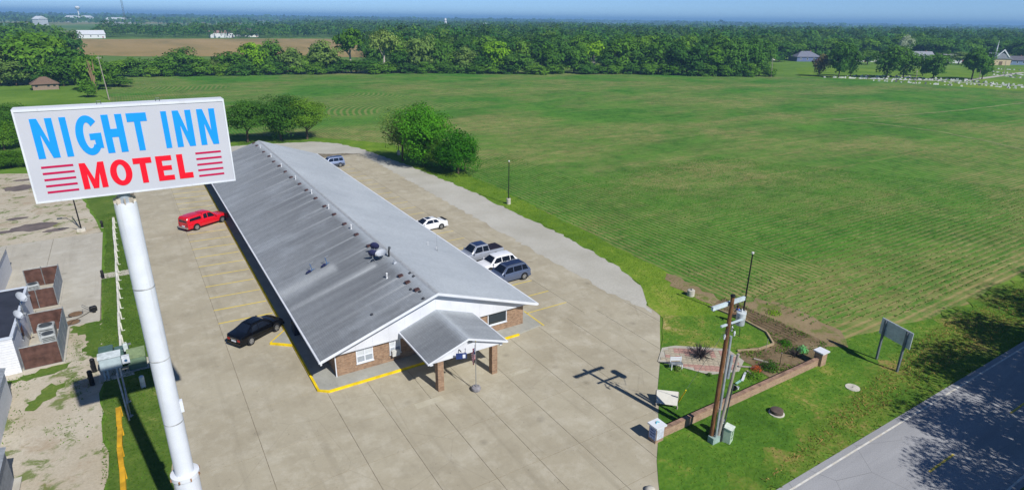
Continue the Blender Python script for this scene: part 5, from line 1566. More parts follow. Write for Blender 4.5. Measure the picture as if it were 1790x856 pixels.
MB().slab3([(-6.2, -.15, 2.3), (.12, -.15, 2.3), (-3, -.15, 3.2)], (0, 6.2, 0)).build('roof', plain('shed_roof', S(140, 146, 152), .8), h3)
MB().box(-.02, .35, -.2, 6.1, -.05, .12).build('footing', CONC_GREY, h3)

# ---- dishes and gear on the motel roof
for p, lb in (((3.17, 14.06, 3.28), 'left blue shaded dish mount low on the motel roof'), ((4.49, 13.78, 3.73), 'right blue shaded dish mount low on the motel roof')):
    t = thing('dish_mount', lb, 'dish mount', p, R(20))
    MB().tube([(0, 0, -.05), (0, 0, .35), (-.1, .05, .75)], .035, 6).build('mast', plain('mount_blue', S(64, 104, 150), .5), t)
    MB().tube([(-.45, .1, .02), (.25, -.1, .22)], .03, 6).build('foot', plain('mount_blue', S(64, 104, 150), .5), t)
    MB().slab3([(-.55, -.1, .0), (-.1, -.2, .12), (-.1, .2, .12), (-.55, .12, .0)], (0, 0, .03)).build('base_plate', DISHDARK, t)
    MB().tube([(-.1, .05, .75), (.18, -.1, .9)], .03, 6).build('arm', GALV, t)
dish((8.17, 11.09, 4.98), R(150), 'upper dark backed satellite dish near the roof ridge', .55, .42, DISHDARK, 20)
dish((7.62, 10.04, 4.79), R(150), 'lower dark backed satellite dish near the roof ridge', .5, .42, DISHDARK, 20)
dish((8.31, 9.59, 5.03), R(-60), 'grey satellite dish lying low beside the roof ridge', .35, .5, DISHGREY, 70)
bp = thing('bent_flue', 'black bent flue pipe at the roof ridge behind the dishes', 'flue', (8.87, 9.35, 5.22))
MB().tube([(0, 0, -.1), (0, 0, .45), (.08, .03, .75)], .075, 8).build('pipe', BLACK, bp)
MB().lathe([(.12, .72), (.12, .85), (.05, .9)], (.09, .03, 0), 10).build('cap', DKGALV, bp)
for p, lb in (((8.80, 12.79, 5.19), 'upper pale dish arm near the roof ridge'), ((8.75, 7.69, 5.17), 'small white junction box near the roof ridge')):
    t = thing('antenna_bracket', lb, 'bracket', p)
    MB().cbox((0, 0, -.03), .3, .22, .16, .3, .02).build('box', DISHGREY, t)
    MB().tube([(0, 0, .1), (-.2, -.25, .5)], .03, 6).build('arm', DISHGREY, t)
an = thing('whip_antenna', 'thin upright antenna on the clean right roof slope', 'antenna', (15.22, 13.04, 3.30))
MB().tube([(0, 0, -.05), (0, 0, 1.9)], [.018, .008], 5).build('rod', GALV, an)
MB().cbox((0, 0, -.02), .15, .15, .08).build('foot', GALV, an)

# ================================================================== right: utility pole, garden, wall, billboard
UX, UY = 19.35, -18.41
up = thing('utility_pole', 'tall brown wooden utility pole with pale crossarm and grey conduits', 'utility pole', (UX, UY, 0))
MB().tube([(0, 0, -.2), (0, 0, 5), (0, 0, 10.15)], [.155, .135, .11], 14).build('pole', WOODPOLE, up, 50)
MB().lathe([(.14, 10.14), (.15, 10.2), (.12, 10.27)], seg=12).build('pole_cap', BLACK, up)
ARM = plain('crossarm_pale', S(186, 200, 206), .6, var=.1)
MB().box(-1.38, 1.42, .16, .30, 9.50, 9.74).build('crossarm', ARM, up)
MB().box(-.62, .05, -.02, .10, 8.30, 8.40).box(.05, 1.3, -.02, .08, 8.3, 8.39).build('lower_arm', ARM, up)
CONDUIT = plain('conduit_grey', S(168, 176, 184), .4, .4, var=.12)
MB().tube([(.22, -.17, 0), (.18, -.15, 7.6)], .085, 10).build('conduit', CONDUIT, up, 50)
MB().tube([(.34, -.10, 0), (.30, -.1, 3.2)], .055, 8).build('conduit', CONDUIT, up, 50)
MB().tube([(.05, -.27, 0), (.05, -.26, 2.6)], .05, 8).build('conduit', CONDUIT, up, 50)
for x, y, z in ((-.42, -.15, 7.55), (.42, -.18, 7.55), (.30, -.05, 7.85)):
    i_ = MB().lathe([(.03, 0), (.06, .06), (.05, .14), (.075, .2), (.05, .28), (.02, .36)], (x, y, z), 10).build('insulator', WHITE, up, 40)
    MB().tube([(x, y, z + .34), (x * .4, y + .05, z + .62)], .02, 5).build('lead', BLACK, i_)
for x in (-1.2, -.85, .9, 1.25):
    MB().lathe([(.03, 9.38), (.05, 9.42), (.05, 9.5)], (x, .23, 0), 8).build('bolt', DKGALV, up)
can = MB().lathe([(.24, 7.75), (.27, 7.8), (.27, 8.5), (.29, 8.52), (.29, 8.6), (.1, 8.66)], (1.55, .35, 0), 18).build('transformer_can', plain('can_grey', S(178, 186, 190), .45, var=.1), up, 40)
MB().lathe([(.03, 8.62), (.05, 8.7), (.03, 8.85)], (1.5, .3, 0), 8).build('bushing', WHITE, can)
MB().box(.1, 1.35, .2, .3, 8.05, 8.2).build('can_bracket', DKGALV, up)
MB().tube([(-.1, -.1, 7.8), (-.5, -.3, 7.9), (-.2, -.2, 8.3)], .02, 5).build('jumper_wire', BLACK, up)
MB().tube([(.5, .2, 7.7), (.9, -.2, 7.4), (1.4, .2, 7.7)], .02, 5).build('jumper_wire', BLACK, up)
MB().box(-.22, .42, -.36, .08, 0, .5).build('foot_guard', plain('guard_teal', S(150, 172, 166), .5), up)
stub = thing('stub_pole', 'shorter weathered grey pole leaning beside the utility pole', 'pole', (UX + .45, UY - .25, 0))
MB().tube([(-.1, .05, -.2), (.12, -.02, 3), (.40, -.12, 6.3)], [.11, .10, .09], 10).build('pole', GREYWOOD, stub, 50)
MB().tube([(.02, -.14, 0), (.25, -.14, 3), (.36, -.16, 4.2)], .04, 6).build('cable', DKGALV, stub)
MB().tube([(.05, .1, 4.6), (.08, .1, 5.2), (.12, .1, 6.2)], .1, 8).build('riser', CONDUIT, stub, 50)
mp = thing('meter_pedestal', 'pale teal meter pedestal with round meter at the foot of the pole', 'meter', (UX + 1.0, UY + .15, 0))
MB().cbox((0, 0, 0), .42, .34, 1.05, 0, .03).build('pedestal', plain('pedestal_teal', S(166, 186, 180), .5), mp)
MB().lathe([(.17, 1.05), (.19, 1.08), (.19, 1.2), (.14, 1.24)], seg=16).build('meter', GALV, mp, 40)
gp = thing('utility_cabinet', 'pale green roadside cabinet with warning labels near the utility pole', 'cabinet', (*(20.26, -18.96), 0), R(20))
MB().cbox((0, 0, 0), .55, .5, 1.05, 0, .02).build('housing', plain('cabinet_green', S(178, 196, 176), .5, var=.05), gp)
MB().slab3([(-.31, -.28, 1.05), (.31, -.28, 1.05), (.31, .28, 1.12), (-.31, .28, 1.12)], (0, 0, .05)).build('lid', plain('cabinet_lid', S(198, 208, 196), .5), gp)
for z in (.35, .6, .8):
    MB().box(-.2, .1, -.258, -.251, z, z + .12).build('warning_label', plain('label_green', S(84, 116, 90), .6), gp)
# guy wires
gw = thing('guy_wire', 'thin guy wire from the utility pole down to a yellow guard', 'guy wire', (UX, UY, 0))
MB().tube([(0, .15, 7.9), (1.3, 4.0, .1)], .012, 5).build('wire', GALV, gw)
MB().tube([(1.02, 3.25, 1.6), (1.30, 3.98, .1)], .045, 6).build('wire_guard', plain('guard_yellow', S(226, 206, 30), .5), gw)

# brick wall with capped piers
bw = thing('garden_wall', 'long low tan brick garden wall with dark coping', 'wall', (16.9, -16.6, 0))
MB().box(0, 16.8, 0, .24, -.1, .62).build('wall_body', BRICK2, bw)
COPE = plain('coping_grey', S(150, 122, 104), .85, var=.2, scale=2)
for k in range(21):
    MB().box(k * .8 + .01, k * .8 + .79, -.025, .265, .62, .69).build('coping_stone', COPE, bw)
for k, (x, lb) in enumerate(((16.45, 'brick pier with white cap and small sign at the lot edge'), (33.95, 'brick pier with white cap at the field end of the wall'))):
    p = thing('wall_pier', lb, 'pier', (x, -16.48, 0), 0, 'piers of the garden wall')
    MB().box(-.34, .34, -.32, .32, -.1, 1.15).build('shaft', BRICK2, p)
    MB().slab3([(-.44, -.42, 1.15), (.44, -.42, 1.15), (.44, .42, 1.15), (-.44, .42, 1.15)], (0, 0, .1)).build('cap', WHITE, p)
    if k == 0:
        MB().box(-.365, -.345, -.28, .26, .25, 1.1).build('sign_plate', plain('plate_blue', S(150, 168, 206), .5, var=.2, scale=6), p)
        MB().box(-.3, .3, -.345, -.325, .3, 1.05).build('notice', plain('notice_pale', S(196, 200, 212), .5, var=.12, scale=5), p)
        for q in range(3):
            MB().box(-.372, -.366, -.2, .2, .45 + q * .2, .52 + q * .2).build('print', plain('print_blue', S(60, 84, 150), .5), p)
        MB().tube([(-.1, 0, 1.26), (.05, .1, 1.34), (.2, .02, 1.27)], .03, 6).build('ribbon', plain('ribbon_cyan', S(90, 190, 210), .5), p)
# garden: soil bed, patio, edging, plants
sheet('garden_bed', ragged(GARDEN_P, .6, .12, 21), 0.075, SOIL, label='dug brown garden bed behind the brick wall')
PAVER = brick_mat('red_pavers', S(176, 128, 116), S(190, 148, 136), S(176, 166, 152))
def paver_floor():
    t = NT('paver_patio')
    p = t.pos()
    br = t.n('TexBrick')
    br.inputs['Scale'].default_value = 1.0
    br.inputs['Brick Width'].default_value = .4
    br.inputs['Row Height'].default_value = .4
    br.inputs['Mortar Size'].default_value = .012
    br.offset = 0
    br.inputs['Color1'].default_value = S(178, 134, 122); br.inputs['Color2'].default_value = S(190, 150, 138); br.inputs['Mortar'].default_value = S(150, 140, 124)
    t.link(p, br.inputs['Vector'])
    c = t.mix(t.fr(t.noise(p, .5, 3), .45, .6), br.outputs['Color'], S(184, 172, 152))
    t.bsdf(c, .9, 0, .2)
    return t.m
PAT = sheet('patio', [(23.3, -9.75), (25.1, -8.4), (26.3, -8.7), (29.6, -11.3), (29.2, -13.2), (27.6, -14.0), (25.3, -13.15), (24.2, -11.2)], .085, CONC_GREY, label='pale patio of red pavers in the lawn')
PM = [plain('paver_red', S(174, 138, 126), .9, var=.15), plain('paver_pale', S(172, 162, 142), .9, var=.15)]
pv = MB().box(-.19, .19, -.19, .19, 0, .03).mesh('paver')
PINPOLY = [(23.6, -9.8), (25.2, -8.7), (26.2, -8.95), (29.3, -11.4), (28.9, -13.0), (27.5, -13.6), (25.5, -12.8), (24.4, -11.0)]
ca_, sa_ = math.cos(R(-38)), math.sin(R(-38))
pv.materials.append(PM[0])
for i in range(-14, 15):
    for j in range(-10, 11):
        x, y = 26.4 + (i * ca_ - j * sa_) * .4, -11.1 + (i * sa_ + j * ca_) * .4
        if inside((x, y), PINPOLY):
            o = link_mesh('paver', pv, None, PAT, (x + random.uniform(-.015, .015), y + random.uniform(-.015, .015), .087 - random.uniform(0, .022))); o.rotation_euler = (0, 0, R(-38) + random.uniform(-.05, .05))
            o.material_slots[0].link = 'OBJECT'; o.material_slots[0].material = PM[1 if (-2 <= j <= 1 and -8 < i < 7 and random.random() < .8) or (i + 14) % 9 == 0 or random.random() < .15 else 0]
EDG = [(34.42, -5.21), (34.91, -8.67), (34.68, -11.21), (33.48, -12.75), (31.58, -12.69), (29.94, -11.93)]
ne = 0
for a, b in zip(EDG, EDG[1:]):
    k = max(1, round(math.hypot(b[0] - a[0], b[1] - a[1]) / 2.4))
    for j in range(k):
        p = (a[0] + (b[0] - a[0]) * j / k, a[1] + (b[1] - a[1]) * j / k); q = (a[0] + (b[0] - a[0]) * (j + 1) / k, a[1] + (b[1] - a[1]) * (j + 1) / k)
        rz = math.atan2(q[1] - p[1], q[0] - p[0]); L = math.hypot(q[0] - p[0], q[1] - p[1])
        o = MB().box(.02, L - .02, -.07, .07, 0, .16).build('timber_edging', EDGEWOOD); o.location = (p[0], p[1], .05); o.rotation_euler = (0, 0, rz)
        tag(o, '%s weathered edging timber of the garden counted from the crossarm side' % ORD[ne], 'timber', 'timbers edging the garden'); ne += 1
# soil ridges in the bed
for k in range(5):
    tag(MB().add([(35.2 + .45 * k, -13.5, .07), (35.45 + .45 * k, -13.5, .07), (35.32 + .45 * k, -13.5, .17), (35.2 + .45 * k, -5.6, .07), (35.45 + .45 * k, -5.6, .07), (35.32 + .45 * k, -5.6, .17)], [(0, 2, 5, 3), (2, 1, 4, 5), (0, 1, 2), (3, 5, 4)]).build('soil_ridge', SOIL), 'low raked soil ridges of the garden bed', 'soil', 'soil ridges in the garden bed', kind='structure')
def shrub(loc, r, h, n, mat, label, name='garden_plant', leaf=.05, cat='plant', bare=0):
    t = thing(name, label, cat, loc)
    rng = np.random.default_rng(int(abs(loc[0] * 100 + loc[1] * 37)))
    d_ = unit(rng, n); d_[:, 2] = np.abs(d_[:, 2])
    P = d_ * rng.uniform(.5, 1.05, (n, 1)) * np.array([[r, r, h]])
    me = quads_mesh('foliage', leaf_quads(rng, P, d_ + np.array([[0, 0, .4]]), leaf, .6)); me.materials.append(mat)
    link_mesh('foliage', me, None, t)
    mb = MB()
    for k in range(7):
        a = random.uniform(0, 6.28)
        mb.tube([(0, 0, 0), (r * .4 * math.cos(a), r * .4 * math.sin(a), h * .5), (r * .8 * math.cos(a), r * .8 * math.sin(a), h * .85)], [.02, .015, .006], 4)
    mb.build('stems', BARK, t)
    return t
shrub((*(29.99, -14.93), .07), .75, .7, 700, LEAFDK, 'dark green shrub growing against the brick wall')
shrub((*(27.94, -15.09), .07), .6, .5, 450, LEAF, 'lower green plant left of the dark shrub by the wall')
shrub((*(28.90, -14.57), .07), .45, .4, 260, leaf_mat('leaves_orange', S(150, 70, 40), S(190, 92, 52), S(206, 120, 70)), 'orange leaved plant among the garden clutter')
shrub((*(34.39, -13.18), .07), .6, .45, 420, LEAFBRIGHT, 'bright green weed clump in the garden bed')
shrub((*(38.50, -9.11), .05), .8, .35, 420, LEAFYEL, 'light weed clump at the corner of the crop field')
shrub((*(34.53, -14.66), .07), .45, .55, 420, leaf_mat('leaves_fresh', S(60, 150, 80), S(80, 176, 100), S(120, 200, 130)), 'fresh green plant near the far pier of the wall')
shrub((*(23.75, -11.49), .05), .3, .35, 200, LEAFOLIVE, 'small plant in front of the patio bench')
shrub((*(25.23, -13.20), .05), .2, .25, 120, LEAFDK, 'tiny plant at the patio rim')
# bare dark bush on the patio and dry brush near the pier
def brush(loc, r, h, n, label, mat):
    t = thing('bare_bush', label, 'bush', loc)
    mb = MB()
    for k in range(n):
        a = random.uniform(0, 6.28); e = random.uniform(.2, 1.2)
        p = [(0, 0, 0)]
        for s_ in (.4, .75, 1.0):
            p.append((r * s_ * math.cos(a) * math.cos(e) * random.uniform(.8, 1.2), r * s_ * math.sin(a) * math.cos(e) * random.uniform(.8, 1.2), h * s_ * math.sin(e) * random.uniform(.8, 1.2) + .05))
        mb.tube(p, [.03, .022, .014, .006], 4)
    mb.build('twigs', mat, t)
DKTWIG = plain('dark_twigs', S(64, 58, 60), .9, var=.2)
brush((*(26.75, -10.95), .09), 1.25, 1.0, 90, 'dark bare bush standing on the patio', DKTWIG)
brush((*(33.48, -14.75), .08), .8, .7, 50, 'grey dry brush pile near the far pier of the wall', DKTWIG)
# patio bench
be = thing('patio_bench', 'white framed bench at the near rim of the patio', 'bench', (*(23.74, -11.21), .09), R(-28))
for x in (-.4, .4):
    for y in (-.2, .2):
        MB().box(x - .03, x + .03, y - .03, y + .03, 0, .45 if y < 0 else .9).build('leg', WHITE, be)
for k in range(3):
    MB().box(-.45, .45, -.22 + k * .15, -.1 + k * .15, .45, .48).build('seat_slat', GALV, be)
for k in range(2):
    MB().box(-.45, .45, .18, .21, .6 + k * .17, .72 + k * .17).build('back_slat', WHITE, be)
# tilted white board and clutter
bd = thing('blank_board', 'blank pale grey board leaning on posts beside the lot edge', 'board', (*(20.03, -13.97), 0))
BDC = [(((18.99, -13.92)), .3), (((20.00, -14.91)), .3), (((20.75, -14.24)), .75), (((19.65, -13.25)), .75)]
BDC = [((a_[0] - bd.location.x, a_[1] - bd.location.y), z_) for a_, z_ in BDC]
MB().slab3([(*a_, z_) for a_, z_ in BDC], (.01, .01, .03)).build('panel', plain('board_pale', S(198, 196, 186), .6, var=.03), bd)
for (a_, z_) in BDC:
    MB().box(a_[0] - .04, a_[0] + .04, a_[1] - .04, a_[1] + .04, 0, z_ - .01).build('leg', GREYWOOD, bd)
CL = [((27.27, -14.69), 1.5, .5, WHITE, 'white board lying in the garden clutter'), ((26.51, -14.94), 1.2, .2, plain('board_teal', S(150, 196, 180), .6), 'pale teal board lying in the garden clutter'), ((28.64, -13.94), 1.4, -.6, GREYWOOD, 'grey plank lying in the garden clutter'), ((30.35, -13.89), 1.1, -1.0, GREYWOOD, 'grey stick lying near the orange plant'), ((28.05, -14.70), 1.0, 1.2, GREYWOOD, 'short plank crossing the garden clutter')]
for (x, y), L, a, m, lb in CL:
    o = MB().cbox((0, 0, 0), L, .16, .05, 0, .01).build('loose_board', m); o.location = (x, y, .1); o.rotation_euler = (0, R(4), a)
    tag(o, lb, 'board')
for (x, y), s_, m, lb in (((25.23, -15.46), .3, BLACK, 'black bucket against the garden wall'), ((25.56, -15.50), .2, WHITE, 'white pail beside the black bucket')):
    t = thing('bucket', lb, 'bucket', (x, y, .08))
    MB().lathe([(s_ * .4, 0), (s_ * .5, s_), (s_ * .46, s_), (s_ * .36, .03)], seg=14).build('body', m, t, 40)
    MB().tube([(-s_ * .5, 0, s_), (0, s_ * .2, s_ * 1.4), (s_ * .5, 0, s_)], .012, 5).build('handle', GALV, t)
for k, p in enumerate(((31.00, -15.06), (31.95, -13.12))):
    t = thing('garden_stake', ('dark stake standing by the brick wall', 'pale stake standing in the garden bed')[k], 'stake', (*p, .05))
    MB().tube([(0, 0, 0), (.03, 0, 1.1)], .02, 5).build('rod', (BLACK, GREYWOOD)[k], t)
    MB().cbox((.03, 0, 1.1), .06, .06, .04).build('cap', GALV, t)
# manholes in the lawn
mh = thing('septic_lid', 'dark raised round manhole on a pale ring in the lawn', 'manhole', (*(25.49, -18.77), 0))
MB().lathe([(.52, -.05), (.52, .10), (.46, .12)], seg=22).build('ring', CONCOBJ, mh, 40)
MB().lathe([(.43, .12), (.42, .34), (.34, .38)], seg=22).build('lid', plain('lid_brown', S(92, 80, 72), .8), mh, 40)
ml = thing('flat_lid', 'flat pale round lid in the lawn near the road', 'manhole', (*(33.03, -19.71), 0))
MB().lathe([(.50, -.05), (.49, .09)], seg=22).build('lid', CONCOBJ, ml)
MB().tube([(-.1, 0, .09), (0, 0, .13), (.1, 0, .09)], .015, 5).build('handle', DKGALV, ml)
cr_ = thing('kerb_stone', 'white stone at the bottom edge of the lot', 'stone', (*(12.95, -19.60), 0))
MB().lathe([(.25, -.02), (.32, .08), (.27, .2), (.1, .26)], seg=12).build('stone', CONCOBJ, cr_, 60)

# billboard seen from behind
A_, B_ = (38.62, -18.42), (38.13, -20.25)
bb = thing('billboard', 'grey plank billboard on two posts seen from behind', 'billboard', (*A_, 0), math.atan2(B_[1] - A_[1], B_[0] - A_[0]))
BL = math.hypot(B_[0] - A_[0], B_[1] - A_[1])
SLAT = plain('billboard_grey', S(206, 214, 222), .45, .3, var=.08)
for x in (0, BL):
    MB().box(x - .07, x + .07, -.09, .05, -.2, 3.5).build('post', plain('post_grey', S(110, 118, 124), .6, .2), bb)
for k in range(9):
    MB().box(-.42, BL + .42, .055, .10, 2.18 + k * .15, 2.315 + k * .15).build('plank', SLAT, bb)
MB().box(-.40, BL + .40, .105, .125, 2.18, 3.53).build('front_panel', WHITE, bb)

# gardener in a blue shirt beside the lamp post
def person():
    px_, py_ = (34.01, -8.77)
    t = thing('person', 'person in a blue shirt and dark trousers bending beside the lamp post', 'person', (px_, py_, .07), R(150))
    def skin_body(name, verts, edges, radii, mat, root):
        me = bpy.data.meshes.new(name)
        me.from_pydata(verts, edges, [])
        o = link_mesh(name, me, mat, t)
        o.modifiers.new('skin', 'SKIN').use_smooth_shade = True
        me.skin_vertices.new() if not me.skin_vertices else None
        for i, r_ in enumerate(radii):
            sv = me.skin_vertices[0].data[i]
            sv.radius = (r_, r_) if not isinstance(r_, tuple) else r_
            sv.use_root = i == root
        o.modifiers.new('sub', 'SUBSURF').levels = 2
        return o
    SKIN = plain('skin', S(150, 106, 84), .6)
    V = [(0, 0, .92), (.04, 0, 1.15), (.14, 0, 1.38), (.20, 0, 1.47), (.25, 0, 1.58), (.27, 0, 1.68),
         (.15, .19, 1.36), (.30, .24, 1.13), (.48, .17, 1.02), (.56, .14, .99), (.15, -.19, 1.36), (.32, -.22, 1.12), (.50, -.12, 1.05), (.58, -.09, 1.03),
         (0, .10, .88), (.04, .13, .48), (-.02, .14, .08), (.12, .15, .03), (0, -.10, .88), (.10, -.13, .48), (.06, -.14, .08), (.20, -.15, .03),
         (.64, .17, .96), (.65, .14, .95), (.64, .11, .96), (.60, .18, 1.0), (.66, -.12, 1.0), (.67, -.09, 1.0), (.66, -.06, 1.01), (.62, -.04, 1.04)]
    E = [(0, 1), (1, 2), (2, 3), (3, 4), (4, 5), (2, 6), (6, 7), (7, 8), (8, 9), (2, 10), (10, 11), (11, 12), (12, 13), (0, 14), (14, 15), (15, 16), (16, 17), (0, 18), (18, 19), (19, 20), (20, 21),
         (9, 22), (9, 23), (9, 24), (9, 25), (13, 26), (13, 27), (13, 28), (13, 29)]
    rd = [.13, .13, .15, .06, .085, .07, .065, .05, .038, .035, .065, .05, .038, .035, .09, .06, .045, .04, .09, .06, .045, .04] + [.01] * 8
    skin_body('body', V, E, rd, SKIN, 0)
    skin_body('shirt', [(0, 0, .93), (.04, 0, 1.15), (.14, 0, 1.38), (.19, 0, 1.44), (.15, .19, 1.36), (.26, .23, 1.2), (.15, -.19, 1.36), (.27, -.22, 1.2)], [(0, 1), (1, 2), (2, 3), (2, 4), (4, 5), (2, 6), (6, 7)], [.15, .15, .17, .08, .085, .07, .085, .07], plain('shirt_blue', S(60, 112, 240), .8), 0)
    skin_body('trousers', [(0, 0, .95), (0, .10, .86), (.04, .13, .48), (-.02, .14, .12), (0, -.10, .86), (.10, -.13, .48), (.06, -.14, .12)], [(0, 1), (1, 2), (2, 3), (0, 4), (4, 5), (5, 6)], [.15, .11, .08, .065, .11, .08, .065], plain('trousers_dark', S(52, 60, 84), .85), 0)
    MB().lathe([(.02, .125), (.075, .10), (.105, .04), (.105, -.02), (.08, -.06)], (.255, 0, 1.66), 14).build('hair', plain('hair_dark', S(34, 28, 26), .8), t, 60)
    for s_ in (-1, 1):
        MB().lathe([(.004, .008), (.012, 0), (.004, -.008)], (.345, .032 * s_, 1.65), 6).build('eye', BLACK, t)
    MB().cbox((.355, 0, 1.60), .03, .025, .045).build('nose', SKIN, t)
person()

# ================================================================== vehicles
def vehicle(name, label, loc, rz, L, W, belt, roof, stations, cabin, windows, paint, wheel_x, wr=.34, roof_mat=None, extra=None, clear=.2, trim=None, group='vehicles parked at the motel'):
    """stations: (x, z_top, width factor); cabin: (rear base, rear roof, front roof, front base, roof half width factor); front is +x"""
    t = thing(name, label, 'car' if 'pickup' not in label else 'pickup', loc, rz, group)
    hw = W / 2
    secs = []
    for x, zt, k in stations:
        w = hw * k
        half = [(w * .80, clear), (w * .95, clear + .06), (w, clear + .22), (w * 1.0, zt * .62), (w * .985, zt - .10), (w * .93, zt - .025), (w * .75, zt)]
        secs.append([(x, y, z) for y, z in half] + [(x, -y, z) for y, z in reversed(half)])
    body = MB().loft(secs).build('body', paint, t, 35)
    rb, rr_, fr__, fb, kr = cabin
    wb, wt = hw * .92, hw * kr
    def zt(x):
        if x <= rr_: return belt + (roof - belt) * max(0, (x - rb) / max(1e-3, rr_ - rb))
        if x >= fr__: return belt + (roof - belt) * max(0, (fb - x) / max(1e-3, fb - fr__))
        q = (x - rr_) / (fr__ - rr_)
        return roof + .03 * math.sin(math.pi * q)
    def wtop(x):
        h = (zt(x) - belt) / (roof - belt)
        return wb + (wt - wb) * h
    cs = []
    xs_ = [rb, (rb + rr_) / 2, rr_] + [rr_ + (fr__ - rr_) * k / 4 for k in (1, 2, 3)] + [fr__, (fr__ + fb) / 2, fb]
    for x in xs_:
        z = max(zt(x), belt + .012); w = wtop(x)
        half = [(wb, belt - .06), (w + .01, z - min(.10, (z - belt) * .3)), (w - .02, z - min(.03, (z - belt) * .1)), (w - .14, z)]
        cs.append([(x, y, zz) for y, zz in half] + [(x, -y, zz) for y, zz in reversed(half)])
    MB().loft(cs).build('cabin', paint, t, 30)
    def side(x, s_, sgn, off=.012):
        """point on the cabin side: s_ 0 at the belt, 1 at the roof edge"""
        z1 = zt(x) - min(.10, (zt(x) - belt) * .3)
        y0, z0 = wb, belt - .06
        y1 = wtop(x) + .01
        q = .14 + .80 * s_
        return (x, sgn * (y0 + (y1 - y0) * q + off), z0 + (z1 - z0) * q + off * .3)
    for sgn in (-1, 1):
        for (b0, b1, t0, t1) in windows:
            MB().slab3([side(b0, 0, sgn), side(b1, 0, sgn), side(t1, 1, sgn), side(t0, 1, sgn)], (0, -sgn * .02, 0)).build('side_window', GLASSCAR, t)
    def end(x0, x1, name_, off):
        """windscreen or rear window on the sloping end between roof x0 and base x1"""
        p = []
        for q, k in ((.10, .80), (.88, .90)):
            x = x0 + (x1 - x0) * q
            z = roof + (belt - roof) * q
            w = (wt + (wb - wt) * q) * k
            p.append((x, w, z))
        d_ = Vector((roof - belt, 0, abs(x1 - x0))).normalized()
        if x1 < x0: d_.x = -d_.x
        o_ = d_ * .012
        pts = [Vector((p[0][0], p[0][1], p[0][2])) + o_, Vector((p[0][0], -p[0][1], p[0][2])) + o_, Vector((p[1][0], -p[1][1], p[1][2])) + o_, Vector((p[1][0], p[1][1], p[1][2])) + o_]
        MB().slab3(pts, -d_ * .02).build(name_, GLASSCAR, t)
    end(fr__, fb, 'windscreen', 1)
    end(rr_, rb, 'rear_window', 1)
    if roof_mat:
        mb = MB()
        n_ = 5
        P_ = []
        for k in range(n_):
            x = rr_ + .05 + (fr__ - rr_ - .1) * k / (n_ - 1)
            P_.append((x, zt(x) + .008))
        for (xa, za), (xb, zb) in zip(P_, P_[1:]):
            mb.add([(xa, -wt + .12, za), (xb, -wt + .12, zb), (xb, wt - .12, zb), (xa, wt - .12, za)], [(0, 1, 2, 3)])
        mb.build('roof_panel', roof_mat, t, 40)
    for x in wheel_x:
        for sgn in (-1, 1):
            y = sgn * (hw - .10)
            MB().lathe([(wr + .06, -.004), (wr + .06, .012)], (x, sgn * (hw + .002), wr + .02), 20, 'y').build('wheel_arch', BLACK, t)
            w_ = MB().lathe([(wr * .62, -.11), (wr * .95, -.11), (wr, -.07), (wr, .09), (wr * .95, .13), (wr * .62, .13)], (x, y, wr), 20, 'y').build('wheel', RUBBER, t, 40)
            MB().lathe([(wr * .64, -.02), (wr * .64, .0), (wr * .2, .02)], (x, y + sgn * .13, wr), 16, 'y').build('rim', RIM, w_, 40)
            for q in range(5):
                a = 2 * math.pi * q / 5
                MB().box(x + wr * .42 * math.cos(a) - .035, x + wr * .42 * math.cos(a) + .035, min(y + sgn * .14, y + sgn * .152), max(y + sgn * .14, y + sgn * .152), wr + wr * .42 * math.sin(a) - .035, wr + wr * .42 * math.sin(a) + .035).build('rim_hole', BLACK, w_)
    x0, zt0, k0 = stations[0]; x1_, zt1, k1 = stations[-1]
    for sgn in (-1, 1):
        lo, hi = sorted((sgn * hw * k0 * .58, sgn * hw * k0 * .95))
        MB().box(x0 - .015, x0 + .06, lo, hi, zt0 * .68, zt0 * .86).build('tail_light', REDLENS, t)
        lo, hi = sorted((sgn * hw * k1 * .5, sgn * hw * k1 * .95))
        MB().box(x1_ - .06, x1_ + .015, lo, hi, zt1 * .66, zt1 * .85).build('headlight', CLEARLENS, t)
        xm = fb - .25
        MB().cbox((xm, sgn * (hw + .08), belt - .02), .14, .2, .16, 0, .02).build('mirror', paint, t)
        for xd in [(w_[0] + w_[1]) / 2 - .25 for w_ in windows[:2]]:
            a = side(xd, 0, sgn)
            MB().cbox((xd, sgn * (hw + .012), belt - .2), .2, .03, .035).build('door_handle', trim or paint, t)
    MB().box(x0 - .022, x0, -.26, .26, .5 if L < 5 else .62, .62 if L < 5 else .74).build('licence_plate', PLATE, t)
    MB().box(x1_ - .01, x1_ + .02, -.5 * hw, .5 * hw, zt1 * .5, zt1 * .72).build('grille', BLACK, t)
    for xx, nm in ((x0, 'rear_bumper'), (x1_, 'front_bumper')):
        MB().box(xx - .05, xx + .05, -hw * .86, hw * .86, clear + .05, clear + .24).build(nm, trim or paint, t)
    if extra: extra(t, zt, wtop)
    return t
def paint(name, col, rough=.28, metal=.0):
    return plain(name, col, rough, metal, .5, .03, 1.2, .5)
SED = [(-2.40, .86, .84), (-2.28, .98, .95), (-1.7, 1.02, 1), (-.9, .98, 1), (.9, .97, 1), (1.35, .95, 1), (2.0, .86, .97), (2.30, .74, .88), (2.40, .62, .78)]
def sedan_extra(t, zt, wtop):
    MB().box(-2.44, -2.38, -.32, .32, .72, .76).build('trunk_trim', CHROME, t)
blk = vehicle('sedan', 'black sedan parked by the yellow ramp kerb', (-2.58, 10.5, .03), R(31), 4.85, 1.84, .96, 1.44, SED, (-1.75, -.85, .35, 1.25, .66),
        [(-1.25, -.45, -.85, -.4), (-.38, .85, -.33, .30)], plain('paint_black', S(9, 9, 12), .2, 0, .35, .03, 1.2, .15), (-1.42, 1.38), roof_mat=plain('sunroof_black', S(14, 16, 22), .08, spec=.6), extra=sedan_extra)
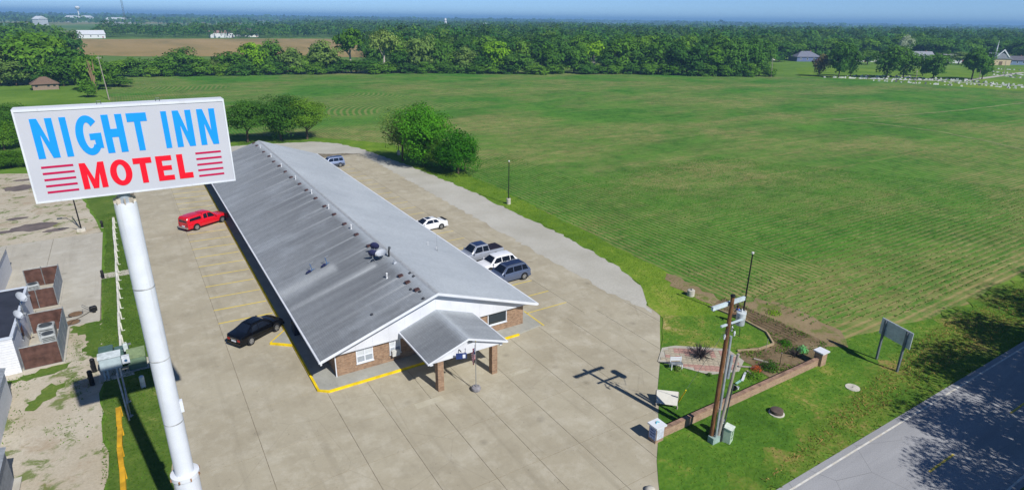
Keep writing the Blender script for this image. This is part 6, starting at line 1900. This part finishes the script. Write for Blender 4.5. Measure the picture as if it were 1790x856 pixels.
blk.scale = (.93, .98, 1.06)
def white_extra(t, zt, wtop):
    MB().box(-.25, .3, -.38, .38, 1.455, 1.475).build('sunroof', GLASSCAR, t)
    MB().box(-2.38, -2.05, -.7, .7, 1.02, 1.05).build('spoiler', BLACK, t)
vehicle('sedan', 'white sedan with dark sunroof on the right side of the motel', (21.05, 28.2, .03), R(184), 4.7, 1.84, .96, 1.44, SED, (-1.75, -.85, .35, 1.25, .66),
        [(-1.25, -.45, -.85, -.4), (-.38, .85, -.33, .30)], paint('paint_white', S(226, 228, 232), .3), (-1.40, 1.38), extra=white_extra)
SUV = [(-2.35, 1.0, .86), (-2.25, 1.08, .96), (-1.6, 1.12, 1), (0, 1.10, 1), (1.2, 1.08, 1), (1.9, 1.02, .97), (2.25, .9, .9), (2.36, .72, .8)]
SUVW = [(-2.0, -1.3, -1.75, -1.3), (-1.22, -.25, -1.22, -.25), (-.17, .95, -.17, .42)]
def rails(t, zt, wtop):
    for sgn in (-1, 1):
        MB().tube([(-1.6, sgn * .58, 1.74), (-.4, sgn * .60, 1.80), (.4, sgn * .58, 1.76)], .025, 6).build('roof_rail', CHROME, t)
vehicle('suv', 'grey blue SUV nearest the front of the right lot', (21.45, 9.75, .03), R(183), 4.8, 1.92, 1.08, 1.72, SUV, (-2.22, -1.75, .45, 1.25, .72), SUVW,
        paint('paint_slate', S(84, 96, 122), .25, .2), (-1.45, 1.42), .37, roof_mat=plain('roof_slate', S(34, 44, 74), .15, spec=.6), extra=rails)
vehicle('suv', 'white crossover between the grey SUV and the silver pickup', (21.9, 12.75, .03), R(183), 4.5, 1.86, 1.04, 1.64, [(x * .96, z * .96, k) for x, z, k in SUV], (-2.12, -1.6, .45, 1.2, .70), SUVW[1:] + [(-1.9, -1.3, -1.65, -1.3)],
        paint('paint_white', S(226, 228, 232), .3), (-1.38, 1.36), .36)
def cladding(t, zt, wtop):
    for sgn in (-1, 1):
        lo, hi = sorted((sgn * .90, sgn * .955))
        MB().box(-2.1, 2.1, lo, hi, .34, .66).build('side_cladding', plain('cladding_dark', S(60, 66, 78), .6), t)
    rails(t, zt, wtop)
vehicle('suv', 'silver SUV with dark lower cladding at the far end of the right lot', (20.3, 67.6, .03), R(182), 4.5, 1.84, 1.06, 1.74, [(x * .96, z * .97, k) for x, z, k in SUV], (-2.18, -2.0, .40, 1.15, .76), [(-1.95, -1.25, -1.88, -1.25), (-1.15, -.3, -1.15, -.3), (-.2, .85, -.2, .35)],
        paint('paint_silverblue', S(128, 142, 172), .25, .2), (-1.35, 1.35), .37, roof_mat=plain('roof_navy', S(40, 52, 86), .15, spec=.6), extra=cladding)
PU = [(-2.85, 1.10, .93), (-2.80, 1.14, .97), (-1.0, 1.14, 1), (-.9, 1.16, 1), (1.2, 1.14, 1), (1.6, 1.14, .99), (2.5, 1.08, .97), (2.78, .95, .92), (2.86, .80, .86)]
def tonneau(t, zt, wtop):
    MB().cbox((-1.93, 0, 1.14), 1.75, 1.62, .06, 0, .02).build('bed_cover', plain('tonneau_black', S(34, 28, 40), .6), t)
    MB().box(-2.92, -2.86, -.8, .8, .45, .62).build('step_bumper', CHROME, t)
vehicle('pickup_truck', 'silver crew cab pickup truck with black bed cover', (21.5, 16.1, .03), R(183), 5.8, 2.0, 1.16, 1.86, PU, (-1.02, -.85, .55, 1.3, .74), [(-.9, -.2, -.82, -.2), (-.1, 1.0, -.1, .55)],
        paint('paint_silver', S(160, 166, 178), .25, .3), (-1.75, 1.85), .40, roof_mat=plain('roof_navy', S(40, 52, 86), .15, spec=.6), extra=tonneau, clear=.3)  # navy roof panel: dark sky reflection painted into the silver truck's roof colour
REDP = paint('paint_red', S(206, 16, 34), .25)
def topper(t, zt, wtop):
    secs = []
    for x, z, w in ((-2.84, 1.62, .80), (-2.6, 1.80, .84), (-1.6, 1.86, .85), (-.78, 1.86, .84)):
        half = [(.94, 1.12), (w + .04, z - .12), (w - .02, z - .03), (w - .2, z)]
        secs.append([(x - (.0 if z > 1.7 else -.02), y, zz) for y, zz in half] + [(x, -y, zz) for y, zz in reversed(half)])
    tp = MB().loft(secs).build('topper', REDP, t, 30)
    for sgn in (-1, 1):
        MB().slab3([(-2.55, sgn * .955, 1.32), (-1.0, sgn * .955, 1.32), (-1.0, sgn * .905, 1.66), (-2.45, sgn * .900, 1.62)], (0, -sgn * .02, 0)).build('topper_window', GLASSCAR, tp)
    MB().slab3([(-2.87, -.7, 1.2), (-2.87, .7, 1.2), (-2.80, .66, 1.56), (-2.80, -.66, 1.56)], (.02, 0, 0)).build('topper_rear_window', GLASSCAR, tp)
    MB().box(-3.0, -2.86, -.9, .9, .42, .60).build('step_bumper', CHROME, t)
vehicle('pickup_truck', 'red pickup truck with a matching red bed topper', (-2.75, 43.75, .03), R(30), 5.8, 2.0, 1.16, 1.86, PU, (-.82, -.6, .45, 1.25, .74), [(-.62, -.1, -.55, -.1), (0.0, .98, 0.0, .48)],
        REDP, (-1.78, 1.85), .40, extra=topper, clear=.3)

# ================================================================== far buildings
def house(name, loc, rz, sx, sy, h, rh, wall_c, roof_c, label, group='houses beyond the cemetery', windows=2, door=True, hip=False):
    t = thing(name, label, 'house', loc, rz, group)
    wm = plain('wall_%d_%d_%d' % wall_c, S(*wall_c), .8, var=.05)
    rm = plain('roof_%d_%d_%d' % roof_c, S(*roof_c), .85, var=.1)
    MB().box(-sx / 2, sx / 2, -sy / 2, sy / 2, 0, h).build('wall', wm, t)
    ov = .5
    if hip:
        a = sx / 2 + ov; b = sy / 2 + ov; k = a - b * .9
        r = MB().add([(-a, -b, h), (a, -b, h), (a, b, h), (-a, b, h), (-k, 0, h + rh), (k, 0, h + rh)], [(0, 1, 5, 4), (1, 2, 5), (2, 3, 4, 5), (3, 0, 4), (3, 2, 1, 0)]).build('roof', rm, t)
    else:
        r = MB().slab3([(-sx / 2 - ov, -sy / 2 - ov, h - .1), (-sx / 2 - ov, sy / 2 + ov, h - .1), (-sx / 2 - ov, 0, h + rh)], (sx + 2 * ov, 0, 0)).build('roof', rm, t)
        for s_ in (-1, 1):
            x = s_ * (sx / 2 + .02)
            MB().slab3([(x, -sy / 2, h), (x, sy / 2, h), (x, 0, h + rh - .35)], (s_ * -.03, 0, 0)).build('gable', wm, t)
    MB().box(sx * .2, sx * .2 + .6, -.3, .3, h + rh * .5, h + rh + .5).build('chimney', plain('chimney_brick', S(140, 100, 84), .9), r)
    n = windows
    for k in range(n):
        x = -sx / 2 + (k + .6) * sx / (n + .6)
        w = MB().box(x - .55, x + .55, -sy / 2 - .06, -sy / 2 - .01, h * .35, h * .8).build('window', WHITE, t)
        MB().box(x - .45, x + .45, -sy / 2 - .075, -sy / 2 - .062, h * .39, h * .76).build('pane', GLASSDK, w)
    if door:
        MB().box(sx * .38, sx * .38 + .9, -sy / 2 - .06, -sy / 2 - .01, 0, 2.1).build('door', plain('door_red', S(150, 60, 56), .7), t)
    return t
face_cam = R(-32)
house('shed', (*(380.59, 243.17), 0), R(-20), 8.5, 6, 2.8, 1.6, (214, 218, 222), (110, 150, 150), 'small white shed with teal roof beside the tree line', windows=1)
house('bungalow', (*(394.44, 224.94), 0), R(-25), 17, 11, 3.0, 3.6, (98, 112, 150), (112, 116, 132), 'long blue grey bungalow with grey roof left of the cemetery trees', windows=3, hip=True)
house('bungalow', (*(423.69, 207.38), 0), R(-30), 14, 11, 3.0, 3.4, (206, 206, 204), (164, 158, 148), 'bungalow with tan hip roof behind the dark cemetery trees', hip=True)
house('bungalow', (*(438.10, 201.83), 0), R(-30), 9, 7, 2.6, 1.6, (200, 202, 204), (176, 176, 176), 'small pale outbuilding right of the tan roofed bungalow', windows=1)
house('two_storey_house', (*(452.40, 177.87), 0), R(-35), 13, 9, 5.0, 2.8, (216, 220, 228), (140, 144, 152), 'white two storey house between cemetery trees', windows=3)
house('bungalow', (*(483.33, 171.77), 0), R(-35), 12, 9, 3.0, 2.8, (196, 198, 204), (150, 150, 156), 'grey bungalow half hidden left of the steepled church', windows=2)
ch = thing('church', 'small tan church with white A-frame gable and steeple', 'church', (*(493.35, 149.90), 0), R(-40))
MB().box(-6, 6, -7, 7, 0, 4.2).build('wall', plain('tan_wall', S(206, 186, 152), .8), ch)
rf = MB().slab3([(-6.8, -7.5, 4.1), (6.8, -7.5, 4.1), (0, -7.5, 7.6)], (0, 15, 0)).build('roof', plain('church_roof', S(140, 144, 154), .8), ch)
MB().slab3([(-4.6, -7.8, 5.0), (-3.8, -7.8, 5.0), (0, -7.8, 9.2), (3.8, -7.8, 5.0), (4.6, -7.8, 5.0), (0, -7.8, 10.2)], (0, .3, 0)).build('white_frame', WHITE, ch)
MB().lathe([(.45, 7.0), (.4, 10), (.05, 15.5)], (0, 1, 0), 8).build('steeple', WHITE, rf)
d_ = MB().box(-1.0, 1.0, -7.08, -7.01, 0, 2.4).build('door', plain('church_door', S(120, 100, 80), .7), ch)
MB().box(.1, .2, -7.14, -7.085, 1.0, 1.2).build('handle', CHROME, d_)
house('bungalow', (*(508.27, 143.95), 0), R(-40), 14, 9, 3.0, 2.6, (110, 130, 160), (92, 92, 100), 'dark roofed blue bungalow right of the church', windows=3)
hut = thing('brown_hut', 'brown hip roofed hut on the grass below the wooded corner', 'hut', (*(-31.89, 231.33), 0), R(8))
hut.scale = (.7, .7, .75)
MB().box(-5.2, 5.2, -4, 4, 0, 2.6).build('wall', plain('hut_wall', S(142, 124, 108), .85), hut)
rr2 = MB().add([(-6, -4.8, 2.55), (6, -4.8, 2.55), (6, 4.8, 2.55), (-6, 4.8, 2.55), (-1.2, 0, 5.6), (1.2, 0, 5.6)], [(0, 1, 5, 4), (1, 2, 5), (2, 3, 4, 5), (3, 0, 4), (3, 2, 1, 0)]).build('roof', plain('hut_roof', S(112, 92, 78), .85, var=.12), hut)
for x in (-3.6, 1.2, 3.6):
    MB().box(x - .5, x + .5, -4.06, -4.01, 1.4, 2.1).build('window', GLASSDK, hut)
# farm beyond the bare field and distant bits
house('farmhouse', (*(-29.41, 779.85), 0), R(10), 24, 14, 4, 4, (208, 212, 216), (196, 200, 206), 'bright white farm building left beyond the bare field', 'far farm buildings', 3)
house('barn', (*(99.20, 780.88), 0), R(0), 26, 14, 5.5, 2.5, (206, 208, 212), (150, 120, 116), 'long white barn at the far edge of the bare field', 'far farm buildings', 3)
house('barn', (*(128.60, 822.16), 0), R(30), 12, 9, 6, 3, (210, 212, 216), (120, 124, 130), 'small pale barn among trees right of the long barn', 'far farm buildings', 1)
house('barn', (*(137.13, 797.75), 0), R(-20), 11, 8, 6, 4, (222, 222, 222), (90, 84, 84), 'white gabled shed right of the small pale barn', 'far farm buildings', 1)
house('warehouse', (*(1019.46, 790.78), 0), R(-20), 40, 22, 7, 2, (216, 222, 222), (206, 214, 212), 'white metal warehouse in the far woods on the right', 'far farm buildings', 3)
house('warehouse', (*(1025.36, 733.82), 0), R(-20), 34, 20, 7, 2, (220, 224, 222), (212, 216, 210), 'second white warehouse in the far woods on the right', 'far farm buildings', 3)
house('farmhouse', (*(804.68, 1403.00), 0), R(-10), 22, 16, 9, 5, (220, 224, 228), (200, 206, 214), 'lone white farmhouse on the distant green field', 'far farm buildings', 3)
si = thing('silo', 'tall pale silo on the distant green field', 'silo', (*(669.15, 1349.65), 0))
MB().lathe([(3, 0), (3, 20), (2, 23), (.5, 24)], seg=14).build('tower', plain('silo_pale', S(206, 210, 214), .6), si, 40)
MB().lathe([(3.2, 18), (3.2, 19)], seg=14).build('band', DKGALV, si)
wt_ = thing('water_tower', 'tall white water tower among the distant grain bins', 'water tower', (*(-104.13, 2787.95), 0))
MB().lathe([(3, 0), (2, 8), (2, 36), (7, 40), (8, 44), (5, 48), (.5, 49)], seg=16).build('tank', plain('tower_white', S(224, 226, 230), .5), wt_, 40)
MB().lathe([(2.6, 33), (2.6, 34.5)], seg=12).build('ring', DKGALV, wt_)
for k, (p, w_, h_) in enumerate((((-103.10, 2237.63), 30, 12), ((-77.10, 2416.78), 40, 12), ((4.89, 2038.73), 50, 9), ((28.10, 2051.91), 24, 9), ((-137.67, 1670.59), 14, 12))):
    b = thing('grain_building', ['white grain building left of the water tower', 'wide white grain building right of the water tower', 'long white shed by the radio mast', 'short white shed right of the long one', 'small white building before the dark tree'][k], 'building', (*p, 0), R(-40), 'distant white buildings')
    MB().box(-w_ / 2, w_ / 2, -12, 12, 0, h_).build('wall', plain('bins_white', S(186, 192, 200), .6), b)
    MB().slab3([(-w_ / 2 - 1, -13, h_), (-w_ / 2 - 1, 13, h_), (-w_ / 2 - 1, 0, h_ + 6)], (w_ + 2, 0, 0)).build('roof', plain('tower_roof', S(206, 212, 220), .5), b)
ms = thing('radio_mast', 'tall thin lattice radio mast rising above the upper left horizon', 'mast', (*(10.12, 1134.09), 0))
mb = MB()
for k in range(3):
    a = 2 * math.pi * k / 3
    mb.tube([(1.2 * math.cos(a), 1.2 * math.sin(a), 0), (1.2 * math.cos(a), 1.2 * math.sin(a), 74)], .22, 5)
mb.build('leg_frame', DKGALV, ms)
mb = MB()
for z in range(0, 70, 4):
    for k in range(3):
        a, b = 2 * math.pi * k / 3, 2 * math.pi * (k + 1) / 3
        mb.tube([(1.2 * math.cos(a), 1.2 * math.sin(a), z), (1.2 * math.cos(b), 1.2 * math.sin(b), z + 4)], .12, 4)
mb.build('lattice', DKGALV, ms)
# poles near the left corner, at the cemetery and the wood
for p, h_, lb in (((-13.10, 188.62), 13, 'leaning grey utility pole right of the wooded corner'), ((259.08, 152.15), 9, 'thin pale pole at the right end of the tree line'), ((343.50, 98.00), 8, 'pale thin pole near the church'), ((398.75, 108.66), 7, 'thin pale post at the right of the cemetery'), ((290.81, 101.42), 6, 'thin dark pole at the cemetery edge')):
    t = thing('far_pole', lb, 'pole', (*p, 0), 0, 'thin far poles')
    MB().tube([(0, 0, 0), (-.5, .3, h_)], [.16, .1], 6).build('shaft', GREYWOOD, t)
    MB().box(-1.1, .3, .2, .35, h_ - .7, h_ - .5).build('crossarm', GREYWOOD, t)
# cemetery: path and stones
sheet('cemetery_path', ragged(strip([(294.79, 129.61), (305.99, 116.55), (318.50, 104.67), (321.70, 87.12), (326.86, 73.87)], 3.0), 8, .3, 31), .05, GRAVEL, label='pale cemetery lane')
sheet('cemetery_lane', ragged(strip([(333.99, 99.17), (376.08, 103.66), (426.00, 108.98)], 3.2), 8, .3, 32), .055, GRAVEL, label='pale lane climbing to the right of the cemetery')
sheet('cemetery_lawn', ragged([(274.85, 146.82), (292.38, 122.70), (294.42, 98.37), (294.98, 62.58), (479.92, 128.07), (391.12, 150.24), (356.45, 178.88), (327.67, 185.98)], 6, .5, 33), .02, VERGE, label='green cemetery lawn')
GS = []
for k in range(4):
    w_, h_ = ((.5, .75), (.62, .95), (.4, 1.15), (.75, .7))[k]
    prof = [(-w_, 0), (w_, 0), (w_, h_ * .75)] + [(w_ * math.cos(a), h_ * .75 + h_ * .25 * math.sin(a)) for a in (.5, 1.0, 1.57, 2.1, 2.6)] + [(-w_, h_ * .75)]
    me = MB().slab3([(x, -.14, z) for x, z in prof], (0, .28, 0)).box(-w_ - .1, w_ + .1, -.25, .25, -.05, .14).mesh('gravestone')
    me.materials.append(STONE)
    GS.append(me)
rg = random.Random(77)
ROWS = [[(281.78, 140.38), (293.20, 128.70), (301.64, 116.95), (309.27, 110.40)], [(286.51, 133.32), (304.88, 118.63), (325.68, 102.94), (327.62, 87.21)], [(303.02, 134.31), (322.88, 117.02), (337.58, 100.68)], [(315.93, 113.64), (329.74, 95.00), (330.09, 75.02)], [(313.53, 102.41), (312.24, 83.35), (308.69, 67.44)], [(287.43, 117.31), (295.89, 99.06), (299.25, 86.79)], [(324.31, 85.91), (317.53, 70.57)], [(441.83, 129.03), (442.61, 114.86)], [(412.35, 119.05), (400.85, 100.07)], [(389.51, 108.84), (374.23, 90.65)], [(302.36, 139.82), (316.27, 130.16), (330.12, 120.55)]]
ng = 0
for ri, row in enumerate(ROWS):
    tot = sum(math.dist(a, b) for a, b in zip(row, row[1:]))
    n = int(tot / 1.25)
    for k in range(n):
        if ng >= 295: break
        q = tot * (k + rg.uniform(.1, .9)) / n
        for a, b in zip(row, row[1:]):
            d_ = math.dist(a, b)
            if q <= d_: break
            q -= d_
        x, y = a[0] + (b[0] - a[0]) * q / d_ + rg.uniform(-1.6, 1.6), a[1] + (b[1] - a[1]) * q / d_ + rg.uniform(-1.6, 1.6)
        o = link_mesh('gravestone', GS[rg.randrange(4)], None, None, (x, y, 0))
        o.rotation_euler = (0, 0, R(-60) + rg.uniform(-.15, .15)); s_ = rg.uniform(.45, .85); o.scale = (s_, s_, s_)
        if rg.random() < .2:
            o.material_slots[0].link = 'OBJECT'; o.material_slots[0].material = STONEDK
        tag(o, 'small pale gravestone among the rows in the cemetery' if not o.material_slots[0].link == 'OBJECT' else 'small dark grey gravestone among the rows in the cemetery', 'gravestone', 'gravestones in the cemetery')
        ng += 1

# ================================================================== haze
hz = MB().box(-26000, 26000, -26000, 26000, -1.2, 76).build('haze', None)
hm = bpy.data.materials.new('haze_air')
hm.use_nodes = True
ht = hm.node_tree
ht.nodes.clear()
ho = ht.nodes.new('ShaderNodeOutputMaterial')
hv = ht.nodes.new('ShaderNodeVolumePrincipled')
hv.inputs['Color'].default_value = (0.32, 0.62, 1.0, 1)
hv.inputs['Density'].default_value = 0.00024
hv.inputs['Anisotropy'].default_value = 0.0
ht.links.new(hv.outputs[0], ho.inputs['Volume'])
hz.data.materials.append(hm)
tag(hz, 'thin blue summer haze over the plain', 'haze', kind='stuff')
